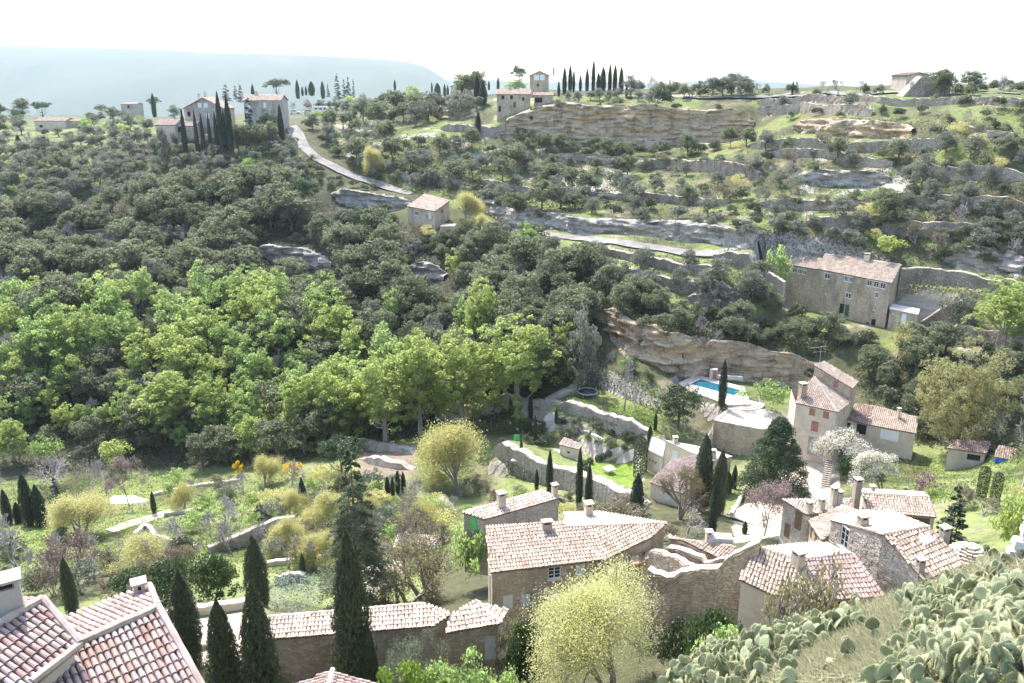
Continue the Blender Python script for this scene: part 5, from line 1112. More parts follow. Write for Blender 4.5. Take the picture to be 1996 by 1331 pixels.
kind('redbush', 'reddish_bush', 'bush', 4, 5, [bare(10 + i, 4, 5, 'twig_red', 6, 3, 'redbud', 900, .13) for i in range(2)], 'leafless reddish bush')
kind('mauve', 'mauve_tree', 'tree', 6, 6.5, [bare(15 + i, 6, 6.5, 'bark', 6, 1, 'mauve', 5200, .12) for i in range(2)], 'mauve-budded bare tree')
kind('blossom', 'blossom_tree', 'tree', 5, 6.5, [bare(20 + i, 5, 6.5, 'bark', 6, 2, 'blossom', 7000, .13) for i in range(2)], 'white blossoming tree')
kind('fruit', 'fruit_tree', 'tree', 2.6, 2.6, [bare(24 + i, 2.6, 2.6, 'bark', 4, 1) for i in range(2)], 'pruned bare fruit tree', 'branches')
def cyp(i, h=9, w=1.9, n=3200, leaf=.3, mat='cypress', tuft=.10):
    rg = R_(300 + i); t = rg.uniform(0, 1, n) ** .8; z = h * (.03 + .97 * t); prof = np.where(t < .35, .78 + .22 * t / .35, np.clip(1 - ((t - .35) / .65) ** 2.0, .012, 1) ** .85); a = rg.uniform(0, 6.283, n)
    lump = 1 + .16 * (vnoise(a * 1.6 + 9, z * 1.1, i) - .5) + .5 * tuft * (vnoise(a * 5, z * 3.2, i + 9) - .5) * 4
    r = w / 2 * prof * lump * rg.uniform(.78, 1.06, n); d = np.stack([np.cos(a), np.sin(a), np.full(n, .25)], 1)
    return leaves(np.stack([r * np.cos(a), r * np.sin(a), z], 1), d, leaf, rg, .42, .55, (0, 0, 1.)), MT[mat]
def trunk_simple(h, r, mat='bark'): m = MB(); m.tube([(0, 0, 0), (0, 0, h * .3), (0, 0, h * .7)], [r * 1.3, r, r * .3], 6); return m.mesh('trunk', MT[mat])
def core(h, w, mat): 
    m = MB(); m.lathe((0, 0, 0), [(w * .22, h * .03), (w * .38, h * .2), (w * .36, h * .45), (w * .2, h * .75), (.02, h * .95)], 8); me = m; return np.array([[m.v[k] for k in f] for f in m.f if len(f) == 4]).reshape(-1, 3), MT[mat]
kind('cypress', 'cypress_tree', 'tree', 9, 1.9, [(lmesh('crown', [cyp(i), core(9, 1.9, 'cypress')]), trunk_simple(9, .12)) for i in range(4)], 'slim dark cypress')
kind('near_cypress', 'cypress_tree', 'tree', 9, 2.1, [(lmesh('crown', [cyp(20 + i, 9, 2.1, 15000, .17, 'cypress_near', .2), core(9, 2.0, 'cypress')]), trunk_simple(9, .14)) for i in range(3)], 'tall dense cypress')
def topiary(i, h=5, w=2, mat='cypress', n=2600, leaf=.2):
    rg = R_(330 + i); a = rg.uniform(0, 6.283, n); t = rg.uniform(0, 1, n); z = h * t; r = w / 2 * np.where(t < .8, .92 + .08 * t, np.sqrt(np.clip(1 - ((t - .8) / .2) ** 2, 0, 1))) * rg.uniform(.9, 1.02, n)
    return lmesh('foliage', [(leaves(np.stack([r * np.cos(a), r * np.sin(a), z], 1), np.stack([np.cos(a), np.sin(a), np.full(n, .3)], 1), leaf, rg, .5, .5), MT[mat])]), None
kind('column', 'clipped_cypress', 'tree', 5, 2, [topiary(i) for i in range(2)], 'clipped round-topped cypress')
kind('ball', 'clipped_bush', 'bush', 1, 1, [(lmesh('foliage', [(leaves(v * np.array([.5, .5, .5]) + (0, 0, .45), v, .14, R_(341), .6, .5), MT['hedge'])]), None) for v in [sph(R_(340), 900, -.9)]], 'clipped box ball')
def conifer(i, h=12, w=7, mat='cedar', br=70, nl=150, leaf=.3, droop=.25, flat=.35, z0=.06, gap=1.):
    rg = R_(350 + i); C, Nn, sg = [], [], [(np.array([0, 0, h * k / 6]), np.array([0, 0, h * (k + 1) / 6]), .2 * h / 10 * (1 - k / 6.2), .2 * h / 10 * (1 - (k + 1) / 6.2)) for k in range(6)]
    for k in range(br):
        t = rg.random() ** 1.15; z = h * (z0 + (.97 - z0) * t); L = w / 2 * (1 - t) ** .8 * rg.uniform(.65, 1.1) + .25; a = rg.uniform(0, 6.283); d = np.array([math.cos(a), math.sin(a), 0]); s = rg.uniform(.15, 1, nl) ** .7
        p = d * (s * L)[:, None] + np.array([0, 0, 1.]) * (z + .15 * s * L - droop * (s * L) ** 1.5 / max(L, .5) ** .5)[:, None]; wd = L * .28 * (1.15 - s); p = p + np.stack([-d[1] * rg.normal(0, 1, nl) * wd, d[0] * rg.normal(0, 1, nl) * wd, rg.normal(0, .06 * flat * 3, nl)], 1)
        C.append(p); Nn.append(np.tile([d[0] * .3, d[1] * .3, 1.], (nl, 1))); e = d * L * .9 + np.array([0, 0, z + .15 * L * .9 - droop * (L * .9) ** 1.5 / max(L, .5) ** .5]); sg.append((np.array([0, 0, z]), e, .05, .015))
    C = np.concatenate(C); return lmesh('crown', [(leaves(C, np.concatenate(Nn), leaf, rg, .4, .5), MT[mat])]), seg_mesh('trunk', sg, 'bark', .015)
kind('fir', 'fir_tree', 'tree', 10, 4.2, [conifer(i, 10, 4.2, 'cypress', 60, 60, .4) for i in range(2)], 'dark pointed fir')
kind('cedar', 'cedar_tree', 'tree', 18, 9, [conifer(10, 18, 10, 'cedar', 170, 260, .24, .36, .4, .03)], 'tall feathery cedar')
kind('dense_conifer', 'dense_conifer', 'tree', 12, 10, [(lmesh('crown', [(conifer_v(366, 12, 10), MT['pine'])]), trunk_simple(12, .3))], 'broad dense conifer')
kind('pine', 'pine_tree', 'tree', 8, 8, [(lmesh('crown', [(lobed(R_(370 + i), 8, 8, 3.0, 7, 60, .12, 75, .32, -.3, .8), MT['pine'])]), trunk_mesh(R_(372 + i), 8, 7, .22, 'bark', .6, 7)) for i in range(2)], 'broad-headed pine')
kind('holly', 'glossy_tree', 'tree', 7, 8, [(lmesh('crown', [(lobed(R_(380), 7, 8, .3, 8, 120, .085, 70, .24), MT['holly'])]), trunk_simple(7, .2))], 'glossy dark round-headed tree')
kind('budding_oak', 'yellow_green_tree', 'tree', 15, 15, [(lmesh('crown', [(lobed(R_(385), 15, 15, .5, 14, 330, .055, 80, .3, -.6), MT['old_gold'])]), trunk_mesh(R_(386), 15, 14, .4, 'bark', .7, 10))], 'big yellow-green tree')
kind('near_budding', 'budding_tree', 'tree', 7, 9, [willow(60, 7, 9, 62000, .105, 'bud_yellow', 7)], 'yellow budding tree')
kind('near_silver', 'silvery_bush', 'bush', 3.4, 5, [(lmesh('foliage', [(lobed(R_(390), 3.4, 5, .0, 6, 90, .085, 130, .11, -.5, rand=.9, asp=.3), MT['silver'])]), None)], 'silvery feathery bush')
kind('near_green', 'green_bush', 'bush', 2, 3, [(lmesh('foliage', [(lobed(R_(395 + i), 2, 3, .0, 5, 60, .11, 90, .11), MT['grass' if i else 'spring'])]), None) for i in range(2)], 'bright green bush')
kind('near_dark', 'dark_bush', 'bush', 2.4, 3, [(lmesh('foliage', [(lobed(R_(398 + i), 2.4, 3, .0, 5, 60, .11, 100, .11), MT['holly' if i else 'hedge'])]), None) for i in range(2)], 'dark glossy bush')
kind('mixed_bush', 'twiggy_bush', 'bush', 3, 4, [bare(40 + i, 3, 4, 'twig', 6, 3, 'bud_brown', 2600, .11) for i in range(2)], 'twiggy budding bush')
kind('yellow', 'yellow_bush', 'bush', 2.4, 2.6, [bare(50, 2.4, 2.6, 'bark', 5, 3, 'forsythia', 2600, .13)], 'yellow flowering bush')
kind('hedge', 'hedge_bush', 'bush', 3, 4.4, [(lmesh('foliage', [(lobed(R_(402 + i), 3, 4.4, .0, 5, 80, .10, 90, .15, -.6), MT['hedge'])]), None) for i in range(2)], 'round dark hedge bush')
def hedge_box(name, label, pts, h, w, mat='hedge', leaf=.16, dens=60, cat='hedge', group=None):
    """clipped or loose hedge along world points"""
    rg = R_(len(label)); C, Nn = [], []; pts = [np.array(p, float) for p in pts]
    for a, b in zip(pts, pts[1:]):
        L = np.linalg.norm(b - a); n = int(dens * L * (2 * h + w)); t = rg.random(n); s = rg.random(n) * (2 * h + w); d = (b - a) / L; nn = np.array([-d[1], d[0], 0.]); nn /= np.linalg.norm(nn)
        u = np.where(s < h, -w / 2, np.where(s < h + w, s - h - w / 2, w / 2)); z = np.where(s < h, s, np.where(s < h + w, h, 2 * h + w - s)); C.append(a + d * (t * L)[:, None] + nn * (u * rg.uniform(.85, 1.08, n))[:, None] + np.array([0, 0, 1.]) * (z * rg.uniform(.93, 1.06, n))[:, None])
        Nn.append(nn[None] * np.where(np.abs(u) >= w / 2 * .99, np.sign(u), 0)[:, None] + np.array([[0, 0, .4]]))
    C = np.concatenate(C); o = C.mean(0); o[2] = C[:, 2].min(); me = lmesh(name, [(leaves(C - o, np.concatenate(Nn), leaf, rg, .6, .6), MT[mat])]); return tag(link(name, me, None, o), label, cat, group)
# ------------------------------------------------------------------ planting
def put(key, p, h, w, label=None, group=None, rot=None, v=None, phrase=None):
    K = KIND[key]; i = K['n'] if v is None else v; K['n'] += 1; crown, trunk = K['var'][i % len(K['var'])]
    sc = (w / K['w'] * rnd.uniform(.97, 1.03), w / K['w'] * rnd.uniform(.97, 1.03), h / K['h']); r = rnd.uniform(0, 6.28) if rot is None else rot
    if trunk is None: o = link(K['name'], crown)
    else:
        o = bpy.data.objects.new(K['name'], None); COL.objects.link(o); o.empty_display_size = .3
        link('trunk', trunk, o); link(K['crown'], crown, o)
    o.location = (float(p[0]), float(p[1]), float(p[2]) - .08); o.rotation_euler = (0, 0, r); o.scale = sc
    tag(o, label or 'tree', K['cat'], group)
    if label is None:
        q = project(np.array([p[0], p[1], p[2] + h * .5])); auto(o, phrase or K['phrase'], q[0], q[1])
    return o
def T(key, px, top, base, wpx, label=None, v=None, group=None, rot=None, y=None, phrase=None):
    b = hit(px, base) if y is None else PY(px, base, y)
    if y is not None: b[2] = ground(b[0], b[1])
    r = ray(px, top); zt = b[1] * r[2] / r[1]; h = max(.5, zt - b[2]); d = b[1] * cp - b[2] * sp; return put(key, b, h, wpx * d / F, label, group, rot, v, phrase)
G_CY = 'cypresses'
for px, top, base, w in ((18,953,1022,18),(38,978,1020,17),(60,922,1024,26),(82,944,1026,25),(301,957,1000,10),(435,946,975,9),(451,945,975,9),(592,930,996,16),(776,916,961,10),(787,918,962,10),(756,927,966,10),(766,928,967,9),(592,1078,1130,14),
    (1016,852,898,7),(1043,808,864,8),(995,772,816,9),(1034,765,816,10),(1084,795,826,7),(1071,876,963,14),(1046,913,956,9),(1128,872,994,14),(1147,903,993,15),(1266,829,862,11),(1277,803,838,8),(1406,700,795,16),(1387,940,1042,18),(1417,918,962,19),(1430,905,952,12),(1451,1014,1041,11),(1240,921,1006,26),
    (302,181,229,9),(38,262,290,11),(358,212,258,10),(382,213,260,8),(394,220,259,8),(408,217,258,7),(421,217,258,8),(430,178,257,13),(438,212,258,8),(447,186,259,14),(549,203,267,12),(494,163,196,7),(581,155,193,8),(590,168,187,5),(597,168,186,5),(608,158,187,13),(630,158,193,9),(770,155,176,5),(853,161,187,13),(842,160,182,4),(867,163,190,6),(873,165,190,5),
    (930,147,202,13),(942,160,204,16),(953,157,176,5),(971,149,176,6),(932,217,263,12),(1035,210,277,11),(1089,157,188,6),(1100,130,184,9),(1111,127,180,9),(1118,136,180,6),(1131,146,178,6),(1144,133,178,8),(1156,116,178,8),(1166,141,178,9),(1175,130,178,12),(1188,124,180,8),(1198,126,180,9),(1210,130,182,10),(1221,163,190,5),(1544,157,185,5)):
    T('cypress', px, top, base, w, group=G_CY, y=244 if 350 < px < 450 and base > 240 else (250 if px == 549 else None))
for px, top, base, w, y, lab in ((143,1085,1200,27,None,'slender cypress beside the bottom left roofs'),(372,1108,1300,56,None,'stout cypress right of the rosy gable roof'),(452,1166,1420,62,38,'ragged cypress at the bottom edge with a crooked tip'),(520,1130,1420,68,38.5,'broad cypress overlapping the left end of the long outbuilding'),(505,1042,1185,46,60,'dark cypress behind the ragged one, above the blue-green juniper'),(697,1032,1380,72,39.5,'tallest cypress in front of the long outbuilding roof'),(726,1210,1390,36,39.,'short side cypress pressed against the tallest cypress'),(1366,844,998,37,None,'tallest of the dark cypresses beside the garden house'),(1399,874,1004,28,None,'cypress just behind the tallest one beside the garden house')):
    T('near_cypress', px, top, base, w, lab, y=y, group=G_CY)
T('fir', 112, 928, 978, 28, 'small pointed conifer right of the four dark cypresses'); 
for px, top, base, w in ((659,142,195,17),(680,147,195,15),(640,162,190,9),(672,152,195,12),(690,152,192,8),(442,163,200,22),(470,163,200,16),(460,165,196,14),(1552,155,180,11)): T('fir', px, top, base, w, group='pointed firs on the ridge')
T('fir', 487, 186, 246, 30, 'dark spruce in front of the white-shuttered house', y=256); T('fir', 1329, 684, 722, 14, 'small conifer at the foot of the pool cliff'); T('fir', 1850, 940, 1062, 60, 'thin dark conifer on the lawn below the red shutter wing')
for px, top, base, w in ((540,152,194,46),(1012,130,168,32),(84,197,230,40),(300,190,212,30),(40,213,248,26),(200,205,226,24),(1390,165,182,30)): T('pine', px, top, base, w, group='pines on the skyline')
T('pine', 530, 220, 266, 44, 'dark pine beside the white-shuttered house', y=255); T('pine', 667, 846, 948, 92, 'rounded pine with a bare trunk at the edge of the orchard')
T('cedar', 702, 862, 1190, 158, 'tall feathery cedar in the middle of the gardens', rot=.4)
T('dense_conifer', 1507, 806, 968, 138, 'broad dense dark conifer beside the sunny terrace'); T('holly', 1322, 750, 832, 92, 'glossy dark round-headed tree between lawn and pool')
T('willow', 895, 815, 965, 190, 'big round pale willow left of the pond', v=0); T('willow', 640, 950, 1040, 120, 'pale willow behind the left side of the cedar', v=1); T('willow', 160, 966, 1052, 155, 'wide pale willow right of the four dark cypresses', v=2); T('willow', 275, 1040, 1105, 130, 'low pale willow below the curved white wall', v=0)
T('budding_oak', 1862, 680, 880, 180, 'big yellow-green tree right of the red shutter house wing'); T('plane', 1958, 545, 672, 118, 'round bright tree at the right edge beside the hillside house lawn', v=1)
for px, top, base, w, v in ((1008,625,812,152,0),(900,640,830,130,1),(820,668,850,120,2),(752,700,862,120,0),(650,705,868,120,1),(596,745,880,100,2),(935,545,690,70,1),(330,735,850,125,2),(425,740,850,80,0),(700,745,850,90,1)): T('plane', px, top, base, w, v=v, group='tall bright green trees in the valley')
T('olive', 1133, 632, 765, 70, 'pale grey-green tree at the left foot of the pool cliff', v=1); T('bare', 1075, 588, 700, 80, 'big leafless grey tree on the dark slope'); T('willow', 730, 280, 345, 52, 'pale yellow tree beside the climbing road', v=2); T('willow', 910, 370, 432, 70, 'pale yellow tree right of the roadside house', v=0); T('willow', 935, 415, 462, 50, 'pale bush-like tree below the yellow one by the roadside house', v=1)
T('willow', 1745, 628, 708, 96, 'pale budding tree below the hillside house annex', v=2); T('bright_shrub', 1728, 458, 505, 60, 'bright green bush behind the hillside house roof'); T('olive', 1868, 578, 645, 76, 'spreading olive on the lawn right of the hillside house'); T('bright_shrub', 1495, 735, 800, 84, 'light green tree by the curved terrace steps'); T('olive', 1460, 530, 590, 60, 'golden-leaved tree left of the hillside house')
T('blossom', 1655, 832, 912, 125, 'white blossoming tree in front of the low wing', v=0); T('blossom', 1720, 886, 962, 110, 'white blossoming tree on the lawn above the cottage', v=1); T('redbush', 1785, 915, 965, 80, 'brownish bush right of the blossoming trees'); T('hedge', 1650, 890, 935, 50, 'dark green bush under the blossoming tree')
T('mauve', 1490, 935, 1045, 118, 'mauve-budded bare tree in the paved courtyard', v=0); T('budding', 1325, 900, 1012, 105, 'light green budding tree in front of the garden house'); T('bare', 1335, 985, 1040, 80, 'leafless grey bush behind the farmhouse roof end'); T('mixed_bush', 1200, 960, 1010, 110, 'twiggy bushes below the pond wall')
T('mauve', 252, 888, 988, 80, 'pinkish leafless tree beside the white garden slab', v=1); T('bare', 100, 892, 966, 120); T('bare', 172, 900, 966, 80); T('bright_shrub', 342, 916, 968, 52, 'small light green tree on the meadow wall'); T('holly', 513, 983, 1027, 38, 'small dark round tree on the lower lawn'); T('bright_shrub', 225, 858, 918, 66, 'bright bush below the dark wood edge'); T('plane', 28, 825, 900, 66, 'yellow-green tree at the left edge below the wood', v=2); T('bright_shrub', 88, 845, 905, 66, 'fresh green tree near the left edge below the wood')
T('redbush', 160, 1045, 1160, 150, 'large dark reddish bush above the bottom left roofs'); T('bare', 40, 1030, 1110, 120); T('bare', 370, 1000, 1062, 115); T('bare', 470, 1010, 1070, 80); T('bare', 620, 1050, 1110, 70); T('bare', 720, 990, 1050, 90); T('mixed_bush', 790, 985, 1060, 110)
T('hedge', 258, 1116, 1170, 100, 'rounded clipped dark bush above the rosy gable roof'); T('hedge', 330, 1100, 1190, 120, 'dark hedge clump right of the clipped bush'); T('hedge', 425, 1085, 1185, 110, 'large dark hedge clump left of the juniper')
T('yellow', 735, 1000, 1024, 28, 'bright yellow forsythia right of the cedar'); T('yellow', 570, 897, 932, 40, 'yellow flowering bush by the dark wood edge'); T('yellow', 466, 900, 930, 22, 'small yellow bush left of the orchard'); T('blossom', 872, 965, 1002, 50, 'white blossoming bush behind the barn roof', v=0)
T('budding', 830, 1045, 1180, 180, 'wide twiggy budding tree left of the long farmhouse', y=66); T('budding', 800, 1080, 1180, 130, 'smaller budding tree left of the wide one', y=64); T('bright_shrub', 918, 1005, 1150, 80, 'light green tree against the left end of the farmhouse', y=66, v=1)
T('near_budding', 1186, 1122, 1480, 310, 'large yellow budding tree in the foreground below the farmhouse', y=38.5, rot=2.)
T('near_silver', 795, 1238, 1350, 160, 'silvery feathery bush in front of the long outbuilding', y=39); T('mixed_bush', 1015, 1185, 1320, 100, 'brown twiggy bush beside the pale grey door', y=42.5); T('near_green', 890, 1288, 1380, 190, 'yellow-green bush at the bottom edge below the small outbuilding', y=36, v=0); T('near_green', 800, 1308, 1390, 190, 'bright grassy-green bush at the bottom edge right of the little roof', y=35.5, v=1)
T('near_dark', 1010, 1235, 1340, 66, 'dark glossy bush at the corner of the small outbuilding', y=41.5, v=1); T('near_dark', 1395, 1195, 1290, 150, 'dark mixed bush between the budding tree and the prickly pears', y=27, v=0); T('near_green', 985, 1318, 1400, 120, 'low green bush at the bottom edge under the budding tree', y=36, v=0)
T('mixed_bush', 1560, 1085, 1215, 210, 'bare wispy bush in front of the ochre house wall', y=29, v=1); T('bright_shrub', 1965, 960, 1060, 70, 'small bushy growth by the white stone pillar', y=17)
for px, top, base, w in ((1108,832,850,50),(1060,848,866,46)): T('holly', px, top, base, w, phrase='dark laurel bush')
for px, py in ((1166,897),(1175,894),(1186,889),(1142,918),(1140,908),(1150,903)): T('ball', px, py - 12, py, 13, group='clipped box balls')
T('column', 1247, 852, 928, 27, 'fat round-topped clipped cypress beside the garden house'); T('column', 1911, 908, 972, 20, 'clipped round-topped cypress below the dark shed'); T('column', 1938, 920, 978, 20, 'shaded clipped cypress behind the one below the dark shed')
for px, base in ((1120,808),(1151,812),(1178,820),(1210,826),(1184,800)): T('fruit', px, base - 32, base, 30, group='pruned fruit trees on the lawn')
T('bare', 1213, 690, 800, 60, 'tall bare pale tree beside the trampoline lawn', v=1); T('bright_shrub', 1222, 690, 722, 34, 'yellow-green bush on the bank above the lawn')
T('bare', 1600, 155, 184, 34, 'gnarled leafless tree alone on the right skyline'); 
for px, top, base, w in ((1378,152,182,30),(1420,155,182,26),(1677,154,182,24),(1300,160,186,36),(1480,160,182,22)): T('bare', px, top, base, w)
T('plane', 900, 162, 194, 32, 'light green round tree in front of the pale far house', v=0); T('plane', 1005, 154, 178, 46, 'bright green tree left of the tall cliff house', v=1); T('bright_shrub', 805, 168, 194, 44, 'bright green bush on the skyline'); T('shrub', 1294, 170, 214, 40, 'big round bush on the cliff edge'); T('shrub', 1205, 188, 206, 32); T('pine', 1455, 150, 182, 36)
hedge_box('hedge', 'loose pale hedge on the wall top right of the hillside house', [hit(1768, 574), hit(1830, 582), hit(1908, 590)], 2.2, 2.4, 'willow', .3, 10)
a = hit(500, 1190); b = hit(640, 1200); hedge_box('juniper_hedge', 'broad blue-green clipped juniper with a shaded side in the lower garden', [PY(522, 1180, 64), PY(640, 1190, 62)], 2.0, 5.0, 'juniper', .16, 60)
hedge_box('lawn_edging', 'low clipped edging along the fruit tree lawn wall', [P(1100, 808, -51.9), P(1158, 819, -51.9), P(1205, 832, -51.9)], .45, .5, 'hedge', .15, 60)
hedge_box('ivy_mass', 'ivy hanging over the pond terrace wall', [hit(985, 905) + (0, -1., -2.2), hit(1045, 925) + (0, -1., -2.4)], 3.0, 1.0, 'ivy', .22, 26, 'ivy')
hedge_box('ivy_mass', 'ivy draped over the right half of the skyline barn', [PY(1800, 178, 230), PY(1850, 178, 231)], 4.6, 4, 'ivy', .4, 9, 'ivy')
hedge_box('ivy_curtain', 'dark ivy covering the front of the small shed', [P(1848, 905, -51.), P(1918, 918, -51.)], 2.4, .7, 'ivy', .22, 26, 'ivy')
hedge_box('ivy_bank', 'dark ivy bank behind the fruit tree lawn', [P(1148, 741, -51.9), P(1180, 752, -51.9), P(1218, 768, -51.9), P(1288, 798, -51.9)], 3.4, 2.0, 'ivy', .26, 16, 'ivy')
# ---- woods, orchards and scrub, scattered tree by tree
KEEP = [(785,376,882,440),(958,140,1090,262),(360,186,436,226),(304,234,376,252),(474,186,546,220),(1520,492,1800,640),(1015,212,1462,268),(1545,238,1780,262),(520,480,620,508),(805,520,860,538),(650,372,760,398),(1130,726,1170,790),(1345,720,1480,790),(1548,700,1790,890),(1250,672,1560,712),(1180,596,1250,625),(64,222,150,250),(1765,130,1850,186),(1600,330,1735,368),(60,900,330,1030),(1560,700,1760,860)]
LINES = [[(566,246),(578,262),(588,280),(604,298),(640,320),(690,344),(745,362),(800,378)],[(1090,458),(1200,472),(1300,486),(1400,498),(1496,514)],[(1100,436),(1200,444),(1300,450),(1400,460),(1480,480)],[(1330,189),(1650,186),(1990,183)]]
KP = []
for l in LINES:
    for a, b in zip(l, l[1:]):
        n = max(2, int(math.hypot(b[0] - a[0], b[1] - a[1]) / 8)); KP += [(a[0] + (b[0] - a[0]) * k / n, a[1] + (b[1] - a[1]) * k / n) for k in range(n)]
KP = np.array(KP)
def fill(poly, spacing, kinds, hr, asp, group, seed, keep=True, cap=999, phr=None):
    """scatter trees over the ground seen inside a pixel outline"""
    rg = R_(seed); pg = np.array(poly, float); lo, hi_ = pg.min(0), pg.max(0); pts = []; ks = list(kinds); pw = np.array([kinds[k] for k in ks]); pw = pw / pw.sum()
    for _ in range(int((hi_[0] - lo[0]) * (hi_[1] - lo[1]) / spacing ** 2 * 9)):
        q = lo + (hi_ - lo) * rg.random(2)
        if not inside(q[:1], q[1:], pg)[0]: continue
        if pts and (np.hypot(*((np.array(pts) - q) * (1, 1.35)).T) < spacing).any(): continue
        pts.append(q)
    if not pts: return
    g, ok = hf.hit(pts); order = np.argsort(-g[:, 1]); n = 0
    for i in order:
        if not ok[i] or n >= cap: continue
        k = ks[rg.choice(len(ks), p=pw)]; h = rg.uniform(*hr) * {'shrub': .5, 'bare': .7, 'bright_shrub': .55, 'olive': .72, 'pale_bush': .6, 'redbush': .7, 'cypress': 1.1, 'mixed_bush': .7, 'willow': .85, 'hedge': .5}.get(k, 1.); K = KIND[k]; w = h * K['w'] / K['h'] * rg.uniform(.85, 1.15) * asp
        d = g[i][1] * cp - g[i][2] * sp; x, y = pts[i]; pw_, ph = w * F / d, h * F / d * .95
        if keep:
            bx = (x - pw_ * .42, y - ph * .9, x + pw_ * .42, y)
            if any(bx[0] < r[2] and bx[2] > r[0] and bx[1] < r[3] and bx[3] > r[1] for r in KEEP): continue
            if ((KP[:, 0] > bx[0]) & (KP[:, 0] < bx[2]) & (KP[:, 1] > bx[1]) & (KP[:, 1] < bx[3])).any(): continue
        put(k, g[i], h, w, None, group, phrase=(phr or {}).get(k)); n += 1
fill([(0,425),(420,385),(620,392),(700,440),(790,460),(800,545),(640,610),(480,600),(0,640)], 29, dict(oak=.66, olive=.1, bare=.07, spring=.02, shrub=.10, pine=.02, mixed_bush=.03), (5.5, 10.5), 1, 'oaks of the wooded slope', 1)
fill([(0,262),(300,258),(560,274),(612,352),(430,390),(0,428)], 18, dict(olive=.68, shrub=.14, bright_shrub=.07, bare=.07, oak=.04), (4.4, 6.4), 1.05, 'olives and shrubs of the left plateau', 2)
fill([(0,645),(130,628),(480,618),(640,640),(730,735),(860,800),(700,868),(560,888),(430,850),(300,800),(0,790)], 34, dict(spring=.76, oak=.10, bare=.08, shrub=.06), (7.5, 13), 1, 'fresh green trees of the valley wood', 3)
fill([(0,790),(300,800),(430,850),(560,888),(560,915),(440,905),(300,915),(180,880),(0,870)], 34, dict(spring=.48, oak=.27, bare=.13, shrub=.12), (5.5, 9), 1, 'trees along the shaded wood edge', 4)
fill([(560,615),(800,548),(800,455),(1040,478),(1190,545),(1180,640),(1100,748),(1000,772),(900,775),(760,735),(640,650)], 32, dict(oak=.70, bare=.07, olive=.09, spring=.04, shrub=.10), (5.5, 10), 1, 'oaks of the shaded valley head', 5)
fill([(600,275),(860,275),(1000,292),(1230,305),(1230,385),(1030,442),(900,405),(700,345)], 27, dict(oak=.3, olive=.34, shrub=.28, bare=.08), (5, 7.5), 1, 'trees of the slope under the cliff', 6)
fill([(1230,318),(1480,275),(1700,275),(1996,255),(1996,525),(1760,505),(1500,470),(1200,448),(1100,410)], 30, dict(olive=.42, shrub=.28, oak=.07, bare=.05, pale_bush=.1, mixed_bush=.08), (4.4, 6.6), 1, 'olives of the terraced hillside', 7)
fill([(1060,476),(1480,530),(1490,612),(1330,600),(1070,550)], 40, dict(olive=.75, shrub=.25), (5.5, 7.2), 1, 'olives below the lane', 8)
fill([(1180,575),(1330,606),(1560,648),(1700,670),(1560,690),(1300,664),(1220,632)], 27, dict(shrub=.6, oak=.25, bare=.15), (4, 6.5), 1, 'shrubs along the top of the pool cliff', 9, keep=False)
fill([(1670,700),(1790,700),(1790,860),(1720,800)], 34, dict(shrub=.6, oak=.4), (5, 7), 1, 'dark bushes behind the red shutter house', 10, keep=False, cap=14)
fill([(1790,690),(1996,690),(1996,760),(1960,870),(1940,860),(1950,720),(1790,720)], 40, dict(shrub=.5, oak=.2, bare=.3), (4, 6.5), 1, 'bushes at the right edge', 11)
fill([(1470,215),(1650,205),(1996,192),(1996,262),(1800,240),(1560,240)], 32, dict(shrub=.7, olive=.2, bare=.1), (3.6, 5.6), 1, 'shrubs below the ridge road', 12)
fill([(1820,188),(1900,184),(1996,182),(1996,172),(1900,176)], 20, dict(shrub=.6, oak=.4), (5, 7), 1, 'bushes on the right skyline', 13, keep=False)
fill([(545,205),(700,195),(860,190),(960,188),(960,222),(860,240),(700,262),(610,262)], 19, dict(olive=.38, oak=.24, shrub=.22, bare=.1, bright_shrub=.06), (6, 9.5), 1, 'trees along the central ridge', 14)
fill([(1225,190),(1460,190),(1460,182),(1225,180)], 15, dict(shrub=.6, bare=.25, olive=.15), (6, 9), 1, 'shrubs behind the cliff edge', 15, keep=False)
fill([(1090,192),(1290,196),(1290,204),(1090,202)], 17, dict(olive=.7, shrub=.3), (3.5, 5), 1, 'olives on the cliff top', 16, keep=False)
fill([(0,226),(300,218),(350,232),(300,262),(0,268)], 17, dict(olive=.38, oak=.24, bright_shrub=.2, shrub=.18), (6, 9.5), 1, 'trees of the far left plateau', 17)
fill([(1000,283),(1300,292),(1460,282),(1440,300),(1250,312),(1000,300)], 24, dict(shrub=.7, oak=.3), (5, 7), 1, 'dark bushes at the cliff foot', 18, keep=False)
fill([(330,965),(560,930),(760,955),(880,1010),(840,1100),(620,1110),(480,1120),(400,1060)], 33, dict(bare=.42, willow=.1, bright_shrub=.16, pale_bush=.2, mixed_bush=.12), (4.4, 6.4), 1, 'shrubs of the lower gardens', 19)
fill([(0,1050),(330,1050),(400,1120),(240,1190),(0,1150)], 40, dict(bare=.4, redbush=.2, pale_bush=.1, mixed_bush=.15, shrub=.15), (4, 6), 1, 'bushes above the bottom left roofs', 20)
fill([(690,935),(960,960),(1060,990),(900,1020),(760,1000)], 34, dict(bare=.3, pale_bush=.25, bright_shrub=.25, mixed_bush=.2), (3.4, 5), 1, 'shrubs below the big willow', 21)
fill([(820,845),(960,840),(1060,830),(1050,860),(960,870),(840,865)], 36, dict(shrub=.7, hedge=.3), (4, 6), 1, 'dark shrubs under the tall trees', 22)
fill([(1180,700),(1300,742),(1260,770),(1190,740)], 34, dict(shrub=.5, pale_bush=.3, bare=.2), (3.4, 5), 1, 'bushes on the bank above the lawn', 23)
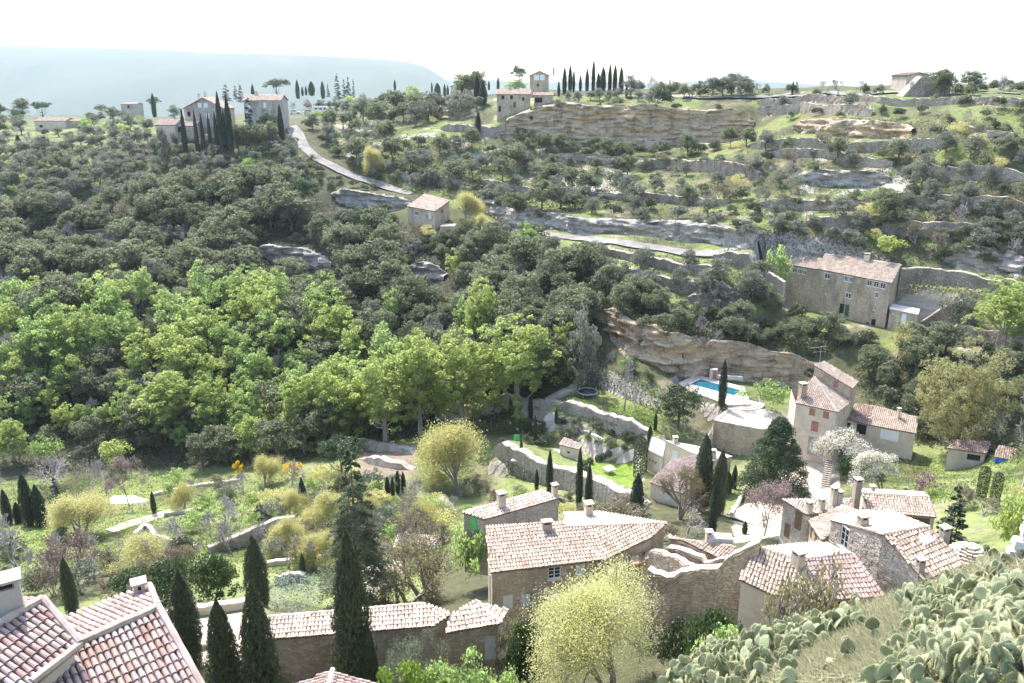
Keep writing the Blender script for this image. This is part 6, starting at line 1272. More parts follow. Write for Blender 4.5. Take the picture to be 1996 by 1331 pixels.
fill([(1560,885),(1690,870),(1800,880),(1830,940),(1720,1000),(1640,975)], 60, dict(shrub=.5, pale_bush=.3, bare=.2), (2.6, 3.6), 1, 'shrubs round the lawn of the low wing', 24, cap=12)
fill([(1070,1000),(1250,990),(1330,1040),(1440,1060),(1300,1070)], 44, dict(mixed_bush=.5, bare=.3, pale_bush=.2), (2.6, 4), 1, 'shrubs behind the farmhouse roof', 25, cap=12)
fill([(0,214),(360,204),(360,214),(0,224)], 15, dict(oak=.5, shrub=.3, bright_shrub=.1, olive=.1), (7, 10), 1, 'trees on the far left skyline', 26)
fill([(1480,192),(1996,186),(1996,181),(1480,184)], 26, dict(shrub=.6, bare=.25, olive=.15), (4.5, 7), 1, 'shrubs along the ridge road', 27, keep=False)
fill([(600,300),(650,330),(725,354),(700,374),(640,372),(612,345)], 24, dict(shrub=.5, oak=.3, olive=.2), (5, 7), 1, 'shrubs below the climbing road', 28)
fill([(700,850),(860,835),(960,820),(1060,812),(1060,800),(860,815),(700,835)], 34, dict(bright_shrub=.4, spring=.3, shrub=.3), (4, 7), 1, 'undergrowth at the foot of the tall green trees', 29)
fill([(1080,818),(1200,848),(1258,868),(1240,888),(1160,884),(1075,862)], 24, dict(shrub=.6, pale_bush=.25, hedge=.15), (2, 3.4), 1, 'shrubs between the lawn wall and the pond', 30, keep=False)
fill([(955,848),(1060,842),(1062,866),(965,888)], 30, dict(shrub=.6, bright_shrub=.2, hedge=.2), (2.6, 4.4), 1, 'shrubs left of the pond terrace', 31, keep=False)
fill([(1000,960),(1200,985),(1290,1000),(1200,1010),(1000,990)], 34, dict(shrub=.4, mixed_bush=.4, pale_bush=.2), (2.4, 4), 1, 'bushes at the foot of the pond wall', 32, keep=False)
fill([(1850,985),(1996,960),(1996,1030),(1900,1040)], 40, dict(mixed_bush=.4, shrub=.4, pale_bush=.2), (2.6, 4), 1, 'bushes beyond the near slope', 33, keep=False)
fill([(1050,205),(1450,215),(1450,222),(1050,212)], 40, dict(shrub=.7, olive=.3), (3, 4.6), 1, 'shrubs on the brow of the ochre cliff', 34, keep=False)
for px, top, base, w in ((1480,505,545,44),(1462,545,590,50),(1500,560,612,48),(1550,590,632,44),(1590,618,650,40),(1690,640,668,46),(1800,655,690,50)): T('shrub', px, top, base, w)
T('bright_shrub', 1512, 484, 520, 60, 'rounded green bush on the terrace left of the hillside house wing', y=160)
T('bare', 1992, 690, 960, 95, 'tall leafless tree at the right edge above the blue tarpaulin', v=1)
T('near_dark', 1340, 1188, 1262, 110, 'dark bush at the foot of the ruined wall', y=40, v=1); T('mixed_bush', 1265, 1150, 1240, 110, 'twiggy bush where farmhouse and ruined wall meet', y=46, v=0); T('near_dark', 1040, 1215, 1330, 90, 'leafy dark bush right of the brown twiggy bush', y=41, v=0)
T('near_green', 1420, 1225, 1330, 130, 'green bush at the left end of the prickly pears', y=23, v=0)
fill([(745,415),(790,446),(900,452),(965,474),(900,505),(800,505),(720,450)], 19, dict(shrub=.66, pale_bush=.12, mixed_bush=.12, bright_shrub=.1), (4.5, 7), 1, 'shrubs round the roadside house', 35)
fill([(598,292),(650,334),(730,360),(770,376),(700,374),(640,372),(605,340)], 17, dict(shrub=.8, olive=.2), (3.4, 5), 1, 'low shrubs below the climbing road', 36)
fill([(570,262),(600,300),(650,328),(600,336),(566,300)], 18, dict(shrub=.5, olive=.5), (4, 6), 1, 'shrubs left of the climbing road', 37)
fill([(590,246),(640,300),(720,340),(800,368),(860,372),(760,330),(660,270)], 24, dict(shrub=.55, olive=.3, oak=.15), (4.5, 7), 1, 'shrubs above the climbing road', 38)
fill([(1190,642),(1330,692),(1550,722),(1600,740),(1550,736),(1330,708),(1190,662)], 40, dict(shrub=.8, bare=.2), (3.2, 4.6), 1, 'shrubs growing on the pool cliff', 39, keep=False)
for px, top, w in ((318,252,26),(345,254,24),(462,240,38),(478,238,36),(503,240,40),(526,238,40)): T('oak' if w > 30 else 'olive', px, top, 268, w, y=247)
# ---- what nobody could count: undergrowth, grass
def stuff_cover(name, polys, dens, mat, leaf, per, spread, hgt, seed, keep=None, asp=.6, up=None, world=None):
    rg = R_(seed); pts = []
    for poly, n in polys:
        pg = np.array(poly, float); lo, hi_ = pg.min(0), pg.max(0); q = lo + (hi_ - lo) * rg.random((n * 3, 2)); q = q[inside(q[:, 0], q[:, 1], pg)][:n]; pts.append(q)
    pts = np.concatenate(pts); g, ok = hf.hit(pts); g = g[ok]
    if keep is not None: g = g[keep(g)]
    C = np.repeat(g, per, 0); n = len(C); C = C + rg.normal(0, 1, (n, 3)) * (spread, spread, 0); C[:, 2] = H(C[:, 0], C[:, 1]) + rg.random(n) * hgt
    V = leaves(C, np.tile([0, -.2, 1.], (n, 1)), leaf, rg, asp, .9, up); tag(link(name, lmesh(name, [(V, MT[mat])])), kind='stuff')
stuff_cover('undergrowth', [([(0,400),(420,370),(640,390),(800,450),(1180,560),(1180,760),(960,830),(560,910),(0,920)], 9000), ([(600,260),(1000,270),(1240,300),(1240,390),(1030,445),(700,345)], 2200), ([(1180,580),(1700,670),(1560,700),(1220,640)], 900), ([(1660,690),(1996,690),(1990,900),(1700,850)], 1200)], 1, 'scrub', .42, 7, .5, .8, 61)
sel = lambda g: fbm(g[:, 0] / 6, g[:, 1] / 6, 3, 71) > .46
stuff_cover('scrub', [([(1100,300),(1996,200),(1996,560),(1500,500),(1060,450)], 9000), ([(0,260),(560,270),(600,360),(0,420)], 2600), ([(1060,470),(1490,520),(1480,600),(1080,550)], 900), ([(620,220),(960,200),(960,270),(640,300)], 900)], 1, 'scrub', .3, 7, .45, .55, 62, sel)
stuff_cover('meadow_grass', [([(0,940),(560,910),(900,1000),(860,1100),(640,1140),(460,1100),(0,1120)], 5200), ([(1060,770),(1290,800),(1280,850),(1100,810)], 900), ([(1690,900),(1996,880),(1996,960),(1720,990)], 900), ([(1080,690),(1140,730),(1070,800),(1060,760)], 700)], 1, 'grass', .3, 8, .7, .16, 63, None, .35)
# ------------------------------------------------------------------ pool, pond, garden furniture
def flat(name, pxs, z, mat, t=.12, label=None, cat=None, kind='structure', parent=None):
    m = MB(); q = [P(a, b, z) for a, b in pxs]; ar = sum(q[i][0] * q[(i + 1) % len(q)][1] - q[(i + 1) % len(q)][0] * q[i][1] for i in range(len(q))); q = q if ar > 0 else q[::-1]
    m.hexa([p - (0, 0, t) for p in q], q); c = sum(q) / len(q); return tag(m.build(name, [MT[mat]], parent, None if parent else tuple(c - (0, 0, t))), label, cat, None, kind)
deck = [(1322,746),(1358,730),(1451,754),(1464,788),(1420,789),(1344,762)]
flat('pool_deck', deck, -49.86, 'paving', .3)
wp = [P(a, b, -49.83) for a, b in ((1346,749),(1365,739),(1445,761),(1431,771))]; wc = sum(wp) / 4
pool = empty('swimming_pool', wc, 'turquoise rectangular swimming pool in the pale deck under the cliff', 'pool'); m = MB(); m.poly(wp if np.cross(wp[1] - wp[0], wp[2] - wp[0])[2] > 0 else wp[::-1]); m.build('water', [MT['water']], pool)
m = MB(); out = [wc + (p - wc) * 1.07 for p in wp]
for k in range(4): l = (k + 1) % 4; m.hexa([wp[k] + (0, 0, -.1), wp[l] + (0, 0, -.1), out[l] + (0, 0, -.1), out[k] + (0, 0, -.1)], [wp[k] + (0, 0, .05), wp[l] + (0, 0, .05), out[l] + (0, 0, .05), out[k] + (0, 0, .05)])
m.build('coping', [MT['concrete']], pool)
c = P(1391, 739, -49.85); sh = empty('pool_shelter', c, 'white masonry stub with a red door panel at the back of the pool', 'shelter'); m = MB(); m.box(c + (0, .3, .9), (1.3, .5, 1.8)); m.obox(c + (.7, .1, 0), (4.2, -.9, 0), (.1, .4, 0), (0, 0, .7)); m.build('wall', [MT['concrete']], sh); m = MB(); m.box(c + (.15, .0, .85), (.7, .06, 1.5)); m.build('door', [MT['red_shutter']], sh)
terr = [(1398,818),(1424,792),(1468,792),(1545,812),(1486,834)]; flat('terrace', terr, -50.42, 'paving', .3)
c0 = P(1446, 786, -50.4); st = empty('curved_steps', c0, 'four curved pale steps from the pool deck down to the terrace', 'steps')
for k in range(4):
    m = MB(); r = 1.5 + k * .55; z1 = -49.9 - k * .13; n = 14; A = [math.pi * (1.02 + .96 * i / n) for i in range(n + 1)]; ptz = lambda r, z: [c0 * (1, 1, 0) + (r * 1.15 * math.cos(a), r * math.sin(a), z) for a in A]
    q = ptz(r, 0); b = [p + (0, 0, -50.43) for p in q]; t = [p + (0, 0, z1) for p in q]; m.hexa(b, t); m.build('step', [MT['concrete']], st)
m = MB(); rl = empty('pool_railing', P(1362, 765, -49.86), 'thin metal railing along the lower edge of the pool deck', 'railing')
for k in range(9): q = P(1348 + k * 6, 763 + k * 2.2, -49.86); m = MB(); m.tube([q, q + (0, 0, .9)], .02, 4); m.build('post', [MT['metal']], rl)
m = MB(); m.tube([P(1348, 763, -49.86) + (0, 0, .9), P(1396, 780.6, -49.86) + (0, 0, .9)], .025, 4); m.build('handrail', [MT['metal']], rl)
# trampoline
c = P(1145, 772, -51.95); tr = empty('trampoline', c, 'round black trampoline with a safety net on the fruit tree lawn', 'trampoline'); A = [2 * math.pi * k / 28 for k in range(28)]
m = MB(); m.poly([c + (1.6 * math.cos(a), 1.6 * math.sin(a), .85) for a in A]); m.build('jumping_mat', [MT['black']], tr)
m = MB(); m.tube([c + (1.72 * math.cos(a), 1.72 * math.sin(a), .88) for a in A + A[:1]], .1, 6, cap=False); m.build('pad', [MT['metal']], tr)
for k in range(6):
    a = 2 * math.pi * k / 6; d = np.array([math.cos(a), math.sin(a), 0]); m = MB(); m.tube([c + d * 1.6, c + d * 1.75 + (0, 0, .85)], .04, 5); m.build('leg', [MT['metal']], tr); m = MB(); m.tube([c + d * 1.78 + (0, 0, .85), c + d * 1.78 + (0, 0, 2.55)], .035, 5); m.build('pole', [MT['black']], tr)
m = MB(); m.tube([c + (1.75 * math.cos(a), 1.75 * math.sin(a), 2.5) for a in A + A[:1]], .04, 5, cap=False)
for a in [2 * math.pi * k / 60 for k in range(60)]: m.tube([c + (1.75 * math.cos(a), 1.75 * math.sin(a), .9), c + (1.75 * math.cos(a), 1.75 * math.sin(a), 2.5)], .006, 3)
for z in np.arange(1.0, 2.5, .17): m.tube([c + (1.75 * math.cos(a), 1.75 * math.sin(a), z) for a in A + A[:1]], .006, 3, cap=False)
m.build('safety_net', [MT['black']], tr)
# pond terrace
flat('pond_terrace', [(995,897),(1033,868),(1083,874),(1150,902),(1140,914),(1108,908)], -55.85, 'concrete', .3)
pd = empty('garden_pond', P(1060, 890, -55.8), 'shallow milky pond with a brown island of algae on the pale terrace', 'pond'); flat('water', [(1018,890),(1040,873),(1078,879),(1112,893),(1106,905),(1062,903)], -55.81, 'pond', .02, kind=None, parent=pd)
MT['algae'] = noisy('algae mat', (.16, .14, .05), (.3, .26, .09), 1.5); flat('algae', [(1032,892),(1048,888),(1072,893),(1108,898),(1110,906),(1080,905),(1052,901)], -55.79, 'algae', .02, kind=None, parent=pd)
c = P(1187, 921, -55.9); tb_ = empty('garden_table', c, 'square white table standing on the small round lawn', 'table'); m = MB(); m.box(c + (0, 0, .74), (1.5, 1.5, .07), .5); m.build('tabletop', [MT['white']], tb_)
for a in (.5, 2.07, 3.64, 5.21): m = MB(); d = np.array([math.cos(a + .78), math.sin(a + .78), 0]) * .9; m.box(c + d + (0, 0, .35), (.08, .08, .705), .5); m.build('leg', [MT['white']], tb_)
c = P(1007, 862, -55.95); gb = empty('green_board', c, 'bright green board standing behind the pond', 'board'); m = MB(); m.box(c + (0, 0, .75), (.95, .05, 1.2)); m.build('panel', [MT['lime_paint']], gb)
for s in (-.4, .4): m = MB(); m.box(c + (s, .06, .6), (.05, .05, 1.2)); m.build('post', [MT['grey_wood']], gb)
def stairs(name, label, p0, p1, z0, z1, n, w, mat='concrete', rail=False):
    a, b = P(*p0, z0), P(*p1, z1); d = (b - a) * (1, 1, 0); L = np.linalg.norm(d); d /= L; s = np.array([-d[1], d[0], 0]); r = empty(name, a, label, 'steps')
    for k in range(n): q = a + d * (L * k / n); z = z0 + (z1 - z0) * (k + 1) / n; m = MB(); m.obox(q * (1, 1, 0) - s * w / 2 + (0, 0, z - .5), d * (L / n + .04), s * w, (0, 0, .5)); m.build('step', [MT[mat]], r)
    if rail:
        for e in (-1, 1): m = MB(); m.tube([a + s * w / 2 * e + (0, 0, .9), b + s * w / 2 * e + (0, 0, .9)], .03, 5); m.build('handrail', [MT['brown_wood']], r)
stairs('garden_steps', 'stone steps climbing from the pond garden along the lawn wall', (1190,872), (1158,848), -55.9, -52.6, 9, 1.4); stairs('wooden_steps', 'long straight steps beside the white blossoming tree and the gravel drive', (1607,957), (1617,895), -52.6, -50.4, 15, 1.0, 'bark_pale', True)
stairs('stone_steps', 'rough stone steps on the terraces left of the hillside house', (1500,606), (1514,582), -43.4, -40.2, 10, 1.6, 'plaster')
for nm, lab, px, zo, t, mat in (('white_wall', 'curved bright white garden wall below the pale willow', [(264,1046),(281,1029),(292,1032),(303,1049),(340,1060),(384,1069)], .6, .5, 'concrete'),
    ('garden_wall', 'low garden wall at the right of the garden slab meadow', [(320,1006),(355,1001),(393,997)], .6, .5, 'plaster'), ('garden_wall', 'low ragged wall across the lawn left of the cedar', [(522,1104),(575,1098),(631,1093)], .7, .5, 'plaster'), ('garden_wall', 'broken wall stub above the blue-green juniper', [(542,1142),(566,1133),(596,1134)], 1.1, .6, 'stone_grey'),
    ('garden_wall', 'wall capping that curves past the small dark round tree', [(497,1033),(540,1022),(584,1013)], .5, .5, 'plaster'), ('courtyard_wall', 'pale low wall behind the stout cypress at the bottom left', [(330,1203),(400,1196),(483,1186)], .7, .5, 'plaster'), ('courtyard_wall', 'stone wall right of the rosy gable roof verge', [(366,1274),(392,1266),(424,1258)], .5, .5, 'stone'),
    ('garden_wall', 'pale garden wall along the meadow edge under the dark wood', [(300,966),(380,950),(470,938)], .5, .4, 'plaster'), ('garden_wall', 'low terrace edge below the dark laurel bushes', [(1040,828),(1090,838),(1150,846)], .5, .4, 'stone_grey'), ('lane_wall', 'stone parapet along the left side of the gravel drive', [(1425,1010),(1440,985),(1452,955)], .8, .4, 'plaster')):
    q = [hit(a, b) for a, b in px]; thick_wall(nm, lab, [p + (0, 0, zo) for p in q], min(p[2] for p in q) - .8, t, mat, stones=mat in ('stone', 'stone_grey'), group='garden walls' if nm == 'garden_wall' else None, jag=.06)
q = [hit(a, b) for a, b in ((407,1079),(470,1064),(520,1054),(545,1047),(577,1040))]; pts = [p + (0, 0, h_) for p, h_ in zip(q, (1.0, 1.8, 2.7, 2.9, 2.6))]; ax = hit(551, 1056)
thick_wall('arched_wall', 'stone garden wall with an open arched doorway in the lower gardens', pts, lambda p: (p[2] - .75 + 1.2 * abs(p[0] - ax[0]) ** 2 * -.5) if abs(p[0] - ax[0]) < .62 else min(v[2] for v in q) - .8, .6, 'stone_grey', jag=.05, sub=.3)
flat('garden_slab', [(213,972),(222,966),(262,966),(291,975),(262,983),(216,982)], hit(250, 976)[2] + .25, 'concrete', .6, 'flat pale slab on the meadow under the pinkish leafless tree', 'slab', None)
flat('courtyard', [(360,1300),(335,1215),(480,1192),(470,1290)], -33.45, 'gravel', .2); flat('garden_court', [(700,1180),(690,1120),(770,1075),(800,1120),(770,1180)], hit(735, 1130)[2] + .4, 'gravel', .6)
E1, E2 = hit(768, 1092) + (0, 0, 1.6), hit(868, 1062) + (0, 0, 1.6); E2[2] = E1[2]; pl = slope(E1, E2, 12); h = House('garden_shed', 'long low shed with a bleached tile roof hidden behind the budding trees', 'shed', base=tuple(E1 - (0, 0, 3))); k1, k2 = E2 + (.2, 2.2, .5), E1 + (.2, 2.2, .5); h.roof([E1, E2, k1, k2], pl, 'tile_pale'); h.wallset([E1, E2, k1, k2], E1[2] - 3.5, 'plaster')
# ------------------------------------------------------------------ cars, caravan, people on the ridge
m_, nt, b = nmat('white car paint'); b.inputs['Base Color'].default_value = (.75, .75, .74, 1); b.inputs['Roughness'].default_value = .3; MT['car_white'] = m_
m_, nt, b = nmat('grey car paint'); b.inputs['Base Color'].default_value = (.32, .34, .36, 1); b.inputs['Roughness'].default_value = .3; MT['car_grey'] = m_
def wheels(root, c, u, L, W, r):
    s = np.array([-u[1], u[0], 0])
    for a in (-1, 1):
        for e in (-1, 1): q = c + u * L * a + s * W * e + (0, 0, r); m = MB(); m.tube([q - s * .1, q + s * .1], r, 12); w = m.build('wheel', [MT['black']], root); m = MB(); m.tube([q - s * .115, q + s * .115], r * .55, 8); m.build('rim', [MT['metal']], w)
def car(px, py, ang, label, mat='car_white'):
    c = hit(px, py); u = np.array([math.cos(ang), math.sin(ang), 0]); s = np.array([-u[1], u[0], 0]); r = empty('parked_car', c, label, 'car', 'cars parked on the ridge'); Z = np.array([0, 0, 1.])
    prof = [(-2.1, .35), (2.1, .35), (2.15, .7), (1.9, .9), (1.1, .98), (-1.9, 1.02), (-2.15, .8)]; f = lambda e, k=1.: [c + u * x + s * .85 * e * k + Z * z for x, z in prof]; m = MB(); m.hexa(f(-1), f(1)); m.build('body', [MT[mat]], r)
    cb = [(-1.75, 1.0), (1.0, .98), (.35, 1.48), (-1.3, 1.5)]; g = lambda e: [c + u * x + s * (.8 if z < 1.2 else .62) * e + Z * z for x, z in cb]; m = MB(); m.hexa(g(-1), g(1)); m.build('windows', [MT['glass']], r); m = MB(); m.box(c - u * .5 + Z * 1.505, (1.7, 1.25, .06), ang); m.build('car_roof', [MT[mat]], r); wheels(r, c, u, 1.3, .8, .32)
    for e in (-1, 1): m = MB(); m.box(c + u * 2.08 + s * .6 * e + Z * .72, (.12, .3, .14), ang); m.build('headlight', [MT['white']], r)
for px, py, a, lab, mt in ((575,222,.2,'pale parked car at the left end of the ridge car park','car_white'),(602,222,.3,'white car parked against the left side of the caravan','car_white'),(692,213,2.8,'grey car parked right of the caravan behind a shrub','car_grey'),(709,212,3.0,'silver car at the right end of the row beside the caravan','car_grey'),(808,205,.4,'white car alone beside the bright green skyline bush','car_white'),(865,199,.1,'pale car parked left of the cliff top cypresses','car_grey')): car(px, py, a, lab, mt)
c = hit(626, 221); cv = empty('caravan', c, 'white caravan parked on the ridge above the climbing road', 'caravan', None); m = MB(); pr_ = [(-2.6, .5), (2.4, .5), (2.8, 1.2), (2.4, 2.6), (-2.5, 2.65), (-2.7, 1.6)]; m.hexa([c + (x, -1.05, z) for x, z in pr_], [c + (x, 1.05, z) for x, z in pr_]); m.build('body', [MT['car_white']], cv)
for x in (-1.6, .2, 1.6): m = MB(); m.box(c + (x, -1.07, 1.75), (.9, .05, .55)); m.build('window', [MT['glass']], cv)
m = MB(); m.box(c + (-.75, -1.07, 1.35), (.6, .05, 1.6)); m.build('door', [MT['concrete']], cv); wheels(cv, c + (0, 0, 0), np.array([1., 0, 0]), .45, .95, .33)
c = hit(724, 230); cn = empty('white_canopy', c, 'white flat awning among the shrubs right of the parked cars', 'awning'); m = MB(); m.hexa([c + (-2.6, -1.8, 1.7), c + (2.6, -1.8, 1.9), c + (3.0, 1.8, 2.4), c + (-2.2, 1.8, 2.2)], [c + (-2.6, -1.8, 1.78), c + (2.6, -1.8, 1.98), c + (3.0, 1.8, 2.48), c + (-2.2, 1.8, 2.28)]); m.build('cover', [MT['white']], cn)
for x, y, z in ((-2.4, -1.6, 1.72), (2.4, -1.6, 1.9), (2.8, 1.6, 2.38), (-2, 1.6, 2.2)): m = MB(); m.tube([c + (x, y, -.2), c + (x, y, z)], .04, 5); m.build('pole', [MT['metal']], cn)
def person_mesh(pose):
    jt = {'p': (0, 0, .92), 'c': (0, .02, 1.22), 'n': (0, .02, 1.47), 'h': (0, 0, 1.62), 't': (0, 0, 1.74), 'ls': (.19, .02, 1.42), 'rs': (-.19, .02, 1.42), 'le': (.26, .02, 1.14), 're': (-.26, .02, 1.14), 'lh': (.25, -.1, .9), 'rh': (-.25, -.1, .9), 'lk': (.11, -.03, .5), 'rk': (-.11, .02, .5), 'la': (.12, .03, .08), 'ra': (-.12, .06, .08), 'lt': (.13, -.14, .04), 'rt': (-.13, -.11, .04), 'lp': (.1, 0, .86), 'rp': (-.1, 0, .86)}
    if pose: jt.update(lh=(.05, -.3, 1.15), le=(.24, -.1, 1.16), lk=(.12, -.14, .5), la=(.12, -.05, .08), lt=(.13, -.22, .04), rk=(-.11, .06, .5), ra=(-.12, .22, .1), rt=(-.12, .08, .05))
    ks = list(jt); ed = [('p', 'c'), ('c', 'n'), ('n', 'h'), ('h', 't'), ('n', 'ls'), ('n', 'rs'), ('ls', 'le'), ('rs', 're'), ('le', 'lh'), ('re', 'rh'), ('p', 'lp'), ('p', 'rp'), ('lp', 'lk'), ('rp', 'rk'), ('lk', 'la'), ('rk', 'ra'), ('la', 'lt'), ('ra', 'rt')]
    rad = dict(p=.14, c=.15, n=.06, h=.1, t=.07, ls=.075, rs=.075, le=.05, re=.05, lh=.04, rh=.04, lp=.1, rp=.1, lk=.065, rk=.065, la=.045, ra=.045, lt=.04, rt=.04); me = bpy.data.meshes.new('person'); me.from_pydata([jt[k] for k in ks], [(ks.index(a), ks.index(b)) for a, b in ed], []); o = bpy.data.objects.new('person', me); COL.objects.link(o)
    sk_ = o.modifiers.new('skin', 'SKIN'); lay = me.skin_vertices[0].data if me.skin_vertices else None
    if lay is None:
        bpy.context.view_layer.objects.active = o; bpy.ops.object.skin_root_mark; lay = me.attributes.get('skin')
    for k, nm in enumerate(ks): lay[k].radius = (rad[nm],) * 2; lay[k].use_root = nm == 'p'
    o.modifiers.new('sub', 'SUBSURF').levels = 1; dg = bpy.context.evaluated_depsgraph_get(); r = bpy.data.meshes.new_from_object(o.evaluated_get(dg)); bpy.data.objects.remove(o); r.name = 'person'; return r
MT['skin'] = noisy('skin', (.5, .33, .25), (.56, .38, .29), 3); 
for nm, c_1 in (('jacket_red', (.45, .06, .07)), ('jacket_blue', (.06, .1, .3)), ('jacket_yellow', (.55, .6, .05)), ('jacket_white', (.7, .68, .66)), ('jacket_black', (.03, .03, .04)), ('trousers', (.05, .06, .09))): MT[nm] = noisy(nm, c_1, tuple(min(1, v * 1.3) for v in c_1), 4)
try:
    PM = [person_mesh(False), person_mesh(True)]
    for px, jk, lab, po in ((1333, 'jacket_red', 'person in a red jacket at the left of the group on the cliff top path', 0), (1338, 'jacket_white', 'person in a white top beside the red jacket on the cliff top path', 1), (1343, 'jacket_black', 'person in dark clothes in the middle of the group on the cliff top path', 0), (1349, 'jacket_blue', 'person in a blue jacket next to the yellow vest on the cliff top path', 1), (1356, 'jacket_yellow', 'person in a bright yellow vest at the right of the cliff top group', 0)):
        c = hit(px, 192 + rnd.uniform(-.6, .6)); me = PM[po].copy(); me.materials.clear()
        for k in (jk, 'trousers', 'skin'): me.materials.append(MT[k])
        for f in me.polygons: z = f.center[2]; x = abs(f.center[0]); f.material_index = 2 if z > 1.5 or (x > .2 and z < .97) else (0 if z > .86 else 1)
        o = link('person', me, None, c); o.rotation_euler = (0, 0, rnd.uniform(-1, 1)); tag(o, lab, 'person', 'walkers on the cliff top path')
except Exception as e: print('people', e)
# ------------------------------------------------------------------ near slope: prickly pears, grass, flowers, stones
mp, nt, b = nmat('cactus pad'); oi = N(nt, 'ShaderNodeObjectInfo'); cc = ramp(nt, oi.outputs['Random'], [(0, (.21, .255, .14)), (.5, (.27, .315, .185)), (1, (.34, .375, .23))]); cc = mixc(nt, 1.0, cc, ramp(nt, noise(nt, 7, 5), [(.3, (.75, .75, .75)), (.7, (1.15, 1.12, 1.05))]), 'MULTIPLY'); nt.links.new(cc, b.inputs['Base Color']); b.inputs['Roughness'].default_value = .6; MT['pad'] = mp
MT['spine'] = noisy('cactus spines', (.52, .46, .28), (.68, .62, .42), 8)
def pad_mesh(seed):
    rg = R_(seed); m = MB(); n, r = 14, 6; W, T_, Hh = .15 * rg.uniform(.9, 1.12), .022, .33 * rg.uniform(.9, 1.1); bend = rg.uniform(-.05, .05); prof = []
    for k in range(r + 1):
        t = k / r; prof.append((max(.012, W * math.sin(math.pi * min(1, .06 + .9 * t ** .82)) ** .75), Hh * t))
    f = lambda a, w, z: (w * math.cos(a), T_ * math.sin(a) * (w / W) ** .5 + bend * math.sin(z / Hh * 3.1), z); i0 = 0
    for w, z in prof:
        for j in range(n): m.v.append(f(2 * math.pi * j / n, w, z))
    for k in range(r):
        for j in range(n): l = (j + 1) % n; m.f.append((k * n + j, k * n + l, (k + 1) * n + l, (k + 1) * n + j)); m.m.append(0)
    m.f.append(tuple(range(n))[::-1]); m.f.append(tuple(r * n + j for j in range(n))); m.m += [0, 0]
    for side in (-1, 1):
        for iz in range(1, 8):
            for ix in range(-4, 5):
                z = Hh * (iz + .5 * (ix % 2)) / 8.2; w = np.interp(z, [p[1] for p in prof], [p[0] for p in prof]); x = ix * .034
                if abs(x) > w * .9: continue
                y = side * T_ * math.sqrt(max(0, 1 - (x / w) ** 2)) * (w / W) ** .5 + bend * math.sin(z / Hh * 3.1); c = np.array([x, y, z]); s = .0075; d = np.array([x * .4, side * .022, .006])
                for q in (((-s, 0, -s), (s, 0, -s), (0, 0, s)),): m.poly([c + np.array(v) + (0, side * .003, 0) for v in q], 1)
                m.poly([c + (-.0025, 0, 0), c + (.0025, 0, 0), c + d], 1)
    for k in range(36):
        a = math.pi * (-.12 + 1.24 * k / 35); t = .5 + .5 * math.sin(a); z = Hh * (.12 + .88 * t); w = np.interp(z, [p[1] for p in prof], [p[0] for p in prof]); x = w * math.cos(a) * 1.0; x = math.copysign(w, math.cos(a)) * min(1, abs(math.cos(a)) * 1.6); y = bend * math.sin(z / Hh * 3.1); o = np.array([x, y, z]); d = np.array([math.cos(a), rg.uniform(-.5, .5), math.sin(a)]) * .03
        for e in (-.3, .3): m.poly([o + (-.003, 0, 0), o + (.003, 0, .002), o + d + (e * .02, e * .03, 0)], 1)
    return m.mesh('pad', [MT['pad'], MT['spine']], smooth=True)
PADS = [pad_mesh(500 + i) for i in range(5)]
def prickly_pear(px, py, n=20, s=1.0, label=None):
    c = hit(px, py); r = empty('prickly_pear', c, label or 'cactus', 'cactus', 'prickly pears on the near slope'); rg = R_(int(px * 7 + py)); tips = []; made = 0
    def add(p, M):
        o = link('pad', PADS[rg.integers(0, 5)], r); o.matrix_local = Matrix.Translation(Vector(p)) @ M; return o
    def rotm(az, tilt, roll, k): return Matrix.Rotation(az, 4, 'Z') @ Matrix.Rotation(roll, 4, 'Y') @ Matrix.Rotation(tilt, 4, 'X') @ Matrix.Scale(k, 4)
    front = []
    for k in range(max(3, n // 4)):
        a = rg.uniform(0, 6.28); d = rg.uniform(.05, .62) * s; p = np.array([d * math.cos(a) * 1.2, d * math.sin(a), 0]); p[2] = ground(c[0] + p[0], c[1] + p[1]) - c[2] - .05; M = rotm(rg.uniform(-1.3, 1.3), rg.uniform(-.45, .45), rg.uniform(-.5, .5), s * rg.uniform(.9, 1.2)); add(p, M); front.append((p, M)); made += 1
    while made < n and front:
        p, M = front.pop(0); 
        for _ in range(rg.integers(1, 4)):
            if made >= n: break
            e = rg.uniform(-.85, .85); q = np.array(p) + np.array(M @ Vector((.11 * math.sin(e), 0, .19 + .13 * math.cos(e)))); M2 = rotm(rg.uniform(-1.5, 1.5), rg.uniform(-.5, .5), e * .7 + rg.uniform(-.2, .2), s * rg.uniform(.72, 1.08)); add(q, M2); front.append((q, M2)); made += 1
    if not label: q = project(c + (0, 0, .5 * s)); auto(r, 'spiny prickly pear', q[0], q[1])
    return r
rgx = R_(4242); NSX = []
for k in range(30): t = rgx.random(); NSX.append((1290 + 360 * t + rgx.uniform(-15, 15), 1335 - 105 * t + rgx.uniform(-12, 30), 18, 1.05))
for k in range(32): NSX.append((rgx.uniform(1770, 1990), rgx.uniform(1170, 1345), 22, 1.1))
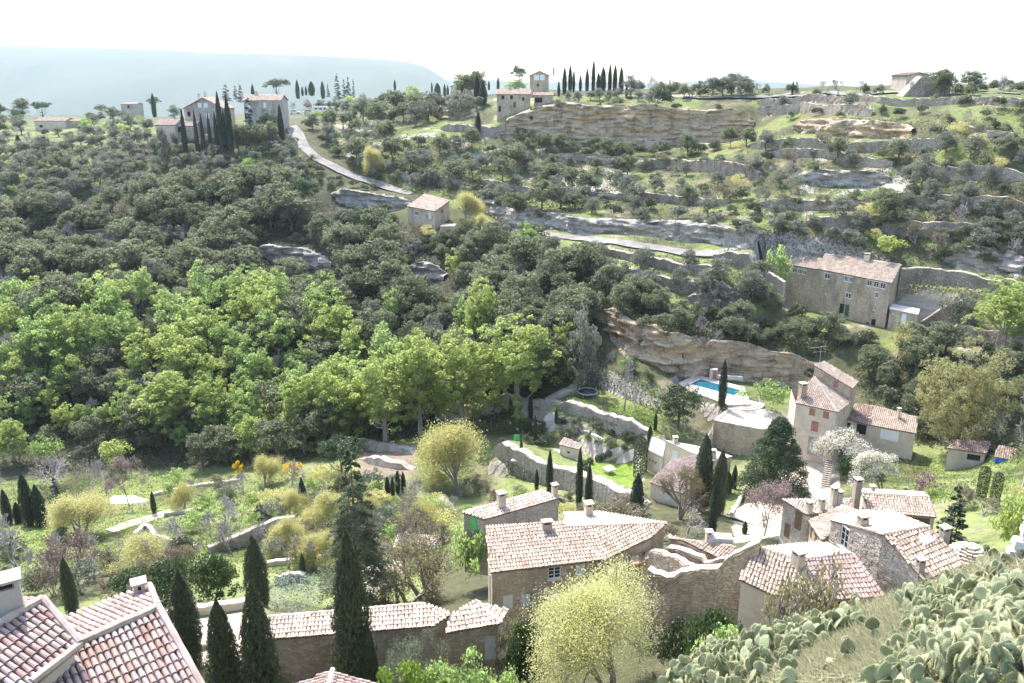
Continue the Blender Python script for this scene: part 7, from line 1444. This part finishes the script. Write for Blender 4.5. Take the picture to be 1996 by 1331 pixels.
for px, py, n, s in ((1285,1345,14,1.0),(1345,1322,16,1.05),(1400,1302,16,1.0),(1450,1345,16,1.05),(1462,1290,16,1.0),(1520,1318,18,1.05),(1500,1268,14,.95),(1560,1280,16,1.0),(1548,1248,13,.95),(1600,1262,14,.95),(1610,1232,12,.9),(1645,1218,12,.85),(1580,1345,12,.95),(1425,1262,10,.9),(1350,1350,10,1.),
    (1735,1350,16,1.0),(1762,1318,18,1.0),(1800,1290,18,1.0),(1810,1345,16,1.0),(1850,1320,20,1.05),(1840,1262,18,1.0),(1890,1350,16,1.0),(1895,1285,20,1.05),(1935,1320,20,1.1),(1975,1345,16,1.1),(1985,1290,20,1.1),(1870,1232,18,.95),(1920,1245,20,1.0),(1960,1235,20,1.05),(1815,1232,14,.95),(1785,1255,12,.9),(1900,1200,18,.95),(1945,1190,18,1.0),(1990,1205,18,1.05),(1850,1195,14,.9),(1800,1200,10,.85),(1985,1160,18,1.0),(1940,1150,14,.95),(1890,1160,12,.9),(1975,1120,14,.95),(1830,1162,8,.8),(1885,1122,9,.8),(1850,1135,6,.7),(1700,1208,6,.75),(1905,1085,6,.75),(1755,1182,6,.7),(1925,1115,9,.85)): prickly_pear(px, py, int(n * 2.4), s * (.92 if px < 1670 else .76))
for k in range(62):
    a = NSX[k]; prickly_pear(a[0], a[1], int(a[2] * 2.2), a[3] * (.9 if a[0] < 1670 else .74))
NS = [(1230,1345),(1320,1262),(1420,1240),(1640,1186),(1850,1118),(1996,1040),(1996,1345)]
stuff_cover('dry_grass', [(NS, 7000), ([(1540,1345),(1640,1230),(1720,1180),(1800,1180),(1750,1345)], 6000)], 1, 'drygrass', .5, 5, .12, .3, 81, lambda g: g[:, 1] < 30, .06, (0, 0, 1.))
stuff_cover('green_grass', [([(1560,1345),(1640,1250),(1740,1200),(1790,1210),(1720,1345)], 3000), (NS, 3600)], 1, 'grass', .38, 5, .1, .2, 82, lambda g: (g[:, 1] < 30) & (fbm(g[:, 0] / 1.3, g[:, 1] / 1.3, 3, 91) > .5), .07, (0, 0, 1.))
stuff_cover('slope_weeds', [(NS, 5200)], 1, 'silver', .1, 8, .14, .34, 83, lambda g: (g[:, 1] < 30) & (fbm(g[:, 0] / 1.6, g[:, 1] / 1.6, 3, 93) > .52), .5)
def flowers(name, label, cs, mat, n, sp, seed, cat='flowers'):
    for (px, py), lab in zip(cs, label):
        c = hit(px, py); rg = R_(seed + int(px)); C = c + rg.normal(0, 1, (n, 3)) * (sp, sp, 0); C[:, 2] = [ground(a, b) for a, b in C[:, :2]]; C[:, 2] += rg.uniform(.15, .42, n); st = [(C[k] - c - (0, 0, .3), C[k] - c, .004, .003) for k in range(n)]; r = empty(name, c, lab, cat); tag(link('stems', seg_mesh('stems', st, 'twig', .004), r), kind='stuff'); k = rg.integers(0, n, n * 5); D = C[k] - c + rg.normal(0, .025, (n * 5, 3)); tag(link('petals', lmesh('petals', [(leaves(D, np.tile([0, -.4, 1.], (n * 5, 1)), .032, rg, .8, .7), MT[mat])]), r), kind='stuff')
flowers('yellow_flowers', ['yellow flowers among the left prickly pears', 'yellow flowers along the crest right of the ochre house', 'yellow flowers by the pale stones at the right edge', 'yellow flowers in the bottom right corner'], [(1490, 1290), (1800, 1185), (1955, 1085), (1980, 1325)], 'forsythia', 70, .42, 700)
flowers('pink_flowers', ['pink flowers at the bottom edge under the yellow budding tree'], [(1290, 1328)], 'pink', 130, .6, 720)
MT['white_stone'] = noisy('pale limestone', (.42, .39, .34), (.60, .57, .52), 3, .9, 6, .5, 9)  # the stone's own pale tone, varied by noise
pc = PD(2014, 1092, 15.6); sp_ = empty('stone_pillar', pc, 'broken wall of pale stones rising at the right edge above the prickly pears', 'wall'); rg = R_(808)
for lv in range(-8, 13):
    for k in range(3):
        m = MB(); c = pc + (-.28 + k * .36 + (lv % 2) * .12 + .12 * max(0, lv - 4) * .35, .1 + rg.uniform(-.06, .06), -.15 + lv * .125); m.box(c, (.33 * rg.uniform(.55, 1), .34 * rg.uniform(.7, 1), .118), rg.uniform(-.6, .6), taper=rg.uniform(.68, .95)); m.build('stone', [MT['white_stone']], sp_)
# ------------------------------------------------------------------ wording for everything scattered
LM = {'the roadside house': (838, 410), 'the climbing road': (620, 300), 'the lane above the olive terraces': (1300, 488), 'the hillside house': (1650, 560), 'the hillside house annex': (1765, 615), 'the ochre cliff': (1240, 250), 'the cliff hut': (1270, 285), 'the cliff top house': (1000, 205), 'the tall cliff house': (1055, 170), 'the ivy-covered barn': (1800, 160), 'the gnarled lone tree': (1600, 170), 'the pale rock band': (1660, 255), 'the pale rock slabs': (1665, 350), 'the round tree at the right edge': (1955, 610), 'the swimming pool': (1395, 755), 'the pool cliff': (1330, 690), 'the trampoline': (1145, 768), 'the red shutter house': (1600, 800), 'the low wing': (1730, 830), 'the dark shed': (1890, 890), 'the blue tarpaulin': (1955, 895), 'the big yellow-green tree': (1860, 770), 'the garden house': (1340, 920), 'the pond': (1065, 890), 'the big round willow': (895, 880), 'the cedar': (700, 1000), 'the barn roof': (1000, 985), 'the farmhouse roof': (1100, 1060), 'the ruined wall': (1400, 1130), 'the ochre house': (1600, 1120), 'the skylight': (1805, 1055), 'the stone hut': (1893, 1045), 'the long outbuilding': (700, 1215), 'the tallest cypress': (665, 1170), 'the yellow budding tree': (1170, 1240), 'the juniper hedge': (580, 1185), 'the arched wall': (550, 1050), 'the curved white wall': (310, 1050), 'the garden slab': (250, 975), 'the four dark cypresses': (50, 975), 'the bottom left roofs': (200, 1240), 'the orchard pine': (667, 890), 'the forest rock': (570, 505), 'the small forest rock': (832, 535), 'the western rock': (250, 460), 'the grotto rock': (700, 385), 'the shaded gable house': (397, 220), 'the white-shuttered house': (510, 218), 'the veranda house': (325, 250), 'the long low house': (97, 240), 'the distant stone house': (250, 208), 'the caravan': (625, 214), 'the white awning': (724, 224), 'the pale far house': (905, 178), 'the two-chimney ridge house': (1315, 176), 'the curved steps': (1445, 800), 'the wooden steps': (1612, 925), 'the mauve courtyard tree': (1490, 990), 'the pale stones at the right edge': (1985, 1060), 'the bottom right corner': (1990, 1325), 'the pink flowers': (1290, 1315), 'the tallest bright green tree': (1008, 700), 'the upper left wood corner': (0, 420), 'the left frame edge': (0, 640), 'the leafless slope tree': (1075, 640), 'the meadow edge wall': (390, 950), 'the terrace dry grass': (1680, 1270)}
LN = list(LM); LX = np.array([LM[k] for k in LN], float); ORD = ['closest', 'second closest', 'third closest', 'fourth closest', 'fifth closest', 'sixth closest', 'seventh closest', 'eighth closest', 'ninth closest', 'tenth closest', 'eleventh closest', 'twelfth closest', 'thirteenth closest', 'fourteenth closest', 'fifteenth closest', 'sixteenth closest', 'seventeenth closest', 'eighteenth closest', 'nineteenth closest', 'twentieth closest'] + [f'{q} closest' for q in ('twenty-first', 'twenty-second', 'twenty-third', 'twenty-fourth', 'twenty-fifth', 'twenty-sixth', 'twenty-seventh', 'twenty-eighth', 'twenty-ninth', 'thirtieth')]
bk = {}
for o, ph, x, y in AUTO:
    d = np.hypot(LX[:, 0] - x, (LX[:, 1] - y) * 1.2); k = int(d.argmin()); dx, dy = x - LX[k, 0], y - LX[k, 1]
    w = ('right of' if dx > 0 else 'left of') if abs(dx) > abs(dy) else ('below' if dy > 0 else 'above'); bk.setdefault((ph, w, LN[k]), []).append((d[k], o))
for (ph, w, ln), L in bk.items():
    L.sort(key=lambda t: t[0])
    for i, (d, o) in enumerate(L):
        o['label'] = f'{ph} {w} {ln}' + ('' if len(L) == 1 else f', {ORD[min(i, 29)]} to it')
        if 'category' not in o: o['category'] = 'tree'
# ------------------------------------------------------------------ the air
hz = MB(); hz.hexa([(-4800, -120, -186), (4800, -120, -186), (4800, 6300, -186), (-4800, 6300, -186)], [(-4800, -120, 360), (4800, -120, 360), (4800, 6300, 360), (-4800, 6300, 360)])
hm = bpy.data.materials.new('pale air'); hm.use_nodes = True; ht = hm.node_tree; ht.nodes.clear()
ho = ht.nodes.new('ShaderNodeOutputMaterial'); hv = ht.nodes.new('ShaderNodeVolumePrincipled')
hv.inputs['Color'].default_value = (.76, .91, 1, 1); hv.inputs['Density'].default_value = .000068; hv.inputs['Anisotropy'].default_value = .25
ht.links.new(hv.outputs[0], ho.inputs['Volume'])
tag(hz.build('haze', hm), kind='stuff')
